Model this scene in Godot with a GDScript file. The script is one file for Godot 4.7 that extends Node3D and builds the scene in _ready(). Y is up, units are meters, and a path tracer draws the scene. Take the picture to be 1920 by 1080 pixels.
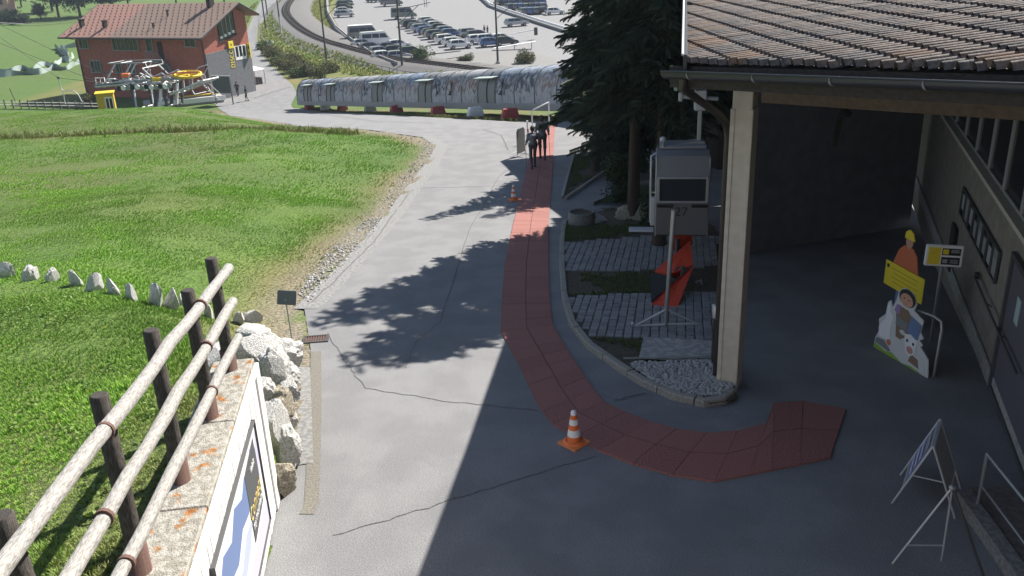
extends Node3D
# An alpine lift station seen from a roof-high point: forecourt, meadow, covered conveyor, red building and car park.
# Metres, y up; the forecourt by the orange cone is y = 0, the valley floor is 8.8 m lower.

var mats := {}
var rng := RandomNumberGenerator.new()
var taken := {}
var bump_fine: NoiseTexture2D
var bump_grain: NoiseTexture2D
var bump_lump: NoiseTexture2D

func _ready():
	rng.seed = 7
	var cam := Camera3D.new()
	cam.name = "camera"
	cam.keep_aspect = Camera3D.KEEP_HEIGHT
	cam.fov = 36.617
	cam.near = 0.1
	cam.far = 4000.0
	cam.transform = Transform3D(Basis(Vector3(0.999, -0.039, 0.015), Vector3(0.042, 0.93, -0.365), Vector3(0, 0.365, 0.931)), Vector3(0, 6.86, 0))
	add_child(cam)
	cam.current = true
	var env := Environment.new()
	var sky_mat := ProceduralSkyMaterial.new()
	sky_mat.sky_top_color = Color(0.3, 0.41, 0.58)
	sky_mat.sky_horizon_color = Color(0.68, 0.73, 0.79)
	sky_mat.sky_curve = 0.18
	sky_mat.ground_bottom_color = Color(0.3, 0.33, 0.28)
	sky_mat.ground_horizon_color = Color(0.55, 0.6, 0.62)
	sky_mat.sun_angle_max = 0.0
	var sky := Sky.new()
	sky.sky_material = sky_mat
	env.background_mode = Environment.BG_SKY
	env.sky = sky
	env.background_energy_multiplier = 0.45
	env.tonemap_mode = Environment.TONE_MAPPER_LINEAR
	env.tonemap_exposure = 2.75
	env.sdfgi_enabled = true
	env.ssao_enabled = true
	env.ssil_enabled = true
	env.fog_enabled = true
	env.fog_density = 0.0003
	env.fog_light_color = Color(0.78, 0.84, 0.92)
	var we := WorldEnvironment.new()
	we.name = "environment"
	we.environment = env
	add_child(we)
	var sun := DirectionalLight3D.new()
	sun.name = "sun"
	sun.light_energy = 1.6
	sun.light_color = Color(1.0, 0.975, 0.94)
	sun.light_angular_distance = 0.5
	sun.shadow_enabled = true
	var az := deg_to_rad(42.0)
	var el := deg_to_rad(44.5)
	var to_sun := Vector3(sin(az) * cos(el), sin(el), -cos(az) * cos(el))
	sun.basis = Basis.looking_at(-to_sun, Vector3.UP)
	add_child(sun)
	bump_fine = noise_tex(0.06, null, 11, 512, FastNoiseLite.TYPE_SIMPLEX, 5)
	bump_grain = noise_tex(0.22, null, 12, 512, FastNoiseLite.TYPE_SIMPLEX, 3)
	bump_lump = noise_tex(0.03, null, 13, 512, FastNoiseLite.TYPE_CELLULAR, 2)
	make_materials()
	build_ground()
	build_road()
	build_walkway()
	build_island()
	build_left_wall()
	build_canopy()
	build_station_wall()
	build_trees()
	build_tunnel()
	build_red_building()
	build_lift_station()
	build_railway()
	build_car_park()
	build_far_left()
	build_forecourt_things()
	build_under_canopy_things()
	build_people()
	build_grass()

# ---------------------------------------------------------------- materials
func lin(r: float, g: float, b: float) -> Color:
	return Color(r, g, b).linear_to_srgb()

func noise_tex(freq: float, ramp, sd: int, size := 256, type := FastNoiseLite.TYPE_SIMPLEX, octaves := 4) -> NoiseTexture2D:
	var n := FastNoiseLite.new()
	n.noise_type = type
	n.frequency = freq
	n.seed = sd
	n.fractal_octaves = octaves
	var t := NoiseTexture2D.new()
	t.width = size
	t.height = size
	t.seamless = true
	t.noise = n
	if ramp != null:
		t.color_ramp = ramp
	return t

func ramp2(a: Color, b: Color, lo := 0.25, hi := 0.75) -> Gradient:
	var g := Gradient.new()
	g.set_offset(0, lo)
	g.set_color(0, a)
	g.set_offset(1, hi)
	g.set_color(1, b)
	return g

# a surface of two tones mottled by noise; tile = metres per repeat; relief in centimetres
func mottled(key: String, a: Color, b: Color, tile: float, rough: float, freq := 0.03, relief := 0.0, bump: Texture2D = null, type := FastNoiseLite.TYPE_SIMPLEX) -> StandardMaterial3D:
	var m := StandardMaterial3D.new()
	m.resource_name = key
	m.albedo_texture = noise_tex(freq, ramp2(a, b), 100 + mats.size(), 256, type, 5)
	m.roughness = rough
	m.uv1_triplanar = true
	m.uv1_world_triplanar = true
	m.uv1_scale = Vector3.ONE / tile
	if relief > 0.0:
		m.heightmap_enabled = true
		m.heightmap_texture = bump if bump else bump_fine
		m.heightmap_scale = relief
	mats[key] = m
	return m

func plain(key: String, c: Color, rough := 0.6, metal := 0.0) -> StandardMaterial3D:
	var m := StandardMaterial3D.new()
	m.resource_name = key
	m.albedo_color = c
	m.roughness = rough
	m.metallic = metal
	mats[key] = m
	return m

func make_materials():
	var m: StandardMaterial3D
	m = mottled("turf", lin(0.05, 0.062, 0.012), lin(0.115, 0.16, 0.03), 3.1, 0.95, 0.05, 3.0, bump_grain)
	m.vertex_color_use_as_albedo = true
	m = mottled("asphalt", lin(0.13, 0.131, 0.134), lin(0.27, 0.27, 0.268), 1.6, 0.9, 0.3, 0.3, bump_grain)
	m.detail_enabled = true
	m.detail_blend_mode = BaseMaterial3D.BLEND_MODE_MUL
	m.detail_uv_layer = BaseMaterial3D.DETAIL_UV_2
	m.uv2_triplanar = true
	m.uv2_world_triplanar = true
	m.uv2_scale = Vector3.ONE / 9.0
	m.detail_albedo = noise_tex(0.012, ramp2(Color(0.93, 0.93, 0.935), Color(1, 1, 1), 0.3, 0.7), 55, 512)
	mottled("red_tile", lin(0.2, 0.085, 0.07), lin(0.36, 0.145, 0.122), 0.9, 0.9, 0.12, 0.2, bump_grain)
	mottled("red_tile_b", lin(0.19, 0.08, 0.067), lin(0.32, 0.128, 0.108), 1.3, 0.9, 0.12, 0.2, bump_grain)
	mottled("joint_tar", lin(0.05, 0.05, 0.05), lin(0.14, 0.14, 0.14), 0.8, 0.85, 0.05)
	mottled("concrete", lin(0.27, 0.265, 0.25), lin(0.4, 0.39, 0.365), 1.7, 0.9, 0.03, 0.4, bump_fine)
	mottled("concrete_dark", lin(0.14, 0.14, 0.135), lin(0.23, 0.225, 0.21), 1.1, 0.9, 0.04, 0.4, bump_fine)
	mottled("paver_a", lin(0.2, 0.2, 0.2), lin(0.3, 0.3, 0.295), 0.5, 0.88, 0.05, 0.4, bump_fine)
	mottled("paver_b", lin(0.165, 0.165, 0.168), lin(0.25, 0.25, 0.25), 0.6, 0.88, 0.05, 0.4, bump_fine)
	mottled("kerb_stone", lin(0.2, 0.19, 0.165), lin(0.34, 0.325, 0.29), 0.7, 0.9, 0.05, 0.6, bump_fine)
	mottled("soil", lin(0.05, 0.042, 0.03), lin(0.11, 0.09, 0.06), 1.2, 0.95, 0.04, 1.5, bump_fine)
	mottled("gravel_bed", lin(0.16, 0.15, 0.13), lin(0.34, 0.33, 0.3), 0.5, 0.95, 0.12, 1.5, bump_grain)
	mottled("pebble", lin(0.25, 0.25, 0.24), lin(0.5, 0.49, 0.47), 0.9, 0.85, 0.08)
	mottled("gneiss", lin(0.3, 0.295, 0.28), lin(0.72, 0.71, 0.68), 0.7, 0.85, 0.06, 2.2, bump_fine)
	mottled("gneiss_warm", lin(0.2, 0.17, 0.12), lin(0.55, 0.5, 0.4), 0.6, 0.9, 0.05, 2.2, bump_fine)
	mottled("white_stone", lin(0.42, 0.41, 0.38), lin(0.8, 0.79, 0.76), 0.4, 0.85, 0.05, 1.5, bump_fine)
	mottled("white_board", lin(0.66, 0.65, 0.62), lin(0.82, 0.815, 0.79), 0.8, 0.7, 0.02, 0.15, bump_fine)
	mottled("weathered_wood", lin(0.24, 0.228, 0.208), lin(0.5, 0.48, 0.45), 0.6, 0.9, 0.05, 0.8, bump_fine)
	mats["weathered_wood"].uv1_scale = Vector3(5.0, 5.0, 0.7)
	mats["white_board"].uv1_scale = Vector3(7.0, 0.8, 7.0)
	mottled("post_wood", lin(0.045, 0.038, 0.032), lin(0.13, 0.115, 0.1), 0.5, 0.92, 0.04, 0.8, bump_fine)
	mats["post_wood"].uv1_scale = Vector3(8.0, 0.8, 8.0)
	mottled("cap_concrete", lin(0.225, 0.21, 0.175), lin(0.37, 0.355, 0.315), 0.9, 0.95, 0.03, 0.8, bump_fine)
	m = mats["cap_concrete"]
	m.detail_enabled = true
	m.detail_blend_mode = BaseMaterial3D.BLEND_MODE_MUL
	m.detail_uv_layer = BaseMaterial3D.DETAIL_UV_2
	m.uv2_triplanar = true
	m.uv2_world_triplanar = true
	m.uv2_scale = Vector3.ONE / 3.4
	m.detail_albedo = noise_tex(0.03, ramp2(Color(1, 1, 1), Color(1.0, 0.66, 0.36), 0.74, 0.92), 77, 256)
	mottled("rust", lin(0.09, 0.05, 0.04), lin(0.16, 0.085, 0.066), 0.3, 0.85, 0.05)
	mottled("roof_tile", lin(0.105, 0.086, 0.074), lin(0.185, 0.155, 0.135), 1.9, 0.9, 0.05, 0.4, bump_fine)
	mottled("roof_tile_b", lin(0.085, 0.078, 0.074), lin(0.155, 0.142, 0.134), 1.4, 0.92, 0.05, 0.4, bump_fine)
	mottled("roof_tile_lichen", lin(0.17, 0.095, 0.055), lin(0.18, 0.155, 0.135), 0.4, 0.92, 0.05, 0.4, bump_fine)
	mottled("dark_timber", lin(0.022, 0.017, 0.014), lin(0.045, 0.036, 0.03), 0.7, 0.8, 0.03, 0.3, bump_fine)
	mottled("beam_brown", lin(0.085, 0.055, 0.04), lin(0.13, 0.09, 0.065), 0.9, 0.75, 0.03, 0.3, bump_fine)
	plain("gutter_metal", lin(0.05, 0.055, 0.065), 0.4, 0.5)
	plain("bronze_pipe", lin(0.055, 0.045, 0.038), 0.45, 0.4)
	mottled("cream", lin(0.5, 0.455, 0.375), lin(0.57, 0.52, 0.435), 1.6, 0.75, 0.02, 0.1, bump_fine)
	mottled("cream_wall", lin(0.22, 0.195, 0.165), lin(0.28, 0.25, 0.21), 1.9, 0.85, 0.02, 0.2, bump_grain)
	plain("galvanised", lin(0.4, 0.41, 0.42), 0.42, 0.7)
	plain("grey_steel", lin(0.27, 0.28, 0.285), 0.5, 0.3)
	plain("pale_steel", lin(0.52, 0.53, 0.54), 0.45, 0.3)
	plain("black_rubber", lin(0.014, 0.014, 0.015), 0.8)
	plain("dark_grey", lin(0.06, 0.062, 0.065), 0.6)
	plain("white_paint", lin(0.78, 0.78, 0.77), 0.5)
	plain("orange_plastic", lin(0.75, 0.17, 0.035), 0.5)
	plain("cone_base_orange", lin(0.66, 0.2, 0.06), 0.6)
	plain("reflective_white", lin(0.78, 0.78, 0.79), 0.35)
	mottled("barrier_red", lin(0.36, 0.06, 0.06), lin(0.46, 0.1, 0.1), 1.2, 0.6, 0.03)
	mottled("barrier_white", lin(0.68, 0.7, 0.68), lin(0.8, 0.82, 0.79), 1.2, 0.6, 0.03)
	mottled("plough_orange", lin(0.55, 0.05, 0.02), lin(0.66, 0.075, 0.03), 1.1, 0.5, 0.03)
	plain("lift_yellow", lin(0.72, 0.5, 0.03), 0.5)
	plain("hut_yellow", lin(0.55, 0.4, 0.03), 0.6)
	plain("sign_yellow", lin(0.8, 0.62, 0.03), 0.55)
	plain("ink", lin(0.02, 0.02, 0.022), 0.7)
	mottled("red_wall", lin(0.34, 0.11, 0.078), lin(0.41, 0.145, 0.105), 2.7, 0.9, 0.02, 0.2, bump_grain)
	mottled("grey_wall", lin(0.13, 0.135, 0.145), lin(0.165, 0.17, 0.18), 2.7, 0.85, 0.02, 0.2, bump_grain)
	mottled("clay_tile", lin(0.27, 0.145, 0.11), lin(0.36, 0.2, 0.155), 2.3, 0.9, 0.06, 0.5, bump_fine)
	mottled("clay_tile_dull", lin(0.19, 0.13, 0.1), lin(0.27, 0.19, 0.15), 2.0, 0.9, 0.06, 0.5, bump_fine)
	m = plain("glass_dark", lin(0.02, 0.024, 0.028), 0.12)
	m.metallic_specular = 0.6
	plain("frame_grey", lin(0.3, 0.3, 0.29), 0.6)
	mottled("ballast", lin(0.085, 0.082, 0.08), lin(0.18, 0.175, 0.165), 0.9, 0.95, 0.1, 2.0, bump_grain)
	plain("rail_steel", lin(0.09, 0.075, 0.065), 0.5, 0.6)
	mottled("sleeper_wood", lin(0.06, 0.05, 0.042), lin(0.11, 0.095, 0.08), 0.8, 0.9, 0.05)
	mottled("bark", lin(0.05, 0.037, 0.027), lin(0.12, 0.09, 0.068), 0.5, 0.95, 0.05, 2.0, bump_fine)
	for spec in [["needles", 0.046, 0.07, 0.04], ["leaf_dark", 0.028, 0.05, 0.016], ["leaf_mid", 0.06, 0.1, 0.022], ["leaf_olive", 0.1, 0.105, 0.03], ["blade", 0.1, 0.22, 0.025]]:
		m = plain(spec[0], lin(spec[1], spec[2], spec[3]), 0.75)
		m.vertex_color_use_as_albedo = true
		m.albedo_color = Color.WHITE
		m.backlight_enabled = true
		m.backlight = lin(spec[1] * 1.5, spec[2] * 1.4, spec[3] * 1.2)
		m.set_meta("tone", Color(spec[1], spec[2], spec[3]))
	mats["needles"].backlight_enabled = false
	m = plain("people", Color.WHITE, 0.8)
	m.vertex_color_use_as_albedo = true
	m = plain("tinted", Color.WHITE, 0.6)
	m.vertex_color_use_as_albedo = true
	plain("net_green", lin(0.3, 0.36, 0.335), 0.85)
	plain("tent_white", lin(0.8, 0.8, 0.78), 0.8)
	plain("parasol_blue", lin(0.1, 0.2, 0.36), 0.8)
	m = plain("gondola_shell", lin(0.2, 0.205, 0.21), 0.45, 0.4)
	m = plain("gondola_glass", lin(0.03, 0.035, 0.04), 0.15)

# ---------------------------------------------------------------- naming
func numbered(called: String) -> String:
	var n: int = taken.get(called, -1) + 1
	taken[called] = n
	return called if n == 0 else "%s_%03d" % [called, n]

func tag(o: Node, label: String, category: String, group := "", kind := "") -> Node:
	if label: o.set_meta("label", label)
	if category: o.set_meta("category", category)
	if group: o.set_meta("group", group)
	if kind: o.set_meta("kind", kind)
	return o

func thing(called: String, label: String, category: String, at := Vector3.ZERO, turn := 0.0, group := "") -> Node3D:
	var o := Node3D.new()
	o.name = numbered(called)
	o.position = at
	o.rotation.y = turn
	add_child(o)
	tag(o, label, category, group)
	return o

func mesh_node(called: String, mesh: Mesh, mat, parent: Node) -> MeshInstance3D:
	var o := MeshInstance3D.new()
	o.name = numbered(called) if parent == self else called
	o.mesh = mesh
	if mat != null:
		o.material_override = mats[mat] if mat is String else mat
	parent.add_child(o, true)
	return o

func obj(called: String, b: Shape, mat, parent: Node = null) -> MeshInstance3D:
	return mesh_node(called, b.done(), mat, parent if parent else self)

func structure(called: String, b: Shape, mat) -> MeshInstance3D:
	var o := obj(called, b, mat)
	o.set_meta("kind", "structure")
	return o

func copy(src: Node3D, label: String, at: Vector3, turn := 0.0) -> Node3D:
	var c: Node3D = src.duplicate()
	c.name = numbered(str(src.name).rstrip("0123456789").rstrip("_"))
	add_child(c)
	c.position = at
	c.rotation.y = turn
	c.set_meta("label", label)
	return c

# ---------------------------------------------------------------- shapes
class Shape:
	var st := SurfaceTool.new()
	var tint := Color.WHITE
	func _init():
		st.begin(Mesh.PRIMITIVE_TRIANGLES)
		st.set_smooth_group(-1)
	func smooth(on: bool):
		st.set_smooth_group(0 if on else -1)
		return self
	func v(p: Vector3, uv := Vector2.ZERO):
		st.set_color(tint)
		st.set_uv(uv)
		st.add_vertex(p)
	func tri(a: Vector3, b: Vector3, c: Vector3):
		v(a); v(b); v(c)
	func quad(a: Vector3, b: Vector3, c: Vector3, d: Vector3):
		v(a, Vector2(0, 1)); v(b, Vector2(0, 0)); v(c, Vector2(1, 0))
		v(a, Vector2(0, 1)); v(c, Vector2(1, 0)); v(d, Vector2(1, 1))
	func box(c: Vector3, s: Vector3, bev := 0.0, basis := Basis()):
		var h := s * 0.5
		if bev <= 0.0:
			var p := []
			for i in 8:
				p.append(c + basis * Vector3(h.x if i & 1 else -h.x, h.y if i & 2 else -h.y, h.z if i & 4 else -h.z))
			for q in [[0, 2, 3, 1], [5, 7, 6, 4], [4, 6, 2, 0], [1, 3, 7, 5], [2, 6, 7, 3], [4, 0, 1, 5]]:
				quad(p[q[0]], p[q[1]], p[q[2]], p[q[3]])
			return self
		bev = minf(bev, minf(h.x, minf(h.y, h.z)) * 0.9)
		# each axis pair face, then edges and corners
		for ax in 3:
			var u := (ax + 1) % 3
			var w := (ax + 2) % 3
			for sg in [-1.0, 1.0]:
				var f := []
				for k in [[-1, -1], [1, -1], [1, 1], [-1, 1]]:
					var q := Vector3.ZERO
					q[ax] = h[ax] * sg
					q[u] = (h[u] - bev) * k[0]
					q[w] = (h[w] - bev) * k[1]
					f.append(c + basis * q)
				if sg > 0: quad(f[3], f[2], f[1], f[0])
				else: quad(f[0], f[1], f[2], f[3])
			for su in [-1.0, 1.0]:
				for sw in [-1.0, 1.0]:
					var e := []
					for k in [[-1, 0], [1, 0], [1, 1], [-1, 1]]:
						var q := Vector3.ZERO
						q[ax] = (h[ax] - bev) * k[0]
						q[u] = (h[u] - (bev if k[1] == 1 else 0.0)) * su
						q[w] = (h[w] - (0.0 if k[1] == 1 else bev)) * sw
						e.append(c + basis * q)
					if su * sw > 0: quad(e[0], e[1], e[2], e[3])
					else: quad(e[3], e[2], e[1], e[0])
		for i in 8:
			var sg := Vector3(1 if i & 1 else -1, 1 if i & 2 else -1, 1 if i & 4 else -1)
			var a := c + basis * (sg * Vector3(h.x, h.y - bev, h.z - bev))
			var b := c + basis * (sg * Vector3(h.x - bev, h.y, h.z - bev))
			var d := c + basis * (sg * Vector3(h.x - bev, h.y - bev, h.z))
			if sg.x * sg.y * sg.z > 0: tri(a, d, b)
			else: tri(a, b, d)
		return self
	func bar(a: Vector3, b: Vector3, w: float, t: float, bev := 0.0):
		var y := (b - a).normalized()
		var x := y.cross(Vector3.UP if absf(y.y) < 0.95 else Vector3.RIGHT).normalized()
		box((a + b) * 0.5, Vector3(w, (b - a).length(), t), bev, Basis(x, y, x.cross(y)))
		return self
	func tube(pts: Array, r, sides := 8, caps := true):
		var n := pts.size()
		var prev := Vector3.ZERO
		var rings := []
		for i in n:
			var dir: Vector3 = (pts[mini(i + 1, n - 1)] - pts[maxi(i - 1, 0)]).normalized()
			if prev == Vector3.ZERO:
				prev = dir.cross(Vector3.UP if absf(dir.y) < 0.9 else Vector3.RIGHT).normalized()
			var x := (prev - dir * prev.dot(dir)).normalized()
			prev = x
			var y := dir.cross(x)
			var rad: float = r[i] if r is Array else r
			var ring := []
			for k in sides:
				var t := TAU * k / sides
				ring.append(pts[i] + (x * cos(t) + y * sin(t)) * rad)
			rings.append(ring)
		st.set_smooth_group(0)
		for i in n - 1:
			for k in sides:
				var k2 := (k + 1) % sides
				quad(rings[i][k], rings[i][k2], rings[i + 1][k2], rings[i + 1][k])
		st.set_smooth_group(-1)
		if caps:
			for k in range(1, sides - 1):
				tri(rings[0][0], rings[0][k + 1], rings[0][k])
				tri(rings[n - 1][0], rings[n - 1][k], rings[n - 1][k + 1])
		return self
	func lathe(at: Vector3, prof: Array, sides := 16, smooth_it := true):
		st.set_smooth_group(0 if smooth_it else -1)
		for i in prof.size() - 1:
			for k in sides:
				var t := TAU * k / sides
				var t2 := TAU * (k + 1) / sides
				var p: Vector2 = prof[i]
				var q: Vector2 = prof[i + 1]
				var a := at + Vector3(cos(t) * p.x, p.y, sin(t) * p.x)
				var b := at + Vector3(cos(t2) * p.x, p.y, sin(t2) * p.x)
				var c := at + Vector3(cos(t2) * q.x, q.y, sin(t2) * q.x)
				var d := at + Vector3(cos(t) * q.x, q.y, sin(t) * q.x)
				if p.x < 0.0001: tri(a, c, d)
				elif q.x < 0.0001: tri(a, b, c)
				else: quad(a, b, c, d)
		st.set_smooth_group(-1)
		return self
	# a flat outline (x, y) given depth along z, placed by xf
	func slab(poly: PackedVector2Array, depth: float, xf := Transform3D()):
		if Geometry2D.is_polygon_clockwise(poly):
			poly.reverse()
		var idx := Geometry2D.triangulate_polygon(poly)
		var zf := depth * 0.5
		for i in range(0, idx.size(), 3):
			var a := poly[idx[i]]
			var b := poly[idx[i + 1]]
			var c := poly[idx[i + 2]]
			if (b - a).cross(c - a) < 0.0:
				var s := b
				b = c
				c = s
			tri(xf * Vector3(a.x, a.y, zf), xf * Vector3(c.x, c.y, zf), xf * Vector3(b.x, b.y, zf))
			tri(xf * Vector3(a.x, a.y, -zf), xf * Vector3(b.x, b.y, -zf), xf * Vector3(c.x, c.y, -zf))
		for i in poly.size():
			var a := poly[i]
			var b := poly[(i + 1) % poly.size()]
			quad(xf * Vector3(a.x, a.y, -zf), xf * Vector3(a.x, a.y, zf), xf * Vector3(b.x, b.y, zf), xf * Vector3(b.x, b.y, -zf))
		return self
	# a slab lying flat: outline in (x, z) metres, between two heights
	func flat(poly: PackedVector2Array, y0: float, y1: float):
		slab(poly, y1 - y0, Transform3D(Basis(Vector3.RIGHT, Vector3.BACK, Vector3.DOWN), Vector3(0, (y0 + y1) * 0.5, 0)))
		return self
	func done() -> ArrayMesh:
		st.generate_normals()
		return st.commit()

func frame_at(o: Vector3, x: Vector3, y: Vector3) -> Transform3D:
	var xx := x.normalized()
	var zz := xx.cross(y).normalized()
	return Transform3D(Basis(xx, zz.cross(xx), zz), o)

# an uneven boulder: a subdivided icosahedron pushed about by noise and cut by a few planes
func rock_shape(radii: Vector3, sd: int, detail := 2, cuts := 6) -> Shape:
	var b := Shape.new()
	var n := FastNoiseLite.new()
	n.seed = sd
	n.frequency = 0.9
	n.fractal_octaves = 3
	var r := RandomNumberGenerator.new()
	r.seed = sd
	var planes := []
	for i in cuts:
		planes.append([Vector3(r.randfn(), r.randfn(), r.randfn()).normalized(), r.randf_range(0.55, 0.85)])
	var t := (1.0 + sqrt(5.0)) / 2.0
	var vs := [Vector3(-1, t, 0), Vector3(1, t, 0), Vector3(-1, -t, 0), Vector3(1, -t, 0), Vector3(0, -1, t), Vector3(0, 1, t), Vector3(0, -1, -t), Vector3(0, 1, -t), Vector3(t, 0, -1), Vector3(t, 0, 1), Vector3(-t, 0, -1), Vector3(-t, 0, 1)]
	var faces := [[0, 11, 5], [0, 5, 1], [0, 1, 7], [0, 7, 10], [0, 10, 11], [1, 5, 9], [5, 11, 4], [11, 10, 2], [10, 7, 6], [7, 1, 8], [3, 9, 4], [3, 4, 2], [3, 2, 6], [3, 6, 8], [3, 8, 9], [4, 9, 5], [2, 4, 11], [6, 2, 10], [8, 6, 7], [9, 8, 1]]
	var tris := []
	for f in faces:
		tris.append([vs[f[0]].normalized(), vs[f[1]].normalized(), vs[f[2]].normalized()])
	for k in detail:
		var more := []
		for q in tris:
			var ab: Vector3 = ((q[0] + q[1]) * 0.5).normalized()
			var bc: Vector3 = ((q[1] + q[2]) * 0.5).normalized()
			var ca: Vector3 = ((q[2] + q[0]) * 0.5).normalized()
			more.append_array([[q[0], ab, ca], [ab, q[1], bc], [ca, bc, q[2]], [ab, bc, ca]])
		tris = more
	for q in tris:
		var w := []
		for p: Vector3 in q:
			var s := 1.0 + 0.28 * n.get_noise_3dv(p * 1.3) + 0.1 * n.get_noise_3dv(p * 4.0)
			var o := p * s
			for pl in planes:
				var over: float = o.dot(pl[0]) - pl[1]
				if over > 0.0:
					o -= pl[0] * over * 0.92
			w.append(o * radii)
		b.tri(w[0], w[2], w[1])
	return b

# ---------------------------------------------------------------- lie of the land
func knots(k: Array, d: float) -> float:
	if d <= k[0].x: return k[0].y
	for i in k.size() - 1:
		if d <= k[i + 1].x:
			return lerpf(k[i].y, k[i + 1].y, (d - k[i].x) / (k[i + 1].x - k[i].x))
	return k[-1].y

var road_fall := [Vector2(-12, 0), Vector2(11, 0), Vector2(29, -1.4), Vector2(36, -1.7), Vector2(42, -2), Vector2(50, -2.6), Vector2(60, -3.9), Vector2(75, -6), Vector2(90, -8.2), Vector2(98, -8.8), Vector2(140, -8.8), Vector2(420, -0.4), Vector2(700, 60), Vector2(2600, 700)]
var meadow_fall := [Vector2(-12, 1.9), Vector2(6, 1.75), Vector2(10, 1.5), Vector2(16.4, 0.8), Vector2(25, -0.1), Vector2(39, -1.2), Vector2(45, -1.42), Vector2(47.5, -1.9), Vector2(52, -2), Vector2(60, -2.4), Vector2(66, -3.4), Vector2(80, -6.6), Vector2(95, -8.8), Vector2(140, -8.8), Vector2(420, -0.4), Vector2(700, 60), Vector2(2600, 700)]
var bank_width := [Vector2(-12, 0.3), Vector2(10, 0.3), Vector2(10.4, 1.6), Vector2(14, 3), Vector2(24, 8), Vector2(2600, 8)]
var meadow := PackedVector2Array([Vector2(-0.6, 12), Vector2(-3.32, -9.9), Vector2(-3.6, -14), Vector2(-4.79, -18.5), Vector2(-4.24, -26), Vector2(-3.34, -35.5), Vector2(-3.2, -39), Vector2(-3.31, -41.6), Vector2(-4.4, -45.3), Vector2(-7.5, -49.3), Vector2(-13.4, -56.6), Vector2(-29.5, -93), Vector2(-46, -97), Vector2(-300, -97), Vector2(-300, 12)])
var road := PackedVector2Array()

func inside_by(poly: PackedVector2Array, p: Vector2) -> float:   # metres inside an outline, negative outside
	var best := 1e9
	var n := poly.size()
	for i in n:
		var c := Geometry2D.get_closest_point_to_segment(p, poly[i], poly[(i + 1) % n])
		best = minf(best, p.distance_squared_to(c))
	return sqrt(best) * (1.0 if Geometry2D.is_point_in_polygon(p, poly) else -1.0)

func land(x: float, z: float) -> float:
	var r := knots(road_fall, -z)
	if x > 2.0 or z < -100.0: return r
	var s := inside_by(meadow, Vector2(x, z))
	if z > -10.2: s = (s - 0.2) * 1.9
	if s <= 0.0: return r
	return lerpf(r, knots(meadow_fall, -z), smoothstep(0.0, knots(bank_width, -z), s))

func on_land(x: float, z: float, up := 0.0) -> Vector3:
	return Vector3(x, land(x, z) + up, z)

# a sheet that follows the land inside an outline (x, z)
func sheet(poly: PackedVector2Array, res: float, lift: float) -> Shape:
	var b := Shape.new()
	b.smooth(true)
	var lo := poly[0]
	var hi := poly[0]
	for p in poly:
		lo = lo.min(p)
		hi = hi.max(p)
	var cache := {}
	var h := func(p: Vector2) -> Vector3:
		if not cache.has(p): cache[p] = land(p.x, p.y) + lift
		return Vector3(p.x, cache[p], p.y)
	var x0 := floori(lo.x / res)
	var z0 := floori(lo.y / res)
	for i in range(x0, ceili(hi.x / res)):
		for j in range(z0, ceili(hi.y / res)):
			var a := Vector2(i, j) * res
			var cell := PackedVector2Array([a, a + Vector2(res, 0), a + Vector2(res, res), a + Vector2(0, res)])
			var s := inside_by(poly, a + Vector2(res, res) * 0.5)
			if s > res * 0.75:
				b.quad(h.call(cell[3]), h.call(cell[0]), h.call(cell[1]), h.call(cell[2]))
			elif s > -res * 0.75:
				for piece in Geometry2D.intersect_polygons(cell, poly):
					var idx := Geometry2D.triangulate_polygon(piece)
					for k in range(0, idx.size(), 3):
						var p := piece[idx[k]]
						var q := piece[idx[k + 1]]
						var r := piece[idx[k + 2]]
						if (q - p).cross(r - p) < 0.0:
							var t := q
							q = r
							r = t
						b.tri(h.call(p), h.call(q), h.call(r))
	return b

# a strip of given width along points on the land
func strip(pts: Array, width: float, lift: float, step := 0.5) -> Shape:
	var b := Shape.new()
	var line := []
	for i in pts.size() - 1:
		var n := maxi(1, ceili(pts[i].distance_to(pts[i + 1]) / step))
		for k in n:
			line.append(pts[i].lerp(pts[i + 1], float(k) / n))
	line.append(pts[-1])
	var l := []
	var r := []
	for i in line.size():
		var dir: Vector3 = line[mini(i + 1, line.size() - 1)] - line[maxi(i - 1, 0)]
		var side := Vector3(-dir.z, 0, dir.x).normalized() * width * 0.5
		var p: Vector3 = line[i]
		l.append(on_land(p.x - side.x, p.z - side.z, lift))
		r.append(on_land(p.x + side.x, p.z + side.z, lift))
	for i in line.size() - 1:
		b.quad(l[i], l[i + 1], r[i + 1], r[i])
	return b

# ---------------------------------------------------------------- ground, road, paving
var tint_noise := FastNoiseLite.new()

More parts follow.
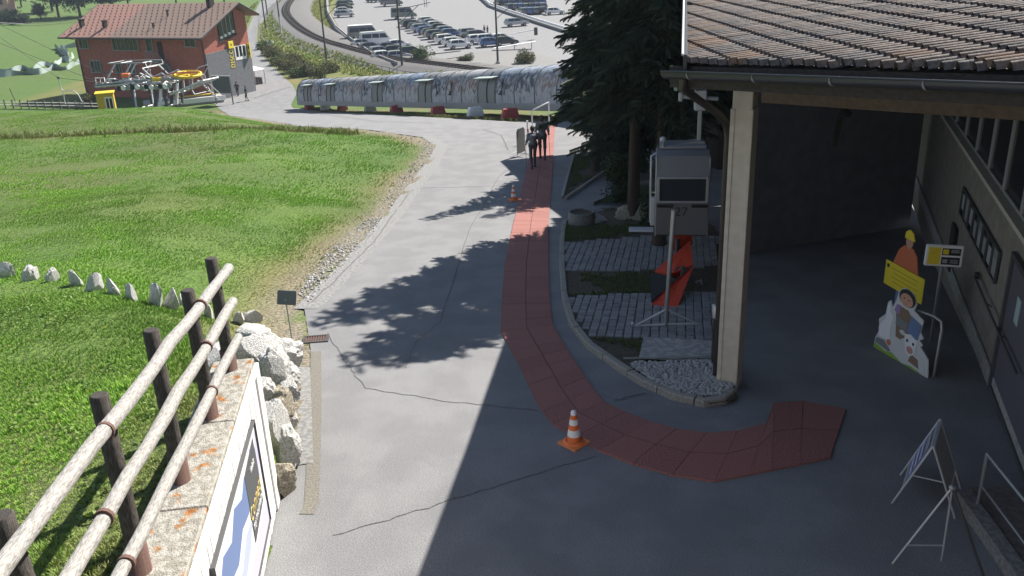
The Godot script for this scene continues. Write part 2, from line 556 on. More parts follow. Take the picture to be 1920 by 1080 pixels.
func turf_tint(x: float, z: float) -> Color:
	var s := inside_by(meadow, Vector2(x, z)) if z > -100.0 and x < 4.0 else -1.0
	var n := tint_noise.get_noise_2d(x, z)
	var n2 := tint_noise.get_noise_2d(x * 0.22 + 90.0, z * 0.22)
	var green := Color(0.09, 0.185, 0.02).lerp(Color(0.145, 0.24, 0.032), clampf(0.5 + n * 0.9, 0, 1))
	green = green.lerp(Color(0.15, 0.155, 0.045), clampf(n2 * 1.4, 0, 0.6))
	var d := -z
	if s >= 0.0:
		var gravelly := 1.0 - smoothstep(0.25, 1.3 + n * 0.6, s)
		var dry := 1.0 - smoothstep(0.6, 2.4 + n * 1.2, s)
		if d < 12.0:
			gravelly = 0.0
			dry = 0.15
		green = green.lerp(Color(0.25, 0.2, 0.085), dry * clampf(0.55 + n, 0, 1))
		green = green.lerp(Color(0.3, 0.26, 0.19), gravelly)
		var lip := 1.0 - smoothstep(0.0, 2.6, absf(d - 46.6 + n * 2.0))
		if x < -9.0:
			green = green.lerp(Color(0.2, 0.155, 0.07), lip * 0.95)
			green = green.lerp(Color(0.15, 0.17, 0.05), (1.0 - smoothstep(3.0, 6.0, absf(d - 53.0))) * 0.6)
	elif d > 98.0:
		green = green.lerp(Color(0.105, 0.2, 0.026), 0.7)
		if x > -62.0 and x < 10.0 and d > 112.0: green = green.lerp(Color(0.27, 0.24, 0.07), clampf(0.65 + n, 0.2, 0.95))
	else:
		green = green.lerp(Color(0.22, 0.17, 0.08), clampf(0.35 + n * 1.2, 0, 0.85))
	return green

func build_ground():
	tint_noise.seed = 5
	tint_noise.frequency = 0.16
	tint_noise.fractal_octaves = 4
	road = PackedVector2Array([Vector2(-0.55, 12), Vector2(-3.28, -9.9)])
	for i in range(2, 12):
		road.append(meadow[i])
	road.append_array(PackedVector2Array([Vector2(-34.371, -104.059), Vector2(-39.425, -138.133), Vector2(-42.923, -153.78), Vector2(-52.416, -186.926), Vector2(-62.304, -232.537), Vector2(-85.688, -345.174)]))
	road.append_array(PackedVector2Array([Vector2(-76.542, -339.76), Vector2(-56.886, -226.328), Vector2(-53.053, -198.588), Vector2(-46.653, -172.442), Vector2(-39.94, -149.835), Vector2(-32.784, -129.882), Vector2(-27.39, -115.235), Vector2(-25.191, -107.593)]))
	road.append_array(PackedVector2Array([Vector2(-24.141, -99.631), Vector2(-23.171, -96.126), Vector2(-19.105, -90.943), Vector2(-11.609, -74.479), Vector2(-4.639, -60.112), Vector2(-1.571, -55.066), Vector2(0.568, -51.145)]))
	road.append_array(PackedVector2Array([Vector2(4, -49.5), Vector2(28, -49.5), Vector2(28, 12)]))
	var xs := []
	var zs := []
	var x := -40.0
	while x <= 22.0:
		xs.append(x)
		x += 0.125 if x > -4.6 and x < -0.3 else 0.5
	var stepv := 0.8
	while x < 2500.0:
		xs.append(x)
		stepv *= 1.22
		x += stepv
	x = -40.8
	stepv = 0.8
	while x > -2500.0:
		xs.push_front(x)
		stepv = minf(stepv * 1.22, 400.0) if x < -110.0 else minf(stepv * 1.1, 2.5)
		x -= stepv
	var z := 12.0
	while z > -72.0:
		zs.append(z)
		z -= 0.5
	stepv = 0.6
	while z > -2500.0:
		zs.append(z)
		stepv = minf(stepv * 1.05, 2.0) if z > -180.0 else stepv * 1.2
		z -= stepv
	zs.push_front(60.0)
	zs.push_front(400.0)
	var b := Shape.new()
	b.smooth(true)
	var hs := []
	var cs := []
	for zz: float in zs:
		var row := []
		var crow := []
		for xx: float in xs:
			var h := land(xx, zz)
			var p := Vector2(xx, zz)
			if xx > -70.0 and xx < 30.0 and zz > -260.0 and zz < 13.0:
				var s := inside_by(road, p)
				if s > 0.1:
					h -= 0.07
				if s < 0.0:
					h += 0.05 * tint_noise.get_noise_2d(xx * 3.0, zz * 3.0)
			row.append(Vector3(xx, h, zz))
			crow.append(turf_tint(xx, zz))
		hs.append(row)
		cs.append(crow)
	for i in zs.size() - 1:
		for j in xs.size() - 1:
			for q in [[i, j], [i + 1, j], [i + 1, j + 1], [i, j], [i + 1, j + 1], [i, j + 1]]:
				b.tint = cs[q[0]][q[1]]
				b.v(hs[q[0]][q[1]])
	var m: StandardMaterial3D = mats["turf"]
	m.albedo_texture = noise_tex(0.05, ramp2(Color(0.6, 0.6, 0.6), Color(1, 1, 1)), 31, 512)
	structure("ground", b, "turf")

func build_road():
	structure("road", sheet(road, 1.0, 0.0), "asphalt")
	var r := get_node("road")
	# tar joints and cracks in the asphalt
	for spec in [
		[[Vector3(1.211, -1.827, -38.546), Vector3(-0.341, -1.607, -33.832), Vector3(-1.225, -1.12, -25.398), Vector3(-1.544, -0.45, -16.791)], 0.022],
		[[Vector3(-3.836, -0.424, -16.452), Vector3(-3.139, -0.282, -14.624), Vector3(-2.625, -0.195, -13.509), Vector3(-1.234, -0.143, -12.834), Vector3(0.344, -0.1, -12.284)], 0.016],
		[[Vector3(-6.183, -1.308, -31.541), Vector3(-5.08, -1.46, -32.088), Vector3(-3.069, -1.533, -32.112), Vector3(0.663, -1.522, -31.847)], 0.024],
		[[Vector3(-2.394, 0, -9.156), Vector3(-1.519, 0, -9.54), Vector3(-0.406, 0, -10.062), Vector3(1.082, 0, -10.72)], 0.014],
		[[Vector3(-4.69, -0.561, -18.211), Vector3(-4.341, -0.769, -20.891), Vector3(-3.989, -1.027, -24.201), Vector3(-3.879, -1.309, -27.833), Vector3(-3.717, -1.466, -30.545), Vector3(-3.427, -1.612, -33.95)], 0.04],
		[[Vector3(-1.544, -0.45, -16.791), Vector3(-1.952, -0.37, -15.755), Vector3(-2.018, -0.262, -14.369)], 0.014],
		[[Vector3(-1.24, -2.422, -47.621), Vector3(-0.218, -2.19, -44.534), Vector3(0.071, -1.884, -39.686)], 0.06],
		[[Vector3(1.577, -0.121, -12.549), Vector3(2.139, -0.139, -12.79)], 0.05],
		[[Vector3(-38.139, -8.744, -141.876), Vector3(-36.258, -8.659, -144.697)], 0.25],
		[[Vector3(-29.825, -8.8, -105.2), Vector3(-27.284, -8.8, -113.818)], 0.3],
		[[Vector3(-27.298, -8.703, -96.712), Vector3(-21.962, -8.488, -93.84), Vector3(-8.84, -3.73, -58.692), Vector3(-4.451, -3.008, -53.138)], 0.12]]:
		var pts := []
		var src: Array = spec[0]
		for i in src.size() - 1:
			for k in 8:
				var p: Vector3 = src[i].lerp(src[i + 1], k / 8.0)
				pts.append(p + Vector3(rng.randfn(0, 0.015), 0, rng.randfn(0, 0.015)))
		pts.append(src[-1])
		obj("tar_joint", strip(pts, spec[1], 0.006, 0.4), "joint_tar", r)
	# worn concrete edge along the meadow, the drainage trough and its lid
	obj("edge_strip", strip([Vector3(-4.636, -0.554, -18.127), Vector3(-4.289, -0.808, -21.384), Vector3(-3.963, -1.159, -25.905), Vector3(-3.624, -1.51, -31.577), Vector3(-3.204, -1.767, -37.332), Vector3(-3.099, -1.978, -41.551), Vector3(-4.168, -2.288, -45.841)], 0.62, 0.005, 0.5), mottled("pale_asphalt", lin(0.15, 0.15, 0.148), lin(0.25, 0.248, 0.24), 1.3, 0.9, 0.04, 0.3, bump_grain), r)
	obj("drain_trough", strip([Vector3(-3.874, -0.342, -15.394), Vector3(-3.369, -0.146, -12.879), Vector3(-3.007, 0, -10.993), Vector3(-2.813, 0, -9.866), Vector3(-2.83, 0, -9.631)], 0.2, 0.008, 0.3), mottled("silt", lin(0.12, 0.112, 0.095), lin(0.19, 0.178, 0.15), 0.6, 0.9, 0.05), r)
	obj("drain_slab", strip([Vector3(-3.957, -0.262, -14.55), Vector3(-3.443, -0.099, -12.278), Vector3(-3.122, 0, -10.833)], 0.28, 0.012, 0.3), "pale_asphalt", r)
	var grate := thing("drain_grate", "dark slotted iron drain grate in the road by the boulders", "drain grate", Vector3(-4.01, -0.394, -16.064), 0.1)
	var gb := Shape.new()
	for sx in [-1, 1]:
		gb.box(Vector3(0.24 * sx, 0.02, 0), Vector3(0.035, 0.03, 0.34))
		gb.box(Vector3(0, 0.02, 0.155 * sx), Vector3(0.445, 0.03, 0.03))
	gb.box(Vector3(0, 0.004, 0), Vector3(0.44, 0.008, 0.28))
	obj("frame", gb, "dark_grey", grate)
	for i in 9:
		var s := Shape.new()
		s.box(Vector3(-0.2 + i * 0.05, 0.022, 0), Vector3(0.022, 0.02, 0.27))
		obj("slat", s, "rust", grate)

func build_walkway():
	var w := Node3D.new()
	w.name = "walkway"
	w.set_meta("kind", "structure")
	add_child(w)
	var left: Array = [Vector3(1.954, -2.429, -47.717), Vector3(1.415, -1.998, -41.969), Vector3(0.912, -1.731, -36.626), Vector3(0.514, -1.507, -31.505), Vector3(0.117, -1.157, -25.876), Vector3(-0.182, -0.778, -20.998), Vector3(-0.252, -0.538, -17.917), Vector3(-0.275, -0.397, -16.107), Vector3(0.084, -0.244, -14.136), Vector3(0.349, -0.109, -12.405), Vector3(0.536, -0.058, -11.745), Vector3(0.787, -0.028, -11.36), Vector3(1.27, 0, -10.691), Vector3(1.95, 0, -10.208), Vector3(2.553, 0, -9.945), Vector3(3.095, 0, -10.083), Vector3(3.583, 0, -10.203), Vector3(4.349, 0, -10.412)]
	var right: Array = [Vector3(2.759, -2.445, -47.929), Vector3(2.436, -2.108, -43.446), Vector3(1.849, -1.642, -34.657), Vector3(1.485, -1.428, -29.662), Vector3(1.2, -1.141, -25.67), Vector3(0.946, -0.764, -20.821), Vector3(0.821, -0.527, -17.771), Vector3(0.796, -0.412, -16.295), Vector3(1.024, -0.287, -14.687), Vector3(1.252, -0.174, -13.239), Vector3(1.413, -0.115, -12.483), Vector3(1.653, -0.088, -12.135), Vector3(2.146, -0.043, -11.555), Vector3(2.687, -0.018, -11.236), Vector3(3.205, -0.019, -11.241), Vector3(3.744, -0.033, -11.422), Vector3(4.203, -0.111, -12.429), Vector3(5.117, -0.066, -11.852)]
	# resample by arc length of the middle line
	var cum := [0.0]
	for i in left.size() - 1:
		var a: Vector3 = (left[i] + right[i]) * 0.5
		var c: Vector3 = (left[i + 1] + right[i + 1]) * 0.5
		cum.append(cum[-1] + a.distance_to(c))
	var at := func(s: float) -> Array:
		for i in cum.size() - 1:
			if s <= cum[i + 1]:
				var t: float = (s - cum[i]) / (cum[i + 1] - cum[i])
				return [left[i].lerp(left[i + 1], t), right[i].lerp(right[i + 1], t)]
		return [left[-1], right[-1]]
	var n := int(cum[-1] / 0.52)
	for i in n:
		var p: Array = at.call(cum[-1] * i / n)
		var q: Array = at.call(cum[-1] * (i + 1) / n)
		for half in 2:
			var f := 0.0 if half == 0 else 0.503
			var e := 0.497 if half == 0 else 1.0
			var c := [p[0].lerp(p[1], f), q[0].lerp(q[1], f), q[0].lerp(q[1], e), p[0].lerp(p[1], e)]
			var mid: Vector3 = (c[0] + c[1] + c[2] + c[3]) * 0.25
			var lift := 0.028 + rng.randf() * 0.006
			var top := []
			var low := []
			for k: Vector3 in c:
				var s := mid + (k - mid) * 0.988
				top.append(on_land(s.x, s.z, lift))
				low.append(on_land(k.x, k.z, -0.02))
			var b := Shape.new()
			b.quad(top[0], top[3], top[2], top[1])
			for k in 4:
				var k2 := (k + 1) % 4
				b.quad(low[k], low[k2], top[k2], top[k])
			obj("tile", b, "red_tile" if rng.randf() < 0.6 else "red_tile_b", w)

func local_frame(o: Vector3, px: Vector3) -> Transform3D:
	return frame_at(o, px - o, Vector3.UP)

func build_island():
	# the kerbed bed with cobbles, grass, a slab and pebbles
	var outer: Array = [Vector3(2.083, -1.199, -26.414), Vector3(1.617, -1.129, -25.517), Vector3(1.389, -0.954, -23.265), Vector3(1.215, -0.761, -20.779), Vector3(1.092, -0.554, -18.121), Vector3(1.121, -0.409, -16.254), Vector3(1.356, -0.305, -14.925), Vector3(1.745, -0.226, -13.901), Vector3(2.099, -0.164, -13.104), Vector3(2.536, -0.113, -12.452), Vector3(2.97, -0.089, -12.144), Vector3(3.331, -0.096, -12.229), Vector3(3.603, -0.121, -12.553)]
	var bed := Node3D.new()
	bed.name = "planting_bed"
	bed.set_meta("kind", "structure")
	add_child(bed)
	var line := []
	for i in outer.size() - 1:
		var k := maxi(1, roundi(outer[i].distance_to(outer[i + 1]) / 0.2))
		for j in k:
			line.append(outer[i].lerp(outer[i + 1], float(j) / k))
	line.append(outer[-1])
	# kerb stones about 0.8 m long
	var i0 := 0
	while i0 < line.size() - 1:
		var i1 := mini(i0 + 4, line.size() - 1)
		var b := Shape.new()
		var dh := rng.randf_range(-0.008, 0.008)
		for j in range(i0, i1):
			var a: Vector3 = line[j]
			var c: Vector3 = line[j + 1]
			var da: Vector3 = (line[mini(j + 1, line.size() - 1)] - line[maxi(j - 1, 0)]).normalized()
			var dc: Vector3 = (line[mini(j + 2, line.size() - 1)] - line[j]).normalized()
			if j == i0: a += da * 0.012
			if j == i1 - 1: c -= dc * 0.012
			var sa := Vector3(-da.z, 0, da.x) * 0.13
			var sc := Vector3(-dc.z, 0, dc.x) * 0.13
			var ya := land(a.x, a.z)
			var yc := land(c.x, c.z)
			var A := [Vector3(a.x, ya - 0.03, a.z), Vector3(a.x, ya + 0.1 + dh, a.z) - sa * 0.06, Vector3(a.x, ya + 0.125 + dh, a.z) - sa * 0.2, Vector3(a.x, ya + 0.125 + dh, a.z) - sa, Vector3(a.x, ya - 0.03, a.z) - sa]
			var C := [Vector3(c.x, yc - 0.03, c.z), Vector3(c.x, yc + 0.1 + dh, c.z) - sc * 0.06, Vector3(c.x, yc + 0.125 + dh, c.z) - sc * 0.2, Vector3(c.x, yc + 0.125 + dh, c.z) - sc, Vector3(c.x, yc - 0.03, c.z) - sc]
			for k in 4:
				b.quad(A[k], A[k + 1], C[k + 1], C[k])
			if j == i0: 
				b.tri(A[0], A[2], A[1]); b.tri(A[0], A[3], A[2]); b.tri(A[0], A[4], A[3])
			if j == i1 - 1:
				b.tri(C[0], C[1], C[2]); b.tri(C[0], C[2], C[3]); b.tri(C[0], C[3], C[4])
		obj("kerb_stone", b, "kerb_stone", bed)
		i0 = i1
	var inner := PackedVector2Array()
	for p: Vector3 in line:
		inner.append(Vector2(p.x, p.z) + Vector2(0.09, 0.0))
	inner[inner.size() - 1] = Vector2(line[-1].x - 0.03, line[-1].z - 0.05)
	var right_edge: PackedVector2Array = PackedVector2Array([Vector2(3.862, -13.473), Vector2(3.947, -15.045), Vector2(4.554, -17.641), Vector2(5.335, -21.156), Vector2(5.953, -24.067), Vector2(5.729, -25.929), Vector2(4.738, -26.932), Vector2(3.397, -27.205)])
	inner.append_array(right_edge)
	obj("soil", sheet(inner, 0.5, 0.07), "soil", bed)
	# grass bands are soil with tufts, see build_grass
	# cobbles
	var fx := frame_at(Vector3.ZERO, Vector3(1, 0, 0.2), Vector3.UP).basis
	var meshes := []
	for k in 4:
		var b := Shape.new()
		b.box(Vector3.ZERO, Vector3(0.152 + 0.006 * (k % 2), 0.06, 0.176 - 0.006 * (k % 3)), 0.012)
		meshes.append(b.done())
	for band in [PackedVector2Array([Vector2(1.479, -22.823), Vector2(2.584, -23.057), Vector2(4.26, -23.26), Vector2(5.817, -22.984), Vector2(5.056, -19.933), Vector2(3.642, -19.771), Vector2(1.321, -19.983)]), PackedVector2Array([Vector2(1.171, -17.876), Vector2(2.015, -17.993), Vector2(3.206, -17.984), Vector2(4.591, -17.791), Vector2(3.867, -14.968), Vector2(2.467, -15.165), Vector2(1.469, -15.462), Vector2(1.326, -16.228)])]:
		var poly: PackedVector2Array = band
		var lo := poly[0]
		var hi := poly[0]
		for p in poly:
			lo = lo.min(p)
			hi = hi.max(p)
		for r in range(-2, int((hi.y - lo.y) / 0.202) + 5):
			for c in range(-2, int((hi.x - lo.x) / 0.17) + 3):
				var q := Vector3(lo.x, 0, lo.y) + fx * Vector3(c * 0.17 + rng.randfn(0, 0.004), 0, r * 0.202 + rng.randfn(0, 0.004))
				if not Geometry2D.is_point_in_polygon(Vector2(q.x, q.z), poly): continue
				var o := mesh_node("paver", meshes[rng.randi() % 4], "paver_a" if rng.randf() < 0.55 else "paver_b", bed)
				o.transform = Transform3D(fx * Basis(Vector3.UP, rng.randfn(0, 0.012)) * Basis(Vector3.RIGHT, -0.077 + rng.randfn(0, 0.008)), on_land(q.x, q.z, 0.075 + rng.randfn(0, 0.003)))
	var slab := Shape.new()
	slab = sheet(PackedVector2Array([Vector2(2.486, -15.221), Vector2(3.824, -14.831), Vector2(3.52, -13.754), Vector2(2.223, -14.101)]), 0.4, 0.1)
	obj("concrete_slab", slab, "concrete", bed)
	var edging := strip([Vector3(1.941, -0.24, -14.081), Vector3(2.625, -0.236, -14.03), Vector3(3.619, -0.231, -13.969)], 0.07, 0.13, 0.3)
	obj("edging", edging, "kerb_stone", bed)
	# pebbles in the tip of the bed
	var tip: PackedVector2Array = PackedVector2Array([Vector2(1.99, -13.949), Vector2(2.697, -13.896), Vector2(3.543, -13.852), Vector2(3.684, -13.072), Vector2(3.557, -12.644), Vector2(3.308, -12.416), Vector2(3.002, -12.364), Vector2(2.576, -12.659), Vector2(2.254, -13.224)])
	obj("pebble_bed", sheet(tip, 0.4, 0.09), "gravel_bed", bed)
	scatter_stones("pebbles", tip, 1500, 0.02, 0.05, 0.1, bed)
	# second bed with its two kerbs beyond the path
	var kb := Shape.new()
	var tri_pts: Array = [Vector3(2.974, -1.792, -37.839), Vector3(1.876, -1.415, -29.344), Vector3(1.975, -1.407, -29.164), Vector3(3.872, -1.596, -33.578)]
	for k in [[0, 1], [2, 3]]:
		var n := 5
		for j in n:
			var a: Vector3 = tri_pts[k[0]].lerp(tri_pts[k[1]], float(j) / n + 0.004)
			var c: Vector3 = tri_pts[k[0]].lerp(tri_pts[k[1]], float(j + 1) / n - 0.004)
			var s := Shape.new()
			s.bar(on_land(a.x, a.z, 0.05), on_land(c.x, c.z, 0.05), 0.1, 0.16, 0.012)
			obj("kerb_stone", s, "kerb_stone", bed)
	obj("soil", sheet(PackedVector2Array([Vector2(2.999, -37.562), Vector2(1.991, -29.651), Vector2(3.854, -33.794), Vector2(5.597, -35.906), Vector2(4.868, -39.058)]), 0.6, 0.05), "soil", bed)
	for k in [[Vector3(2.793, -1.33, -28.104), Vector3(4.418, -1.475, -30.741), Vector3(5.637, -1.512, -31.609)]]:
		var pts: Array = k
		for j in pts.size() - 1:
			for t in 4:
				var a: Vector3 = pts[j].lerp(pts[j + 1], t / 4.0 + 0.004)
				var c: Vector3 = pts[j].lerp(pts[j + 1], (t + 1) / 4.0 - 0.004)
				var s := Shape.new()
				s.bar(on_land(a.x, a.z, 0.05), on_land(c.x, c.z, 0.05), 0.1, 0.16, 0.012)
				obj("kerb_stone", s, "kerb_stone", bed)

func scatter_stones(called: String, poly: PackedVector2Array, count: int, rmin: float, rmax: float, lift: float, parent: Node, mat := "pebble"):
	var lo := poly[0]
	var hi := poly[0]
	for p in poly:
		lo = lo.min(p)
		hi = hi.max(p)
	var mm := MultiMesh.new()
	mm.transform_format = MultiMesh.TRANSFORM_3D
	mm.use_colors = false
	mm.mesh = rock_shape(Vector3(1, 0.7, 0.85), 40 + count, 1, 4).done()
	var xf := []
	var tries := 0
	while xf.size() < count and tries < count * 8:
		tries += 1
		var p := Vector2(rng.randf_range(lo.x, hi.x), rng.randf_range(lo.y, hi.y))
		if not Geometry2D.is_point_in_polygon(p, poly): continue
		var s := rng.randf_range(rmin, rmax)
		xf.append(Transform3D(Basis.from_euler(Vector3(rng.randf() * 0.8, rng.randf() * TAU, rng.randf() * 0.8)).scaled(Vector3.ONE * s), on_land(p.x, p.y, lift + s * 0.2)))
	mm.instance_count = xf.size()
	for i in xf.size():
		mm.set_instance_transform(i, xf[i])
	var o := MultiMeshInstance3D.new()
	o.name = numbered(called) if parent == self else called
	o.multimesh = mm
	o.material_override = mats[mat]
	o.set_meta("kind", "stuff")
	parent.add_child(o, true)

# ---------------------------------------------------------------- white wall, fence, boulders on the left
func build_left_wall():
	var wall := thing("retaining_wall", "white boarded retaining wall with stained concrete top below the log fence", "wall", Vector3(-3.29, 0, -10))
	wall.transform = frame_at(Vector3(-3.29, 0, -10), Vector3(-0.124, 0, -0.992), Vector3.UP)
	var core := Shape.new()
	core.box(Vector3(-7.0, 0.72, -0.2), Vector3(13.9, 2.7, 0.32))
	obj("core", core, "concrete_dark", wall)
	var x := -0.28
	var k := 0
	while x > -9.0:
		var b := Shape.new()
		var w := 0.142
		b.box(Vector3(x - w * 0.5, 1.02, -0.008 + rng.randf_range(-0.004, 0.003)), Vector3(w - 0.007, 1.98, 0.03), 0.005)
		var o := obj("board", b, "white_board", wall)
		o.rotation.z = rng.randfn(0, 0.0015)
		x -= w
		k += 1
	var trim := Shape.new()
	trim.box(Vector3(-0.14, 1.04, 0.004), Vector3(0.27, 2.06, 0.05), 0.006)
	obj("corner_board", trim, "white_board", wall)
	trim = Shape.new()
	trim.box(Vector3(0.012, 1.0, -0.19), Vector3(0.03, 2.0, 0.34), 0.006)
	obj("end_board", trim, "white_board", wall)
	trim = Shape.new()
	trim.box(Vector3(-4.7, 2.045, 0.005), Vector3(8.84, 0.1, 0.045), 0.006)
	obj("top_rail", trim, "white_board", wall)
	for j in 6:
		var cap := Shape.new()
		cap.box(Vector3(-0.8 - j * 1.6, 2.085, -0.27), Vector3(1.59, 0.11, 0.5), 0.012)
		obj("capstone", cap, "cap_concrete", wall)
	# picture panel on the boards
	var poster := thing("picture_panel", "framed mountain picture panel with a dark square, on the white boarded wall", "poster")
	poster.transform = wall.transform
	var fr := Shape.new()
	for s in [[-2.25, 1.73, 2.72, 0.018], [-2.25, 0.33, 2.72, 0.018], [-0.905, 1.03, 0.018, 1.43], [-3.6, 1.03, 0.018, 1.43]]:
		fr.box(Vector3(s[0], s[1], 0.03), Vector3(s[2], s[3], 0.05), 0.004)
	obj("frame", fr, "dark_grey", poster)
	var pn := Shape.new()
	pn.box(Vector3(-2.25, 1.03, 0.022), Vector3(2.69, 1.4, 0.02))
	obj("white_sheet", pn, "reflective_white", poster)
	var blue := plain("print_blue", lin(0.13, 0.19, 0.36), 0.5)
	plain("print_pale_blue", lin(0.4, 0.45, 0.55), 0.5)
	plain("print_lilac", lin(0.5, 0.49, 0.66), 0.5)
	plain("print_gold", lin(0.62, 0.48, 0.16), 0.5)
	plain("print_slate", lin(0.07, 0.075, 0.08), 0.5)
	var pr := Shape.new()
	pr.slab(PackedVector2Array([Vector2(-1.35, 1.62), Vector2(-1.6, 1.5), Vector2(-1.85, 1.56), Vector2(-2.1, 1.45), Vector2(-2.5, 1.6), Vector2(-2.8, 1.42), Vector2(-3.2, 1.55), Vector2(-3.55, 1.38), Vector2(-3.55, 1.05), Vector2(-3.1, 1.16), Vector2(-2.7, 1.06), Vector2(-2.3, 1.2), Vector2(-1.9, 1.12), Vector2(-1.6, 1.25)]), 0.004, Transform3D(Basis(), Vector3(0, 0, 0.034)))
	obj("printed_ridge", pr, "print_blue", poster)
	pr = Shape.new()
	pr.slab(PackedVector2Array([Vector2(-1.75, 0.98), Vector2(-2.2, 1.05), Vector2(-2.6, 0.9), Vector2(-3.1, 1.0), Vector2(-3.55, 0.85), Vector2(-3.55, 0.7), Vector2(-3.0, 0.82), Vector2(-2.5, 0.72), Vector2(-2.1, 0.8)]), 0.004, Transform3D(Basis(), Vector3(0, 0, 0.034)))
	obj("printed_slope", pr, "print_pale_blue", poster)
	pr = Shape.new()
	pr.slab(PackedVector2Array([Vector2(-0.93, 0.36), Vector2(-0.93, 0.62), Vector2(-1.3, 0.66), Vector2(-2.2, 0.6), Vector2(-3.55, 0.58), Vector2(-3.55, 0.36)]), 0.004, Transform3D(Basis(), Vector3(0, 0, 0.034)))
	obj("printed_foreground", pr, "print_lilac", poster)
	pr = Shape.new()
	pr.slab(PackedVector2Array([Vector2(-0.95, 1.25), Vector2(-0.95, 1.6), Vector2(-1.08, 1.45), Vector2(-1.08, 1.0)]), 0.004, Transform3D(Basis(), Vector3(0, 0, 0.034)))
	obj("printed_haze", pr, "print_lilac", poster)
	pr = Shape.new()
	pr.slab(PackedVector2Array([Vector2(-1.12, 1.62), Vector2(-1.84, 1.55), Vector2(-1.84, 0.68), Vector2(-1.12, 0.76)]), 0.006, Transform3D(Basis(), Vector3(0, 0, 0.037)))
	obj("dark_square", pr, "print_slate", poster)
	lettering("gold_lettering", "Connect", 0.17, Transform3D(Basis(), Vector3(-1.48, 1.03, 0.042)), "print_gold", poster)
	lettering("white_lettering", "my mountain", 0.09, Transform3D(Basis(), Vector3(-1.48, 0.86, 0.042)), "white_paint", poster)
	lettering("small_lettering", "Valais", 0.08, Transform3D(Basis(), Vector3(-1.4, 1.42, 0.042)), "white_paint", poster)
	# the log fence on the wall
	var fence := thing("log_fence", "weathered log fence with three rails on dark posts along the wall top", "fence")
	var post_at := [[Vector3(-3.52, 2.12, -9.694), 1.47], [Vector3(-3.4, 2.12, -8.508), 1.54], [Vector3(-3.303, 2.12, -7.263), 1.63], [Vector3(-3.188, 2.12, -5.935), 1.68], [Vector3(-3.048, 2.12, -4.355), 1.74], [Vector3(-2.913, 2.12, -2.821), 1.75]]
	for p in post_at:
		var b := Shape.new()
		var o: Vector3 = p[0]
		b.tube([Vector3(0, 0.0, 0), Vector3(0.004, p[1] * 0.5, 0), Vector3(0, p[1] - 0.012, 0.0), Vector3(0, p[1], 0)], [0.075, 0.074, 0.072, 0.06], 10)
		var q := obj("post", b, "post_wood", fence)
		q.position = o
		q.rotation = Vector3(rng.randfn(0, 0.012), rng.randf() * 3.0, rng.randfn(0, 0.012))
		b = Shape.new()
		b.lathe(Vector3.ZERO, [Vector2(0.0, 0.0), Vector2(0.13, 0.0), Vector2(0.13, 0.015), Vector2(0.092, 0.018), Vector2(0.092, 0.28), Vector2(0.078, 0.285)], 12)
		var sock := obj("socket", b, "rust", q)
		sock.rotation = -q.rotation
	var strap_at := [[0.62, 0.22], [0.5, 0.16], [0.36, 0.1]]
	var rails := [[Vector3(-3.381, 3.411, -9.832), Vector3(-2.858, 3.805, -3.906)], [Vector3(-3.378, 2.998, -9.796), Vector3(-2.916, 3.213, -4.57)], [Vector3(-3.375, 2.538, -9.762), Vector3(-2.976, 2.658, -5.242)]]
	for k2 in 3:
		var a: Vector3 = rails[k2][0]
		var c: Vector3 = rails[k2][1]
		var dir := (c - a).normalized()
		c = a + dir * 8.6
		var pts := []
		var rad := []
		for i in 18:
			pts.append(a.lerp(c, i / 17.0) + Vector3(rng.randfn(0, 0.006), rng.randfn(0, 0.006), 0))
			rad.append((0.061 if k2 < 2 else 0.057) + rng.randfn(0, 0.002) - 0.004 * absf(i / 17.0 - 0.3))
		var b := Shape.new()
		b.tube(pts, rad, 12)
		var o := obj("rail", b, "weathered_wood", fence)
		for u: float in [[1.42, 4.3], [1.44, 4.6], [1.5, 4.4]][k2]:
			b = Shape.new()
			b.tube([a + dir * (u - 0.02), a + dir * (u + 0.015)], 0.07, 12)
			obj("strap", b, "rust", o)
	# gravel behind the wall
	var bed := PackedVector2Array()
	for q in [[-3.72, -9.6], [-3.98, -9.4], [-3.62, -6.0], [-3.2, -3.0], [-2.9, -3.0], [-3.38, -6.5]]:
		bed.append(Vector2(q[0] + 0.02, q[1]))
	scatter_stones("wall_gravel", bed, 1300, 0.018, 0.05, 0.0, self)
	tag(get_node("wall_gravel"), "grey gravel strip between the white wall and the grass", "gravel", "", "stuff")
	# boulders stacked at the end of the wall
	var k3 := 0
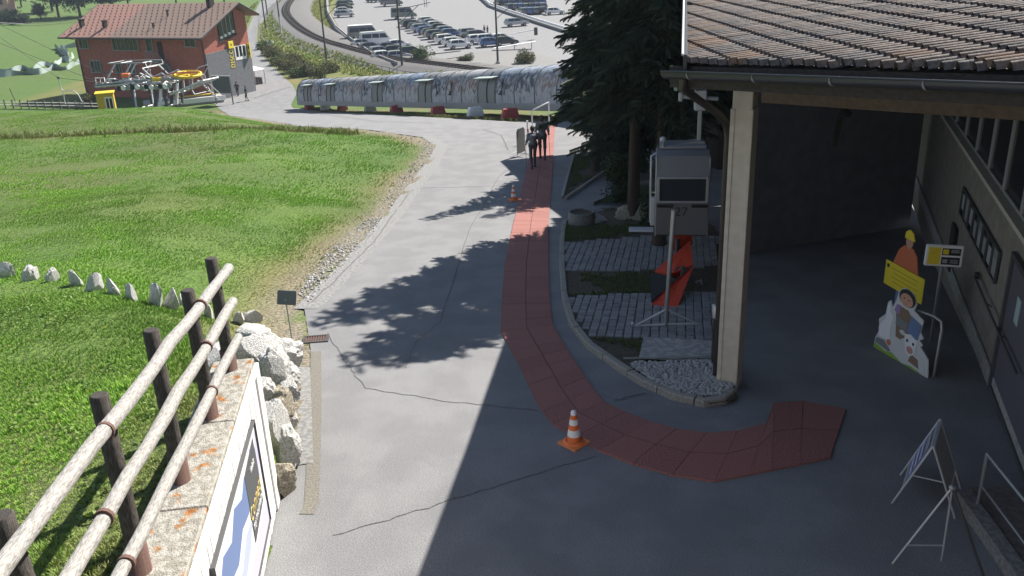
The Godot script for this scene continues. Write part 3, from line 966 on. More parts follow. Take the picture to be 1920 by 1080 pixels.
	for s in [[Vector3(-4.626, 0.652, -14), 0.27, 0.2, 0.24, "pale angular boulder topmost beside the last fence post"],
		[Vector3(-4.215, 0.812, -12.666), 0.27, 0.34, 0.26, "large pale boulder leaning on the white wall's corner"],
		[Vector3(-3.981, 0.488, -13.506), 0.31, 0.24, 0.28, "broad flat-topped boulder by the small sign post"],
		[Vector3(-3.798, 0.741, -12.316), 0.2, 0.33, 0.22, "tall narrow white boulder in the middle of the rock pile"],
		[Vector3(-3.72, 0.538, -12.666), 0.17, 0.2, 0.2, "small speckled boulder below the broad flat-topped one"],
		[Vector3(-3.591, 0.49, -12.218), 0.15, 0.2, 0.2, "small white boulder on the road side of the rock pile"],
		[Vector3(-3.555, 0.572, -11.605), 0.21, 0.21, 0.2, "brown mottled boulder half way down the rock pile"],
		[Vector3(-3.753, 0.762, -11.573), 0.13, 0.24, 0.2, "slim boulder wedged between wall corner and brown boulder"],
		[Vector3(-3.494, 0.587, -10.859), 0.2, 0.36, 0.22, "big rounded grey boulder against the end of the wall"],
		[Vector3(-3.341, 0.301, -10.855), 0.17, 0.28, 0.22, "smooth pale boulder standing at the drainage trough"],
		[Vector3(-3.257, 0.211, -10.175), 0.15, 0.26, 0.2, "low olive boulder nearest the foot of the white wall"],
		[Vector3(-3.657, 0.234, -12.869), 0.08, 0.13, 0.1, "little dark stone at the road edge of the rock pile"],
		[Vector3(-4.622, 1.17, -12.162), 0.23, 0.2, 0.26, "white boulder behind the last two fence posts"],
		[Vector3(-3.444, 0.352, -11.627), 0.11, 0.18, 0.14, "small grey stone below the brown mottled boulder"],
		[Vector3(-4.168, 0.443, -13.166), 0.3, 0.5, 0.3, "shaded boulder hidden at the back of the rock pile"]]:
		var c: Vector3 = s[0]
		var b := rock_shape(Vector3(s[1], s[2], s[3]) * 1.28, 300 + k3, 3, 7)
		var o := obj("boulder", b, "gneiss_warm" if k3 in [6, 10, 11] else "gneiss")
		o.position = c
		o.rotation.y = rng.randf() * 0.6
		tag(o, s[4], "boulder", "boulders stacked at the end of the wall")
		k3 += 1
	# upright stones in the meadow
	var k4 := 0
	var ords := ["first", "second", "third", "fourth", "fifth", "sixth", "seventh", "eighth", "ninth", "tenth", "eleventh", "twelfth", "thirteenth"]
	for s in [[Vector3(-10.826, 0.676, -17.586), 0.34], [Vector3(-10.076, 0.716, -17.201), 0.27], [Vector3(-9.553, 0.729, -17.074), 0.24], [Vector3(-8.861, 0.772, -16.67), 0.28], [Vector3(-8.221, 0.83, -16.097), 0.34], [Vector3(-7.741, 0.836, -15.804), 0.3], [Vector3(-7.32, 0.805, -15.586), 0.28], [Vector3(-6.868, 0.649, -15.616), 0.4], [Vector3(-6.647, 0.498, -15.792), 0.4], [Vector3(-6.722, 0.265, -16.576), 0.2], [Vector3(-6.128, 0.121, -16.241), 0.28], [Vector3(-5.643, -0.139, -16.487), 0.22], [Vector3(-5.475, -0.275, -16.86), 0.24]]:
		var b := rock_shape(Vector3(0.15 + 0.05 * rng.randf(), s[1] * 0.95, 0.085), 500 + k4, 3, 9)
		var o := obj("standing_stone", b, "white_stone")
		o.position = s[0] + Vector3(0, s[1] * 0.3, 0)
		o.rotation = Vector3(rng.randfn(0, 0.1), rng.randf_range(-0.9, 0.9), rng.randf_range(-0.7, 0.1))
		tag(o, "upright white stone in the meadow, %s of the row from the frame's edge" % ords[k4], "stone", "upright stones set in a row across the meadow")
		k4 += 1
	# rough gravel verge between meadow and road
	var verge: PackedVector2Array = PackedVector2Array([Vector2(-4.704, -18.445), Vector2(-4.479, -21.673), Vector2(-4.133, -25.227), Vector2(-4.191, -27.645), Vector2(-4.629, -27.515), Vector2(-5.095, -24.302), Vector2(-5.183, -20.696), Vector2(-5.07, -19.274)])
	scatter_stones("verge_gravel", verge, 800, 0.012, 0.042, 0.0, self, "pebble")
	tag(get_node("verge_gravel"), "loose pale gravel along the meadow side of the road", "gravel", "", "stuff")
	var verge2: PackedVector2Array = PackedVector2Array([Vector2(-4.188, -27.891), Vector2(-3.762, -33.007), Vector2(-3.396, -38.023), Vector2(-3.343, -42.104), Vector2(-4.043, -44.302), Vector2(-3.992, -39.442), Vector2(-4.438, -33.509), Vector2(-4.627, -28.756)])
	scatter_stones("verge_stones", verge2, 350, 0.015, 0.045, 0.0, self, "pebble")
	tag(get_node("verge_stones"), "sparse dry gravel at the inside of the road bend", "gravel", "", "stuff")

func lettering(called: String, text: String, size: float, xf: Transform3D, mat, parent: Node, depth := 0.006, squeeze := 1.0) -> MeshInstance3D:
	var f := SystemFont.new()
	f.font_names = PackedStringArray(["Droid Sans"])
	var t := TextMesh.new()
	t.font = f
	t.text = text
	t.font_size = 32
	t.pixel_size = size / 26.0
	t.depth = depth
	t.curve_step = 2.0
	var o := mesh_node(called, t, mat, parent)
	o.transform = xf * Transform3D(Basis().scaled(Vector3(squeeze, 1, 1)), Vector3.ZERO)
	return o

# ---------------------------------------------------------------- canopy roof and station building on the right
func build_canopy():
	var can := thing("canopy", "big tiled canopy roof on a cream column with dark gutter", "canopy")
	var c0 := Vector3(2.391, 5.325, -11.643)
	var c1 := Vector3(4.662, 5.61, -7.996)
	var up := Vector3(0.987, 0.153, -0.05)
	var nrm := Vector3(-0.152, 0.988, 0.017)
	var away := nrm.cross(up).normalized()
	if away.z > 0: away = -away
	var verge := Vector3(1.467, 0.355, -7.357)
	var c2 := c0 + (c1 - c0) * 2.3
	var vend := c0 + verge * 2.6
	var far := c2 + verge * 2.6
	# deck under the tiles
	var deck := Shape.new()
	var q := [c0, vend, far, c2]
	var t := []
	var l := []
	for p: Vector3 in q:
		t.append(p - nrm * 0.03)
		l.append(p - nrm * 0.2)
	deck.quad(t[0], t[1], t[2], t[3])
	deck.quad(l[3], l[2], l[1], l[0])
	for i in 4:
		var j := (i + 1) % 4
		deck.quad(l[i], l[j], t[j], t[i])
	obj("roof_deck", deck, "dark_timber", can)
	# tiles: two rolls each, courses 0.40 m
	var g := c1 - c0
	var gb := g.dot(up)
	var gr := g.dot(away)
	var vb := verge.dot(up)
	var vr := verge.dot(away)
	var wide := 0.29
	var long := 0.4
	var basis := Basis(up, nrm, up.cross(nrm))
	var flip := -1.0 if basis.z.dot(away) < 0.0 else 1.0
	var full := []
	for k in 3:
		full.append(tile_shape(0.0, 0.0, long, wide, 0.002 * k).done())
	var rest := []
	for i in range(-34, 74):
		var r0 := i * wide
		for k in range(-14, 40):
			var b0 := k * long + (0.0)
			var cut := []
			for h in 2:
				var rc := r0 + wide * (0.25 + 0.5 * h)
				cut.append((rc * gb / gr if rc < 0.0 else rc * vb / vr) - 0.0)
			var lo: float = minf(cut[0], cut[1])
			if b0 + long <= lo + 0.03: continue
			var s0 := maxf(0.0, cut[0] - b0)
			var s1 := maxf(0.0, cut[1] - b0)
			var o := c0 + up * b0 + away * (r0 if flip > 0.0 else r0 + wide)
			var reach: float = 3.9 - maxf(0.0, r0) * 0.7 - maxf(0.0, -r0) * 0.5
			if b0 - lo > 15.0 or (r0 < 0.0 and b0 - lo > 11.0): continue
			var xf := Transform3D(basis * Basis(Vector3.UP, rng.randfn(0, 0.006)) * Basis(Vector3.RIGHT, rng.randfn(0, 0.008)), o + nrm * rng.randfn(0, 0.002))
			if b0 - lo < reach and r0 > -7.0 and r0 < 5.4:
				var mesh: Mesh
				if s0 <= 0.0 and s1 <= 0.0:
					mesh = full[rng.randi() % 3]
				else:
					var a0 := s0 if flip > 0.0 else s1
					var a1 := s1 if flip > 0.0 else s0
					mesh = tile_shape(a0, a1, long, wide, 0.0).done()
				var u := rng.randf()
				var mat := "roof_tile" if u < 0.6 else "roof_tile_b"
				if b0 - lo < 0.3 and (u > 0.86 or (r0 > 0.3 and r0 < 1.4)): mat = "roof_tile_lichen"
				var w := mesh_node("tile", mesh, mat, can)
				w.transform = xf
			elif maxf(s0, s1) < 0.06:
				rest.append(xf)
	var mm := MultiMesh.new()
	mm.transform_format = MultiMesh.TRANSFORM_3D
	mm.mesh = full[0]
	mm.instance_count = rest.size()
	for i in rest.size():
		mm.set_instance_transform(i, rest[i])
	var mi := MultiMeshInstance3D.new()
	mi.name = "tile_field"
	mi.multimesh = mm
	mi.material_override = mats["roof_tile"]
	mi.set_meta("kind", "stuff")
	can.add_child(mi)
	# gutter, fascia, beam
	var dir := (c1 - c0).normalized()
	var out := Vector3(-dir.z, 0, dir.x).normalized()
	if out.x > 0: out = -out
	var a := c0 - dir * 0.3
	var z := c2
	var gut := Shape.new()
	var prof := []
	for k in 9:
		var th := PI * k / 8.0
		prof.append(out * (0.085 - cos(th) * 0.085) + Vector3.DOWN * (0.075 + sin(th) * 0.1))
	gut.smooth(true)
	for k in 8:
		gut.quad(a + prof[k], z + prof[k], z + prof[k + 1], a + prof[k + 1])
	gut.smooth(false)
	gut.tube([a + out * 0.17 + Vector3.DOWN * 0.072, z + out * 0.17 + Vector3.DOWN * 0.072], 0.012, 6)
	for k in 9:
		if k > 0 and k < 8:
			gut.tri(a + prof[0], a + prof[k], a + prof[k + 1])
	obj("gutter", gut, "gutter_metal", can)
	var i := 0.5
	while i < 9.0:
		var h := Shape.new()
		for k in 8:
			h.bar(a + dir * i + prof[k] * 1.02, a + dir * i + prof[k + 1] * 1.02, 0.03, 0.006)
		obj("gutter_bracket", h, "grey_steel", can)
		i += 1.1
	var fas := Shape.new()
	fas.bar(a - out * 0.015 + Vector3.DOWN * 0.16, z - out * 0.015 + Vector3.DOWN * 0.16, 0.03, 0.28)
	obj("fascia", fas, "dark_timber", can)
	var beam := Shape.new()
	beam.bar(a - out * 1.78 + dir * 0.1 + Vector3.DOWN * 0.56, z - out * 1.78 + Vector3.DOWN * 0.56, 0.2, 0.3, 0.01)
	obj("beam", beam, "beam_brown", can)
	var trim := Shape.new()
	var vd := verge.normalized()
	trim.bar(c0 - vd * 0.12 + nrm * 0.05, vend + nrm * 0.05, 0.05, 0.2, 0.006)
	obj("verge_board", trim, "gutter_metal", can)
	trim = Shape.new()
	trim.tube([c0 - vd * 0.14 + nrm * 0.16 - up * 0.02, vend + nrm * 0.16 - up * 0.02], 0.018, 6)
	obj("verge_flashing", trim, "pale_steel", can)
	# column
	var cb := Vector3(3.574, -0.155, -12.993)
	var turn := atan2(dir.x, dir.z)
	var top := 4.95
	var col := Node3D.new()
	col.name = "column"
	col.position = cb
	col.rotation.y = turn - PI / 2 + 0.5
	can.add_child(col)
	var s := Shape.new()
	s.box(Vector3(0, top * 0.5, 0), Vector3(0.3, top, 0.3), 0.012)
	for e in [-1, 1]:
		s.box(Vector3(0.135 * e, top * 0.5 - 0.15, 0.0), Vector3(0.07, top - 0.3, 0.33), 0.008)
	obj("shaft", s, "cream", col)
	s = Shape.new()
	s.box(Vector3(0, 0.05, 0), Vector3(0.38, 0.1, 0.38), 0.01)
	obj("base", s, "concrete", col)
	s = Shape.new()
	for e in 5:
		s.box(Vector3(-0.175, 0.5 + e * 0.85, 0.1), Vector3(0.012, 0.03, 0.03))
	obj("clip", s, "dark_grey", col)
	# rainwater pipe
	var pb := Vector3(3.397, -0.171, -13.194)
	var ptop := Vector3(pb.x, 4.183, pb.z)
	var pipe := Shape.new()
	var w0 := a + dir * 0.35 + out * 0.08 + Vector3.DOWN * 0.17
	var pts := [w0, w0 + Vector3.DOWN * 0.12, w0.lerp(ptop, 0.25) + Vector3.DOWN * 0.08, w0.lerp(ptop, 0.75) + Vector3.UP * 0.02]
	var elbow := w0.lerp(ptop, 0.9) + Vector3.UP * 0.0
	pts.append_array([elbow, ptop.lerp(elbow, 0.35) + Vector3.DOWN * 0.04, ptop + Vector3.DOWN * 0.15, pb])
	pipe.tube(pts, 0.055, 12)
	obj("downpipe", pipe, "bronze_pipe", can)
	# inner columns of the canopy and its rear wall
	s = Shape.new()
	for j in 9:
		var p: Vector3 = a.lerp(z, j / 8.0) - out * 0.9
		s.bar(p + Vector3.DOWN * 0.25, p + Vector3.DOWN * 0.25 - out * 9.0 + Vector3.UP * 1.0, 0.12, 0.2)
	obj("rafter", s, "dark_timber", can)
	s = Shape.new()
	s.bar(Vector3(6.6, 4.2, -19.6), Vector3(8.0, 2.9, -20.2), 0.12, 0.12)
	s.bar(Vector3(8.0, 4.4, -20.2), Vector3(7.7, 2.2, -20.2), 0.12, 0.12)
	obj("brace", s, "dark_timber", can)
	# building out of view behind, placed so its flat roof shades the path
	var rear := thing("hidden_rear_building", "dark timber building hidden behind the trees, placed to shade the path", "building")
	s = Shape.new()
	s.flat(PackedVector2Array([Vector2(6.35, -31.3), Vector2(4.7, -42.4), Vector2(26, -49), Vector2(28, -36)]), 5.25, 5.6)
	obj("roof", s, "dark_timber", rear)
	s = Shape.new()
	s.flat(PackedVector2Array([Vector2(8.2, -33.2), Vector2(7.0, -41.6), Vector2(25, -47), Vector2(27, -37)]), -3.0, 5.2)
	obj("wall", s, "dark_timber", rear)
	s = Shape.new()
	s.flat(PackedVector2Array([Vector2(5.9, -21.2), Vector2(5.9, -21.4), Vector2(11.3, -23.6), Vector2(11.3, -23.4)]), -1.6, 5.6)
	obj("backdrop_partition", s, "grey_wall", rear)  # wall placed to close off the dark space under the canopy

	# house out of view behind the camera, blocks sky and darkens the forecourt
	var own := thing("unseen_viewpoint_house", "unseen rendered house behind the viewpoint, blocking sky light from the forecourt", "building")
	s = Shape.new()
	s.box(Vector3(9.0, 5.0, 7.5), Vector3(24.0, 12.0, 9.0))
	obj("wall", s, "cream_wall", own)
	s = Shape.new()
	s.box(Vector3(9.0, 11.2, 7.5), Vector3(26.0, 0.3, 11.0))
	obj("roof", s, "dark_timber", own)

func tile_shape(a0: float, a1: float, long: float, wide: float, jig: float) -> Shape:
	var b := Shape.new()
	b.smooth(true)
	for h in 2:
		var s: float = a0 if h == 0 else a1
		if s > long: continue
		var e := long + 0.05
		var zc := wide * (0.25 + 0.5 * h)
		var prof := []
		prof.append(Vector2(zc - wide * 0.25, 0.006))
		for k in 7:
			var th := PI * k / 6.0
			prof.append(Vector2(zc - cos(th) * 0.043, 0.004 + sin(th) * 0.078))
		prof.append(Vector2(zc + wide * 0.25, 0.006))
		var ys := 0.026 * (1.0 - s / long) + jig
		for k in 8:
			var p: Vector2 = prof[k]
			var q: Vector2 = prof[k + 1]
			b.quad(Vector3(s, p.y + ys, p.x), Vector3(e, p.y - 0.004, p.x), Vector3(e, q.y - 0.004, q.x), Vector3(s, q.y + ys, q.x))
	return b

func build_station_wall():
	var o := Vector3(7.88, 0.0, -13.03)
	var st := thing("station_building", "cream rendered station wall with display frames under the canopy", "building")
	st.transform = frame_at(o, Vector3(-0.328, 0, 0.945), Vector3.UP)
	var s := Shape.new()
	s.box(Vector3(-3.0, 0.9, -0.17), Vector3(26, 3.3, 0.3))
	obj("wall", s, "cream_wall", st)
	s = Shape.new()
	s.box(Vector3(-3.0, 0.03, 0.012), Vector3(26, 0.3, 0.03), 0.004)
	obj("skirting", s, "concrete", st)
	s = Shape.new()
	s.box(Vector3(-3.0, 2.59, -0.1), Vector3(26, 0.08, 0.3), 0.006)
	obj("ledge", s, "cream", st)
	s = Shape.new()
	s.box(Vector3(-3.0, 5.0, -0.2), Vector3(26, 4.7, 0.1))
	obj("upper_wall", s, "dark_timber", st)
	for k in 9:
		s = Shape.new()
		s.box(Vector3(-9.6 + k * 1.5, 3.6, -0.13), Vector3(1.36, 1.8, 0.02))
		var w := obj("window", s, "glass_dark", st)
		s = Shape.new()
		for e in [-1, 1]:
			s.box(Vector3(-9.6 + k * 1.5 + 0.71 * e, 3.6, -0.12), Vector3(0.07, 1.9, 0.06), 0.005)
		s.box(Vector3(-9.6 + k * 1.5, 4.53, -0.12), Vector3(1.35, 0.06, 0.06), 0.005)
		s.box(Vector3(-9.6 + k * 1.5, 2.67, -0.12), Vector3(1.35, 0.06, 0.06), 0.005)
		obj("frame", s, "frame_grey", w)
	for k in 8:
		var x := -4.1 + k * 0.52
		s = Shape.new()
		for e in [-1, 1]:
			s.box(Vector3(x + 0.235 * e, 1.66, 0.02), Vector3(0.03, 0.56, 0.045), 0.004)
			s.box(Vector3(x, 1.66 + 0.265 * e, 0.02), Vector3(0.44, 0.03, 0.045), 0.004)
		var d := obj("display_frame", s, "dark_grey", st)
		s = Shape.new()
		s.box(Vector3(x, 1.66, 0.008), Vector3(0.44, 0.5, 0.012))
		obj("pane", s, "grey_steel" if k % 3 == 1 else "glass_dark", d)
		s = Shape.new()
		s.box(Vector3(x + rng.randf_range(-0.03, 0.03), 1.62 + rng.randf_range(-0.06, 0.06), 0.017), Vector3(0.3, 0.3, 0.004))
		obj("notice", s, "frame_grey" if k % 2 else "pale_steel", d)
	# sheet metal door with frame
	s = Shape.new()
	s.box(Vector3(2.6, 1.08, 0.005), Vector3(3.6, 2.22, 0.03))
	obj("door", s, plain("door_mauve", lin(0.13, 0.125, 0.15), 0.5, 0.2), st)
	var dn := st.get_child(st.get_child_count() - 1)
	s = Shape.new()
	s.box(Vector3(0.77, 1.1, 0.03), Vector3(0.09, 2.34, 0.07), 0.006)
	s.box(Vector3(2.6, 2.23, 0.03), Vector3(3.56, 0.09, 0.07), 0.006)
	s.box(Vector3(2.6, -0.0, 0.03), Vector3(3.56, 0.08, 0.07), 0.006)
	obj("frame", s, "dark_grey", dn)
	s = Shape.new()
	s.box(Vector3(1.55, 1.62, 0.03), Vector3(0.22, 0.4, 0.012))
	obj("sticker", s, plain("pale_cyan", lin(0.4, 0.5, 0.5), 0.5), dn)
	s = Shape.new()
	s.tube([Vector3(-1.5, 1.03, 0.09), Vector3(0.3, 1.03, 0.1), Vector3(2.4, 1.03, 0.1)], 0.02, 8)
	for x in [-1.5, -0.2, 1.1]:
		s.tube([Vector3(x, 1.03, 0.09), Vector3(x, 0.98, 0.0)], 0.012, 6)
	s.box(Vector3(-1.5, 1.05, 0.05), Vector3(0.12, 0.1, 0.08), 0.01)
	obj("handrail", s, "dark_grey", st)
	s = Shape.new()
	s.box(Vector3(-4.6, 0.55, 0.03), Vector3(0.55, 0.95, 0.05), 0.005)
	obj("hatch", s, "dark_timber", st)

# ---------------------------------------------------------------- trees and bushes
func spray_mesh(kind: String) -> ArrayMesh:
	var b := Shape.new()
	var r := RandomNumberGenerator.new()
	r.seed = 91
	if kind == "spruce":          # a drooping twig with side twigs of needles, along +x, 1 m long
		for k in 12:
			var x := 0.05 + k * 0.085
			for sd in [-1.0, 1.0]:
				var len := 0.3 * (1.1 - x * 0.7) * (0.8 + 0.4 * r.randf())
				var o := Vector3(x, -0.12 * x * x, 0)
				var e := o + Vector3(len * 0.75, -0.05 - r.randf() * 0.08, sd * len)
				var w := Vector3(0.045, 0.0, 0.03 * sd)
				b.tri(o - w, o + w + Vector3(0, 0.012, 0), e)
				b.tri(o - w + Vector3(0, -0.03, 0), o + Vector3(0, 0.05, 0), o.lerp(e, 0.8) + Vector3(0, -0.06, 0))
		b.tri(Vector3(0, 0.03, 0), Vector3(0, -0.03, 0), Vector3(1.08, -0.16, 0))
	elif kind == "leaf":          # a clump of leaves, 1 m across
		for k in 16:
			var c := Vector3(r.randfn(), r.randfn(), r.randfn()).normalized() * (0.15 + 0.35 * r.randf())
			var u := Vector3(r.randfn(), r.randfn(), r.randfn()).normalized() * 0.15
			var w := u.cross(Vector3(r.randfn(), r.randfn(), r.randfn())).normalized() * 0.09
			b.tri(c - u, c + w, c + u)
			b.tri(c - u, c + u, c - w)
	else:                          # grass tuft, 1 m high
		for k in 6:
			var t := TAU * k / 6.0 + r.randf()
			var d := Vector3(cos(t), 0, sin(t))
			var side := Vector3(-d.z, 0, d.x) * 0.055
			var f := d * r.randf() * 0.22
			var m := f + d * (0.1 + 0.2 * r.randf()) + Vector3(0, 0.5 + 0.2 * r.randf(), 0)
			var e := m + d * (0.15 + 0.3 * r.randf()) + Vector3(0, 0.25 + 0.2 * r.randf(), 0)
			b.tri(f - side, m - side * 0.7, f + side)
			b.tri(m - side * 0.7, m + side * 0.7, f + side)
			b.tri(m - side * 0.7, e, m + side * 0.7)
	return b.done()

var sprays := {}

func scatter(called: String, kind: String, mat: String, xf: Array, tints: Array, parent: Node) -> MultiMeshInstance3D:
	if not sprays.has(kind): sprays[kind] = spray_mesh(kind)
	var mm := MultiMesh.new()
	mm.transform_format = MultiMesh.TRANSFORM_3D
	mm.use_colors = true
	mm.mesh = sprays[kind]
	mm.instance_count = xf.size()
	for i in xf.size():
		mm.set_instance_transform(i, xf[i])
		mm.set_instance_color(i, tints[i])
	var o := MultiMeshInstance3D.new()
	o.name = numbered(called) if parent == self else called
	o.multimesh = mm
	o.material_override = mats[mat]
	parent.add_child(o, true)
	return o

func tone(mat: String) -> Color:
	return mats[mat].get_meta("tone")

func spruce(label: String, at: Vector3, height: float, radius: float, skirt: float, sd: int, full := 0.75):
	var t := thing("spruce", label, "tree", at)
	var r := RandomNumberGenerator.new()
	r.seed = sd
	var b := Shape.new()
	b.tube([Vector3(0, -0.2, 0), Vector3(0, 0.4, 0), Vector3(0.05, height * 0.5, 0), Vector3(0, height * 0.97, 0)], [radius * 0.1 + 0.07, radius * 0.08 + 0.04, radius * 0.05, 0.02], 10)
	obj("trunk", b, "bark", t)
	var xf := []
	var tints := []
	var lim := Shape.new()
	var y := skirt
	while y < height * 0.98:
		var f := (y - skirt) / (height - skirt)
		var rad := radius * pow(1.0 - f, full) * (0.8 + 0.35 * r.randf())
		var n := 8 if f < 0.8 else 6
		var off := r.randf() * TAU
		for k in n:
			var ang := off + TAU * k / n + r.randfn(0, 0.2)
			var len := maxf(0.25, rad * r.randf_range(0.65, 1.2))
			var d := Vector3(cos(ang), 0, sin(ang))
			var tip := d * len + Vector3(0, y - len * 0.32 + r.randfn(0, 0.08), 0)
			var root := Vector3(0, y + 0.1, 0)
			if f < 0.8: lim.tube([root, root.lerp(tip, 0.8)], [0.025, 0.008], 4, false)
			var m := int(10 + len * 24)
			for j in m:
				var u := 0.22 + 0.78 * (j + r.randf()) / m
				var p := root.lerp(tip, u) + Vector3(0, -0.12 * u * u * len, 0)
				var a2 := ang + (r.randf_range(-1.1, 1.1) if j < m - 1 else 0.0)
				var s := r.randf_range(0.2, 0.42) * (1.15 - 0.35 * f) * clampf(len, 0.5, 1.1)
				xf.append(Transform3D(Basis.from_euler(Vector3(r.randfn(0, 0.25), -a2, -0.25 + r.randfn(0, 0.25))).scaled(Vector3(s, s, s)), p))
				tints.append(tone("needles") * r.randf_range(0.6, 1.7))
		y += 0.22 + 0.08 * r.randf()
	obj("limbs", lim, "bark", t)
	scatter("crown", "spruce", "needles", xf, tints, t).set_meta("kind", "stuff")

func leafy(called: String, label: String, category: String, group: String, at: Vector3, height: float, radius: float, mat: String, sd: int, trunk := true, count := 500, size := 0.5):
	var t := thing(called, label, category, at, 0.0, group)
	var r := RandomNumberGenerator.new()
	r.seed = sd
	var low := height * 0.28 if trunk else 0.1
	var blobs := []
	for k in 9:
		var a := r.randf() * TAU
		var q := r.randf()
		blobs.append([Vector3(cos(a) * radius * 0.55 * sqrt(q), lerpf(low + radius * 0.25, height - radius * 0.4, r.randf()), sin(a) * radius * 0.55 * sqrt(q)), radius * r.randf_range(0.4, 0.65)])
	var b := Shape.new()
	b.tube([Vector3(0, -0.2, 0), Vector3(0.02, height * 0.3, 0.02), Vector3(0, height * 0.75, 0)], [height * 0.03 + 0.02, height * 0.022 + 0.01, 0.02], 8)
	for q in blobs:
		b.tube([Vector3(0, height * 0.25, 0), q[0]], [height * 0.012 + 0.01, 0.012], 5, false)
	obj("trunk" if trunk else "stems", b, "bark", t)
	var xf := []
	var tints := []
	for i in count:
		var q: Array = blobs[r.randi() % blobs.size()]
		var d: Vector3 = Vector3(r.randfn(), r.randfn() * 0.85, r.randfn()).normalized() * q[1] * pow(r.randf(), 0.4) * 1.1
		var p: Vector3 = q[0] + d
		p.y = maxf(p.y, 0.05)
		var s := size * r.randf_range(0.6, 1.3)
		xf.append(Transform3D(Basis.from_euler(Vector3(r.randf() * 6, r.randf() * 6, r.randf() * 6)).scaled(Vector3.ONE * s), p))
		tints.append(tone(mat) * r.randf_range(0.6, 1.45))
	scatter("crown" if trunk else "foliage", "leaf", mat, xf, tints, t).set_meta("kind", "stuff")

func build_trees():
	spruce("dark spruce with bare lower trunk beyond the grass triangle, by the two walkers", Vector3(3.502, -1.609, -33.869), 9.6, 1.5, 2.7, 21)
	spruce("taller dark spruce just left of the gondola cabin, its foliage reaching the frame's top", Vector3(3.8, -1.25, -25.6), 12.4, 1.95, 4.4, 22, 0.42)
	spruce("dark spruce behind the gondola cabin, right against the canopy's edge", Vector3(4.0, -1.0, -22.2), 11.2, 1.95, 4.2, 24, 0.42)
	spruce("dark spruce standing farther back behind the gondola cabin and the downpipe", Vector3(5.2, -1.7, -33.5), 9.5, 1.9, 1.4, 23)
	leafy("shrub", "dark leafy shrub under the spruces beside the grass triangle", "shrub", "", Vector3(3.75, -1.35, -28.6), 1.9, 0.75, "leaf_dark", 31, false, 420, 0.3)
	leafy("shrub", "low dark shrub at the foot of the gondola cabin", "shrub", "", Vector3(4.45, -1.2, -24.6), 1.3, 0.7, "leaf_dark", 32, false, 260, 0.28)
	# ring of concrete with soil, and two rocks beside it
	var well := thing("planter_ring", "round concrete ring planter beside the path below the spruces", "planter", Vector3(2.177, -1.104, -25.193))
	var b := Shape.new()
	b.lathe(Vector3.ZERO, [Vector2(0.4, -0.05), Vector2(0.4, 0.44), Vector2(0.385, 0.46), Vector2(0.34, 0.46), Vector2(0.33, 0.44), Vector2(0.33, 0.36)], 24)
	obj("ring", b, "concrete_dark", well)
	b = Shape.new()
	b.lathe(Vector3.ZERO, [Vector2(0.335, 0.4), Vector2(0.0, 0.41)], 24)
	obj("lid", b, "soil", well)
	var o := obj("rock", rock_shape(Vector3(0.36, 0.26, 0.3), 71, 3), "gneiss")
	o.position = Vector3(2.571, -1.121, -25.409) + Vector3(0, 0.12, 0)
	tag(o, "pale rock leaning against the round concrete planter", "rock")
	o = obj("rock", rock_shape(Vector3(0.62, 0.42, 0.45), 72, 3), "gneiss_warm")
	o.position = Vector3(3.877, -1.148, -25.755) + Vector3(0, 0.16, 0)
	tag(o, "large dull rock at the foot of the spruce by the gondola", "rock")

# ---------------------------------------------------------------- the covered conveyor
func print_picture(i: int) -> StandardMaterial3D:
	var img := Image.create(96, 128, false, Image.FORMAT_RGB8)
	var n := FastNoiseLite.new()
	n.seed = 900 + i
	n.frequency = 0.02
	n.fractal_octaves = 4
	var r := RandomNumberGenerator.new()
	r.seed = 40 + i
	var sky_c: Color = [lin(0.17, 0.21, 0.27), lin(0.26, 0.27, 0.28), lin(0.2, 0.195, 0.19), lin(0.13, 0.18, 0.26)][i % 4]
	var mid: Color = [lin(0.12, 0.12, 0.13), lin(0.2, 0.13, 0.1), lin(0.1, 0.11, 0.13), lin(0.26, 0.2, 0.18), lin(0.08, 0.085, 0.09)][i % 5]
	var snow := lin(0.42, 0.43, 0.44)
	var hor := r.randf_range(0.35, 0.55)
	for y in 128:
		for x in 96:
			var fy := y / 128.0
			var k := n.get_noise_2d(x * 1.3, y * 0.55)
			var k2 := n.get_noise_2d(x * 3.0 + 300, y * 2.0)
			var c: Color = sky_c.lerp(snow, clampf(k2 * 1.2 + 0.2, 0, 1))
			if fy > hor + k * 0.3: c = mid.lerp(snow, clampf(k2 * 1.6 + 0.35, 0, 1))
			if fy > 0.78 + k * 0.25: c = snow.lerp(mid, clampf(k2, 0, 0.5))
			img.set_pixel(x, y, c)
	var m := StandardMaterial3D.new()
	m.resource_name = "printed_film"
	m.albedo_texture = ImageTexture.create_from_image(img)
	m.roughness = 0.7
	return m

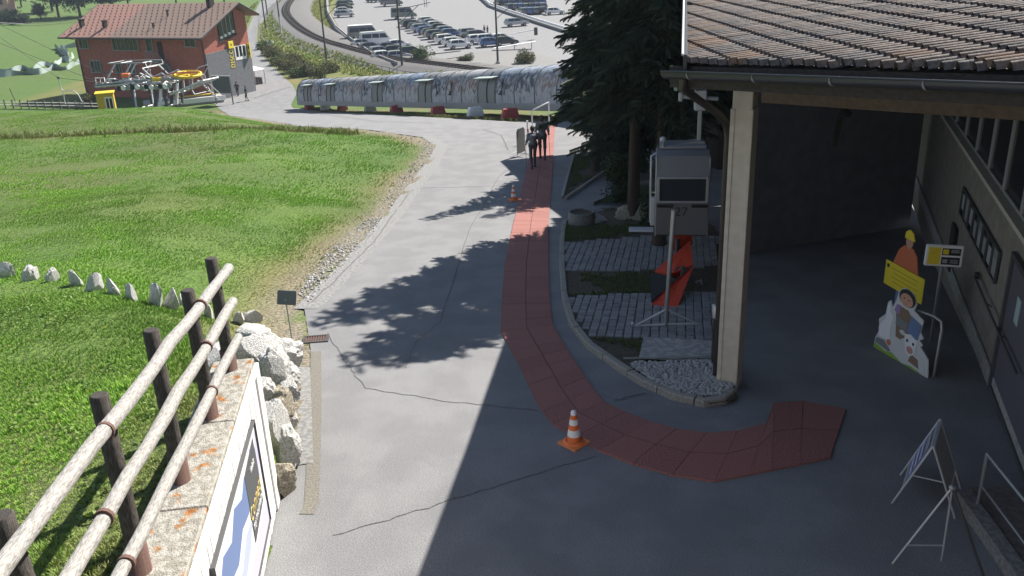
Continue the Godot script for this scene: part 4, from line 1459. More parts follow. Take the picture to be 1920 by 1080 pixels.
func build_tunnel():
	var a := Vector3(1.902, -2.418, -52.862)
	var e := Vector3(-22.357, -8.17, -95.076)
	var dir := (e - a).normalized()
	a -= dir * 9.5
	var t := thing("covered_conveyor", "long arched tunnel with printed panels over the ski conveyor", "conveyor tunnel", e)
	var bk := (a - e).normalized().cross(Vector3.UP).normalized() * 1.6
	e -= bk
	a -= bk
	t.transform = frame_at(e, a - e, Vector3.UP)      # local x runs uphill from the lower end
	var length := a.distance_to(e)
	var n := roundi(length / 2.42)
	var seg := length / n
	var prof := []                                     # z towards the road is +
	for k in 15:
		var th := PI * k / 14.0
		prof.append(Vector2(1.5 * signf(cos(th)) * pow(absf(cos(th)), 0.8), 0.38 + 2.12 * pow(sin(th), 0.78)))
	var pics := []
	for i in 9:
		pics.append(print_picture(i))
	var clear := plain("film_grey", lin(0.2, 0.205, 0.205), 0.4)
	var doors := [1, 4, 9, 13, 17]
	for i in n:
		var x0 := i * seg + 0.04
		var x1 := (i + 1) * seg - 0.04
		for part in 2:
			var b := Shape.new()
			b.smooth(true)
			var k0 := 0 if part == 0 else 7
			for k in range(k0, k0 + 7):
				var p: Vector2 = prof[k]
				var q: Vector2 = prof[k + 1]
				var v0 := 1.0 - (k - k0) / 7.0
				var v1 := 1.0 - (k + 1 - k0) / 7.0
				var cs := [Vector3(x0, p.y, p.x), Vector3(x0, q.y, q.x), Vector3(x1, q.y, q.x), Vector3(x1, p.y, p.x)]
				var uv := [Vector2(0, v0), Vector2(0, v1), Vector2(1, v1), Vector2(1, v0)]
				for z in [0, 1, 2, 0, 2, 3]:
					b.v(cs[z], uv[z])
			var mat = pics[(i * 4 + part) % 9]
			if i in doors and part == 0: mat = clear
			obj("printed_panel" if mat != clear else "door_panel", b, mat, t)
		if i in doors:
			var d := Shape.new()
			d.box(Vector3(x0 + seg * 0.5, 2.02, 1.42), Vector3(seg * 1.05, 0.06, 0.55), 0.01, Basis(Vector3.RIGHT, 0.12))
			obj("door_hood", d, "net_green", t)
			for s in [0.52, 0.97]:
				d = Shape.new()
				for k in 5:
					var p: Vector2 = prof[k]
					var q: Vector2 = prof[k + 1]
					d.bar(Vector3(x0 + seg * s, p.y, p.x + 0.03), Vector3(x0 + seg * s, q.y, q.x + 0.03), 0.06, 0.05)
				obj("door_frame", d, "dark_grey", t)
		elif i % 5 == 3 or i in [14, 15]:
			# a printed figure in mid-jump
			var f := Shape.new()
			var cx := x0 + seg * 0.45
			var tf := frame_at(Vector3(cx, 1.45, 1.57), Vector3.RIGHT, Vector3(0, 1, -0.25)) * Transform3D(Basis(Vector3.BACK, 0.3 * (i % 3 - 1)), Vector3.ZERO)
			f.slab(PackedVector2Array([Vector2(-0.06, 0.42), Vector2(0.0, 0.52), Vector2(0.08, 0.44), Vector2(0.12, 0.2), Vector2(0.3, 0.26), Vector2(0.12, 0.08), Vector2(0.16, -0.2), Vector2(0.3, -0.42), Vector2(0.36, -0.5), Vector2(-0.3, -0.62), Vector2(-0.12, -0.5), Vector2(0.02, -0.2), Vector2(-0.1, 0.1), Vector2(-0.26, 0.2), Vector2(-0.12, 0.26)]), 0.01, tf)
			obj("printed_figure", f, "ink", t)
	for i in n + 1:
		var b := Shape.new()
		for k in 14:
			var p: Vector2 = prof[k]
			var q: Vector2 = prof[k + 1]
			b.bar(Vector3(i * seg, p.y, p.x * 1.01), Vector3(i * seg, q.y + 0.01, q.x * 1.01), 0.075, 0.05)
		obj("hoop", b, "dark_grey" if i < 5 else "grey_steel", t)
	var pl := Shape.new()
	for s in [-1, 1]:
		pl.box(Vector3(length * 0.5, 0.17, 1.52 * s), Vector3(length, 0.42, 0.14), 0.02)
	obj("plinth", pl, "frame_grey", t)
	pl = Shape.new()
	pl.box(Vector3(length * 0.5, 0.1, 0), Vector3(length + 2.0, 0.2, 1.2))
	obj("belt", pl, "black_rubber", t)
	# weedy strip in front, and the water-filled barriers
	var kinds := ["red", "white", "red", "white", "red", "red", "white", "red"]
	var spots := [[Vector3(-20.709, -8.448, -93.305), Vector3(-18.736, -8.342, -91.898), Vector3(-16.529, -8.129, -89.516), Vector3(-12.229, -6.703, -79.793), Vector3(-8.834, -5.5, -71.425), Vector3(-4.815, -4.319, -62.995), Vector3(-1.964, -3.633, -57.943), Vector3(0.305, -3.071, -53.625)]]
	var words := ["first red barrier, at the lower mouth of the covered conveyor", "white barrier between the first and second red ones", "second red barrier from the conveyor's lower mouth", "white barrier below the second door hood of the conveyor", "lone red barrier, third red one from the conveyor's lower mouth", "red barrier below the middle of the conveyor, fourth red one from its mouth", "white barrier nearest the two walkers", "largest red barrier, next to the walkers"]
	var proto := {}
	for c in ["red", "white"]:
		var p := thing("road_barrier", "", "barrier", Vector3.ZERO, 0.0, "water-filled barriers along the road")
		var b := Shape.new()
		b.slab(PackedVector2Array([Vector2(-0.5, 0.06), Vector2(-0.5, 0.16), Vector2(-0.4, 0.5), Vector2(-0.37, 0.6), Vector2(0.37, 0.6), Vector2(0.4, 0.5), Vector2(0.5, 0.16), Vector2(0.5, 0.06), Vector2(0.28, 0.06), Vector2(0.26, 0.0), Vector2(0.12, 0.0), Vector2(0.1, 0.06), Vector2(-0.1, 0.06), Vector2(-0.12, 0.0), Vector2(-0.26, 0.0), Vector2(-0.28, 0.06)]), 0.26)
		b.slab(PackedVector2Array([Vector2(-0.47, 0.08), Vector2(-0.38, 0.42), Vector2(0.38, 0.42), Vector2(0.47, 0.08)]), 0.42)
		obj("body", b, "barrier_" + c, p)
		b = Shape.new()
		for x in [-0.24, 0.0, 0.24]:
			b.box(Vector3(x, 0.5, 0), Vector3(0.07, 0.12, 0.3), 0.01)
		b.box(Vector3(0, 0.615, 0), Vector3(0.14, 0.04, 0.14), 0.01)
		obj("rib", b, "barrier_" + c, p)
		proto[c] = p
	for c in proto: proto[c].scale = Vector3.ONE * 1.15
	var used := {}
	for i in 8:
		var at: Vector3 = spots[0][i]
		var turn := 0.95 - i * 0.08
		if not used.has(kinds[i]):
			used[kinds[i]] = true
			proto[kinds[i]].position = at
			proto[kinds[i]].rotation.y = turn
			proto[kinds[i]].set_meta("label", words[i])
		else:
			copy(proto[kinds[i]], words[i], at, turn)

# ---------------------------------------------------------------- the red building
func build_red_building():
	var o := Vector3(-34.498, -8.8, -104.472)
	var t := thing("red_building", "red rendered building with tiled roof and grey gable base behind the chairlift", "building")
	t.transform = frame_at(o, Vector3(0.903, 0, 0.43), Vector3.UP)      # local x: right along the front; +z towards the camera; front at z = 0
	t.scale = Vector3(0.82, 1.0, 1.15)
	var w := 25.3
	var dep := 6.7
	var s := Shape.new()
	s.slab(PackedVector2Array([Vector2(0, -0.5), Vector2(0, 7.6), Vector2(-5.0, 10.3), Vector2(-dep, 9.2), Vector2(-dep, -0.5)]), w, Transform3D(Basis(Vector3(0, 0, 1), Vector3.UP, Vector3.LEFT), Vector3(-w * 0.5, 0, 0)))
	obj("wall", s, "red_wall", t)
	s = Shape.new()
	s.slab(PackedVector2Array([Vector2(0.01, -0.4), Vector2(0.01, 5.35), Vector2(-dep, 5.75), Vector2(-dep, -0.4)]), 0.12, Transform3D(Basis(Vector3(0, 0, 1), Vector3.UP, Vector3.LEFT), Vector3(0.05, 0, 0)))
	obj("grey_cladding", s, "grey_wall", t)
	# roof: two slopes with overhang
	s = Shape.new()
	var ridge := Vector2(-5.0, 10.75)
	var eave := Vector2(1.1, 7.35)
	var back := Vector2(-7.9, 9.15)
	for pr in [[-27.0, -16.5, "clay_tile"], [-16.5, 1.3, "clay_tile_dull"]]:
		s = Shape.new()
		s.slab(PackedVector2Array([eave, ridge, ridge + Vector2(0, -0.22), eave + Vector2(0, -0.22)]), pr[1] - pr[0], Transform3D(Basis(Vector3(0, 0, 1), Vector3.UP, Vector3.LEFT), Vector3((pr[0] + pr[1]) * 0.5, 0, 0)))
		obj("roof", s, pr[2], t)
	var roof := t.get_node("roof")
	s = Shape.new()
	s.slab(PackedVector2Array([ridge + Vector2(-0.01, 0), back, back + Vector2(0, -0.22), ridge + Vector2(-0.01, -0.22)]), 28.3, Transform3D(Basis(Vector3(0, 0, 1), Vector3.UP, Vector3.LEFT), Vector3(-12.85, 0, 0)))
	obj("rear_roof", s, "clay_tile_dull", t)
	s = Shape.new()
	s.tube([Vector3(-27.0, 7.22, 1.16), Vector3(1.3, 7.22, 1.16)], 0.08, 8)
	s.tube([Vector3(1.3, 7.3, 1.1), Vector3(1.3, 10.66, -5.0)], 0.08, 6)
	s.tube([Vector3(1.3, 10.66, -5.0), Vector3(1.3, 9.1, -7.9)], 0.08, 6)
	s.tube([Vector3(-27.0, 7.3, 1.1), Vector3(-27.0, 10.7, -5.0)], 0.08, 6)
	obj("gutter", s, "dark_grey", t)
	s = Shape.new()
	var up := Vector3(0, 3.4, -6.1).normalized()
	for j in 11:                                                # rows of snow guards
		for i in 26:
			var x := -26.3 + i * 1.06 + (0.5 if j % 2 else 0.0)
			var p := Vector3(x, 7.37, 1.1) + up * (0.5 + j * 0.6)
			s.box(p + Vector3(0, 0.05, 0), Vector3(0.12, 0.1, 0.1))
	obj("snow_guard", s, "dark_timber", roof)
	for c in [[-24.6, 2.2, 0.5, 0.9], [-19.5, 2.0, 0.45, 0.85], [-3.2, 6.2, 0.7, 1.5], [-9.5, 4.3, 0.2, 0.7], [-9.8, 2.0, 0.2, 0.5]]:
		s = Shape.new()
		var p: Vector3 = Vector3(c[0], 7.37, 1.1) + up * c[1]
		s.box(p + Vector3(0, c[3] * 0.4, 0), Vector3(c[2], c[3], c[2]), 0.02)
		s.box(p + Vector3(0, c[3] * 0.92, 0), Vector3(c[2] * 1.3, 0.1, c[2] * 1.3), 0.02)
		obj("chimney", s, "dark_timber", roof)
	# windows on the front: centre from the right corner, sill, width, height, panes
	for q in [[-23.6, 5.9, 1.7, 1.2, 3], [-15.0, 5.75, 5.0, 1.3, 6], [-10.2, 5.7, 1.1, 1.3, 1], [-2.3, 6.25, 1.9, 1.1, 2], [-22.0, 3.0, 1.9, 1.35, 3], [-17.2, 3.0, 1.1, 1.2, 2], [-14.6, 3.0, 1.3, 1.2, 2], [-7.7, 2.9, 1.1, 1.2, 2]]:
		var f := Shape.new()
		f.box(Vector3(q[0], q[1] + q[3] + 0.06, 0.05), Vector3(q[2] + 0.24, 0.12, 0.16))
		for e in [-1, 1]:
			f.box(Vector3(q[0] + (q[2] * 0.5 + 0.06) * e, q[1] + q[3] * 0.5, 0.05), Vector3(0.12, q[3], 0.16))
		for k in range(1, q[4]):
			f.box(Vector3(q[0] - q[2] * 0.5 + q[2] * k / q[4], q[1] + q[3] * 0.5, 0.03), Vector3(0.09, q[3], 0.08))
		var win := obj("window", f, "frame_grey", t)
		f = Shape.new()
		f.box(Vector3(q[0], q[1] - 0.05, 0.09), Vector3(q[2] + 0.4, 0.1, 0.26))
		obj("sill", f, "frame_grey", win)
		for k in q[4]:
			f = Shape.new()
			f.box(Vector3(q[0] - q[2] * 0.5 + q[2] * (k + 0.5) / q[4], q[1] + q[3] * 0.5, 0.012), Vector3(q[2] / q[4] - 0.09, q[3], 0.02))
			obj("pane", f, "glass_dark", win)
	# upper door, landing and stair
	s = Shape.new()
	s.box(Vector3(-8.3, 5.7, 0.02), Vector3(0.95, 2.1, 0.06))
	obj("door", s, "dark_timber", t)
	s = Shape.new()
	s.box(Vector3(-8.5, 4.55, 0.7), Vector3(2.6, 0.12, 1.3))
	for k in 14:
		s.box(Vector3(-7.0 + k * 0.28, 4.4 - k * 0.24, 0.8), Vector3(0.28, 0.05, 0.9))
	s.bar(Vector3(-7.2, 4.45, 1.26), Vector3(-3.1, 0.95, 1.26), 0.2, 0.05)
	obj("stair", s, "grey_steel", t)
	s = Shape.new()
	s.tube([Vector3(-9.7, 5.6, 0.1), Vector3(-9.7, 5.6, 1.3), Vector3(-7.2, 5.6, 1.3), Vector3(-3.1, 2.0, 1.3)], 0.035, 6)
	for k in 10:
		var x := -9.7 + k * 0.3
		s.bar(Vector3(x, 4.6, 1.3), Vector3(x, 5.6, 1.3), 0.03, 0.03)
	for k in 9:
		s.bar(Vector3(-6.8 + k * 0.45, 4.2 - k * 0.39, 1.3), Vector3(-6.8 + k * 0.45, 5.2 - k * 0.39, 1.3), 0.03, 0.03)
	obj("railing", s, "grey_steel", t)
	s = Shape.new()
	s.tube([Vector3(-25.15, 7.2, 1.1), Vector3(-25.15, 6.9, 0.12), Vector3(-25.15, 0, 0.12)], 0.06, 6)
	obj("downpipe", s, "dark_grey", t)
	s = Shape.new()
	s.tube([Vector3(-0.15, 7.2, 1.1), Vector3(-0.15, 6.9, 0.12), Vector3(-0.15, 0, 0.12)], 0.06, 6)
	obj("downpipe", s, "dark_grey", t)
	# gable: dark glazed opening, signs, white window (local x = 0 plane, z runs back)
	s = Shape.new()
	s.slab(PackedVector2Array([Vector2(-2.3, 6.5), Vector2(-2.3, 8.55), Vector2(-4.9, 9.75), Vector2(-4.9, 7.15)]), 0.06, Transform3D(Basis(Vector3(0, 0, 1), Vector3.UP, Vector3.LEFT), Vector3(0.02, 0, 0)))
	var gw := obj("gable_window", s, "glass_dark", t)
	for k in 5:
		s = Shape.new()
		var zz := -2.35 - k * 0.62
		s.box(Vector3(0.06, 7.75 + k * 0.2, zz), Vector3(0.1, 2.2, 0.09))
		obj("mullion", s, "dark_timber" if k in [0, 4] else "frame_grey", gw)
		if k < 4:
			s = Shape.new()
			s.box(Vector3(0.05, 6.95 + k * 0.16, zz - 0.32), Vector3(0.05, 0.3, 0.34))
			obj("light_blind", s, "white_paint", gw)
	s = Shape.new()
	s.bar(Vector3(0.1, 6.4, -2.2), Vector3(0.1, 7.1, -5.0), 0.12, 0.16)
	obj("sill", s, "dark_timber", gw)
	s = Shape.new()
	s.box(Vector3(0.18, 5.98, -3.75), Vector3(0.14, 0.85, 0.72), 0.01)
	var ys := obj("yellow_sign", s, "sign_yellow", t)
	s = Shape.new()
	s.box(Vector3(0.255, 5.98, -3.75), Vector3(0.01, 0.22, 0.16))
	obj("emblem", s, "ink", ys)
	var xf := Transform3D(Basis(Vector3(0, 0, -1), Vector3.UP, Vector3.RIGHT), Vector3(0.13, 4.35, -3.7)) * Transform3D(Basis(Vector3.BACK, PI / 2), Vector3.ZERO)
	lettering("lettering", "DISCO", 0.62, xf, "sign_yellow", t, 0.05)
	s = Shape.new()
	s.box(Vector3(0.1, 4.25, -5.1), Vector3(0.1, 0.34, 1.7))
	s.box(Vector3(0.1, 5.7, -5.1), Vector3(0.12, 0.08, 1.8))
	for k in 4:
		s.box(Vector3(0.1, 5.0, -4.3 - k * 0.55), Vector3(0.1, 1.4, 0.14))
	var ww := obj("white_window", s, "white_paint", t)
	s = Shape.new()
	s.box(Vector3(0.085, 4.95, -5.1), Vector3(0.05, 1.4, 1.6))
	obj("pane", s, "glass_dark", ww)
	s = Shape.new()
	s.box(Vector3(0.3, 5.0, -6.3), Vector3(0.5, 1.7, 0.12), 0.01)
	var ys2 := obj("yellow_sign", s, "sign_yellow", t)
	s = Shape.new()
	for k in 2:
		s.box(Vector3(0.34, 4.65 + k * 0.7, -6.235), Vector3(0.2, 0.35, 0.012))
	obj("emblem", s, "ink", ys2)

# ---------------------------------------------------------------- lower station of the chairlift, in front of the red building
func build_lift_station():
	var t := thing("chairlift_station", "open steel chairlift station with yellow bullwheel in front of the red building", "lift station")
	var zf := 91.0
	# frame members as the photograph shows them, on a plane 91 m from the camera; every member gets a twin 2.4 m behind
	var back := Vector3(0.9, 0, -2.3)
	for m in [
		[[Vector3(-41.351, -2.914, -93.914), Vector3(-37.337, -3.02, -93.873), Vector3(-37.242, -3.387, -93.729)], 0.07, "grey_steel"],
		[[Vector3(-40.518, -2.999, -93.881), Vector3(-41.663, -4.876, -93.145)], 0.08, "pale_steel"],
		[[Vector3(-38.401, -3.082, -93.848), Vector3(-39.432, -4.912, -93.131)], 0.08, "pale_steel"],
		[[Vector3(-37.695, -3.525, -93.674), Vector3(-36.732, -4.447, -93.313), Vector3(-35.711, -4.071, -93.46), Vector3(-34.625, -4.737, -93.199)], 0.08, "pale_steel"],
		[[Vector3(-42.784, -4.988, -93.101), Vector3(-39.2, -4.713, -93.209), Vector3(-35.85, -4.689, -93.218), Vector3(-33.339, -4.684, -93.22)], 0.12, "grey_steel"],
		[[Vector3(-42.68, -5.148, -93.038), Vector3(-38.933, -4.983, -93.103), Vector3(-35.586, -5.011, -93.092)], 0.1, "pale_steel"],
		[[Vector3(-36.844, -4.442, -93.315), Vector3(-34.149, -4.081, -93.457), Vector3(-31.806, -4.121, -93.441)], 0.07, "barrier_red"],
		[[Vector3(-34.914, -6.181, -92.633), Vector3(-33.383, -5.669, -92.834), Vector3(-31.398, -4.968, -93.109)], 0.13, "pale_steel"],
		[[Vector3(-35.14, -5.029, -93.085), Vector3(-35.071, -5.967, -92.717)], 0.07, "pale_steel"],
		[[Vector3(-34.179, -4.755, -93.192), Vector3(-34.175, -5.898, -92.744)], 0.07, "pale_steel"],
		[[Vector3(-32.888, -4.598, -93.254), Vector3(-32.713, -5.644, -92.844), Vector3(-32.351, -6.282, -92.594)], 0.09, "grey_steel"],
		[[Vector3(-38.989, -4.981, -93.104), Vector3(-38.543, -7.441, -92.139)], 0.16, "dark_grey"],
		[[Vector3(-38.715, -5.096, -93.059), Vector3(-38.487, -7.443, -92.138)], 0.12, "pale_steel"],
		[[Vector3(-36.32, -5.19, -93.022), Vector3(-36.477, -7.418, -92.148)], 0.2, "dark_grey"],
		[[Vector3(-35.818, -5.21, -93.014), Vector3(-35.975, -7.438, -92.14)], 0.16, "white_paint"],
		[[Vector3(-35.428, -5.225, -93.008), Vector3(-35.307, -7.464, -92.13)], 0.16, "dark_grey"],
		[[Vector3(-42.64, -4.266, -93.384), Vector3(-42.566, -5.1, -93.057), Vector3(-41.622, -5.189, -93.022), Vector3(-41.693, -4.303, -93.369), Vector3(-42.64, -4.266, -93.384)], 0.05, "white_paint"],
		[[Vector3(-42.139, -4.286, -93.376), Vector3(-42.123, -5.17, -93.03)], 0.04, "white_paint"],
		[[Vector3(-42.603, -4.683, -93.22), Vector3(-41.658, -4.772, -93.185)], 0.04, "white_paint"],
		[[Vector3(-32.02, -3.905, -93.526), Vector3(-31.785, -3.654, -93.624), Vector3(-30.882, -3.43, -93.712)], 0.05, "pale_steel"],
		[[Vector3(-31.5, -4.756, -93.192), Vector3(-30.896, -3.741, -93.59)], 0.05, "pale_steel"]]:
		var b := Shape.new()
		b.tube(m[0], m[1], 6)
		if m[1] > 0.06 and m[2] != "barrier_red":
			var bk := []
			for p: Vector3 in m[0]:
				bk.append(p + back)
			b.tube(bk, m[1], 6)
			b.tube([m[0][0], bk[0]], m[1] * 0.6, 5)
			b.tube([m[0][-1], bk[-1]], m[1] * 0.6, 5)
		obj("steel_frame", b, m[2], t)
	# bullwheel, tyres and sheaves
	var s := Shape.new()
	var hub := Vector3(-33.299, -4.564, -94.341)
	s.lathe(Vector3.ZERO, [Vector2(1.25, 0.0), Vector2(1.45, 0.05), Vector2(1.4, 0.16), Vector2(1.45, 0.26), Vector2(1.25, 0.3), Vector2(1.25, 0.0)], 28)
	for k in 6:
		var a := TAU * k / 6.0
		s.bar(Vector3(0, 0.15, 0), Vector3(cos(a) * 1.3, 0.15, sin(a) * 1.3), 0.16, 0.14)
	var bw := obj("bullwheel", s, "lift_yellow", t)
	bw.position = hub
	bw.rotation = Vector3(0.12, 0, -0.06)
	s = Shape.new()
	s.tube([Vector3(-35.327, -4.484, -94.373), Vector3(-34.076, -4.271, -94.456), Vector3(-32.163, -4.399, -94.406)], 0.16, 8)
	obj("drive_cover", s, "lift_yellow", t)
	for k in 12:
		s = Shape.new()
		s.tube([Vector3(0, 0, -0.06), Vector3(0, 0, 0.06)], 0.26, 12)
		var o := obj("tyre_wheel", s, ["black_rubber", "white_paint", "grey_steel"][k % 3], t)
		o.position = Vector3(-40.012, -5.281, -92.449).lerp(Vector3(-34.687, -5.335, -92.428), k / 11.0) + Vector3(0, rng.randfn(0, 0.06), 0)
	for k in 16:
		s = Shape.new()
		s.box(Vector3.ZERO, Vector3(rng.randf_range(0.25, 0.7), rng.randf_range(0.2, 0.55), 0.4), 0.03)
		var o := obj("gear_box", s, ["grey_steel", "pale_steel", "dark_grey", "galvanised"][k % 4], t)
		o.position = Vector3(-41.505, -4.581, -94.12).lerp(Vector3(-35.51, -5.236, -93.863), k / 15.0) + Vector3(0, rng.randfn(0, 0.25), rng.randfn(0, 0.4))
	s = Shape.new()
	s.box(Vector3.ZERO, Vector3(0.8, 0.4, 0.5), 0.05)
	var om := obj("motor", s, "orange_plastic", t)
	om.position = Vector3(-39.713, -4.204, -94.053)
	s = Shape.new()
	s.box(Vector3.ZERO, Vector3(0.9, 0.4, 0.5), 0.08)
	om = obj("motor", s, "lift_yellow", t)
	om.position = Vector3(-36.238, -4.622, -93.244)
	for k in 34:                                     # ladders, braces and pipework among the machinery
		s = Shape.new()
		var p0 := Vector3(-41.608, -4.624, -93.673).lerp(Vector3(-35.02, -5.196, -93.449), rng.randf()) + Vector3(0, rng.randfn(0.1, 0.35), rng.randfn(-0.8, 0.9))
		var p1 := p0 + Vector3(rng.randfn(0, 0.8), rng.randfn(-0.3, 0.6), rng.randfn(0, 0.5))
		s.tube([p0, p1], rng.randf_range(0.03, 0.07), 5)
		obj("brace", s, ["grey_steel", "pale_steel", "dark_grey", "white_paint"][k % 4], t)
	# control hut
	var hut := thing("control_hut", "small ochre control hut with a glazed door left of the lift station", "hut", Vector3(-43.829, -8.6, -97.414), 0.35)
	s = Shape.new()
	s.box(Vector3(0, 1.05, 0), Vector3(1.75, 2.3, 1.6), 0.04)
	obj("wall", s, "hut_yellow", hut)
	s = Shape.new()
	s.box(Vector3(0, 2.27, 0), Vector3(2.0, 0.14, 1.9), 0.04)
	obj("roof", s, "lift_yellow", hut)
	s = Shape.new()
	s.box(Vector3(0.35, 1.0, 0.81), Vector3(0.85, 1.7, 0.05), 0.01)
	var hd := obj("door", s, "white_paint", hut)
	for k in 2:
		s = Shape.new()
		s.box(Vector3(0.17 + k * 0.36, 1.1, 0.84), Vector3(0.26, 1.2, 0.02))
		obj("pane", s, "glass_dark", hd)
	# platform, stair, barrier fence, board
	var o2 := thing("loading_platform", "white edged loading platform below the bullwheel", "platform", Vector3(-37.329, -8.8, -102.935), 0.45)
	s = Shape.new()
	s.box(Vector3(0, 0.35, 0), Vector3(8.6, 0.7, 3.2), 0.05)
	obj("deck", s, "concrete", o2)
	s = Shape.new()
	s.box(Vector3(0.4, 0.5, 1.62), Vector3(8.2, 0.55, 0.06), 0.01)
	obj("edge_board", s, "white_paint", o2)
	s = Shape.new()
	s.box(Vector3(1.2, 0.9, 0.2), Vector3(5.0, 0.14, 0.5), 0.03)
	obj("mat", s, "hut_yellow", o2)
	var stair := thing("steel_stair", "steel stair descending from the bullwheel to the ground", "stair", Vector3(-32.544, -5.21, -95.162), 0.5)
	for k in 12:
		s = Shape.new()
		s.box(Vector3(k * 0.16, -k * 0.2, 0), Vector3(0.2, 0.05, 0.9))
		obj("tread", s, "pale_steel", stair)
	s = Shape.new()
	for e in [-1, 1]:
		s.bar(Vector3(-0.1, 0.0, 0.47 * e), Vector3(1.9, -2.4, 0.47 * e), 0.18, 0.05)
		s.tube([Vector3(-0.2, 1.0, 0.47 * e), Vector3(1.9, -1.5, 0.47 * e)], 0.03, 6)
	obj("stringer", s, "grey_steel", stair)
	var board := thing("notice_board", "large dark notice board on two posts by the grey gable", "board", Vector3(-32.155, -8.8, -101.639), -0.35)
	s = Shape.new()
	s.box(Vector3(-0.1, 2.2, 0), Vector3(2.4, 1.9, 0.1), 0.02)
	obj("panel", s, plain("board_slate", lin(0.09, 0.1, 0.105), 0.6), board)
	s = Shape.new()
	s.box(Vector3(-0.1, 3.19, 0), Vector3(2.5, 0.08, 0.14))
	obj("top_edge", s, "pale_steel", board)
	for e in [-1, 1]:
		s = Shape.new()
		s.box(Vector3(-0.1 + 1.15 * e, 1.6, -0.06), Vector3(0.1, 3.2, 0.1))
		obj("post", s, "dark_grey", board)
	var para := thing("closed_parasol", "closed blue parasol beside the grey gable", "parasol", Vector3(-33.63, -8.8, -114.232))
	s = Shape.new()
	s.lathe(Vector3.ZERO, [Vector2(0.03, 0.0), Vector2(0.03, 0.7), Vector2(0.22, 0.8), Vector2(0.2, 1.6), Vector2(0.1, 2.4), Vector2(0.0, 2.6)], 10)
	obj("cloth", s, "parasol_blue", para)
	s = Shape.new()
	s.lathe(Vector3.ZERO, [Vector2(0.4, 0.0), Vector2(0.4, 0.12), Vector2(0.0, 0.14)], 12)
	obj("foot", s, "concrete", para)
	var tent := thing("stall_awning", "white awning over a stall beside the grey gable", "awning", Vector3(-32.897, -8.8, -117.762), -0.6)
	s = Shape.new()
	s.slab(PackedVector2Array([Vector2(-1.2, 2.1), Vector2(1.2, 1.8), Vector2(1.2, 1.9), Vector2(-1.2, 2.2)]), 1.8)
	obj("cloth", s, "tent_white", tent)
	for e in [[-1.1, 0.8], [1.1, 0.8], [1.1, -0.8], [-1.1, -0.8]]:
		s = Shape.new()
		s.box(Vector3(e[0], 0.95, e[1]), Vector3(0.06, 1.9, 0.06))
		obj("post", s, "grey_steel", tent)
	s = Shape.new()
	s.box(Vector3(0.2, 0.45, 0), Vector3(1.6, 0.9, 0.9), 0.03)
	obj("counter", s, "dark_grey", tent)
	# chair hanging on the rope, ropes running off to the left
	var chair := thing("lift_chair", "empty lift chair hanging on the rope left of the lift station", "lift chair", Vector3(-44.952, -3.753, -90.363))
	s = Shape.new()
	s.tube([Vector3(0, 0, 0), Vector3(0, -0.9, 0), Vector3(0.1, -1.25, 0), Vector3(0.5, -1.3, 0), Vector3(1.2, -1.3, 0), Vector3(1.6, -1.7, 0), Vector3(1.85, -2.5, 0)], 0.05, 6)
	s.tube([Vector3(0.15, -1.3, 0), Vector3(0.1, -2.2, 0.0), Vector3(0.15, -2.6, 0.1)], 0.045, 6)
	obj("hanger", s, "pale_steel", chair)
	s = Shape.new()
	s.box(Vector3(0.95, -2.62, 0.2), Vector3(1.9, 0.1, 0.5), 0.04)
	obj("seat", s, "dark_grey", chair)
	s = Shape.new()
	s.box(Vector3(0.0, 0.03, 0), Vector3(0.25, 0.2, 0.25), 0.04)
	obj("grip", s, "dark_grey", chair)
	var cables := [[Vector3(-59.018, 6.196, -94.264), Vector3(-44.952, -3.753, -90.363)], [Vector3(-60.494, 3.206, -95.24), Vector3(-41.21, -4.85, -92.081)], [Vector3(-60.073, 4.736, -97.988), Vector3(-41.032, -4.628, -94.316)]]
	var cw := ["upper steel rope carrying the empty lift chair", "lower steel rope running left over the meadow from the lift station", "rear steel rope running left from the lift station"]
	for k in 3:
		s = Shape.new()
		s.tube([cables[k][0] + (cables[k][0] - cables[k][1]) * 2.0, cables[k][1]], 0.022, 5)
		if k == 0: s.tube([cables[k][1], Vector3(-40.605, -4.918, -93.128)], 0.022, 5)
		tag(obj("rope", s, "dark_grey"), cw[k], "rope", "")
	# long low timber fence on the near side of the meadow
	var fen := thing("low_fence", "long low grey timber fence on the meadow edge left of the ochre hut", "fence")
	var fp: Array = [Vector3(-67.218, -8.8, -107.725), Vector3(-52.848, -8.8, -103.483), Vector3(-46.37, -8.8, -101.203)]
	for i in 2:
		var n: int = [13, 6][i]
		for k in n:
			var a: Vector3 = fp[i].lerp(fp[i + 1], float(k) / n)
			var c: Vector3 = fp[i].lerp(fp[i + 1], float(k + 1) / n)
			s = Shape.new()
			s.box(a + Vector3(0, 0.5, 0), Vector3(0.13, 1.05, 0.13))
			obj("post", s, "post_wood", fen)
			for h in [0.42, 0.75]:
				s = Shape.new()
				s.bar(a + Vector3(0, h, 0.08), c + Vector3(0, h, 0.08), 0.24, 0.04)
				obj("rail", s, "weathered_wood", fen)
	s = Shape.new()
	s.tube([Vector3(-59.856, -8.8, -108.579), Vector3(-60.206, -6.9, -108.579)], 0.045, 6)
	tag(obj("stake", s, "dark_grey"), "thin dark stake leaning in the meadow behind the low fence", "stake")
	leafy("shrub", "pinkish flowering shrub left of the ochre hut", "shrub", "", Vector3(-48.297, -8.8, -103.095), 1.6, 0.9, "leaf_olive", 33, false, 160, 0.4)

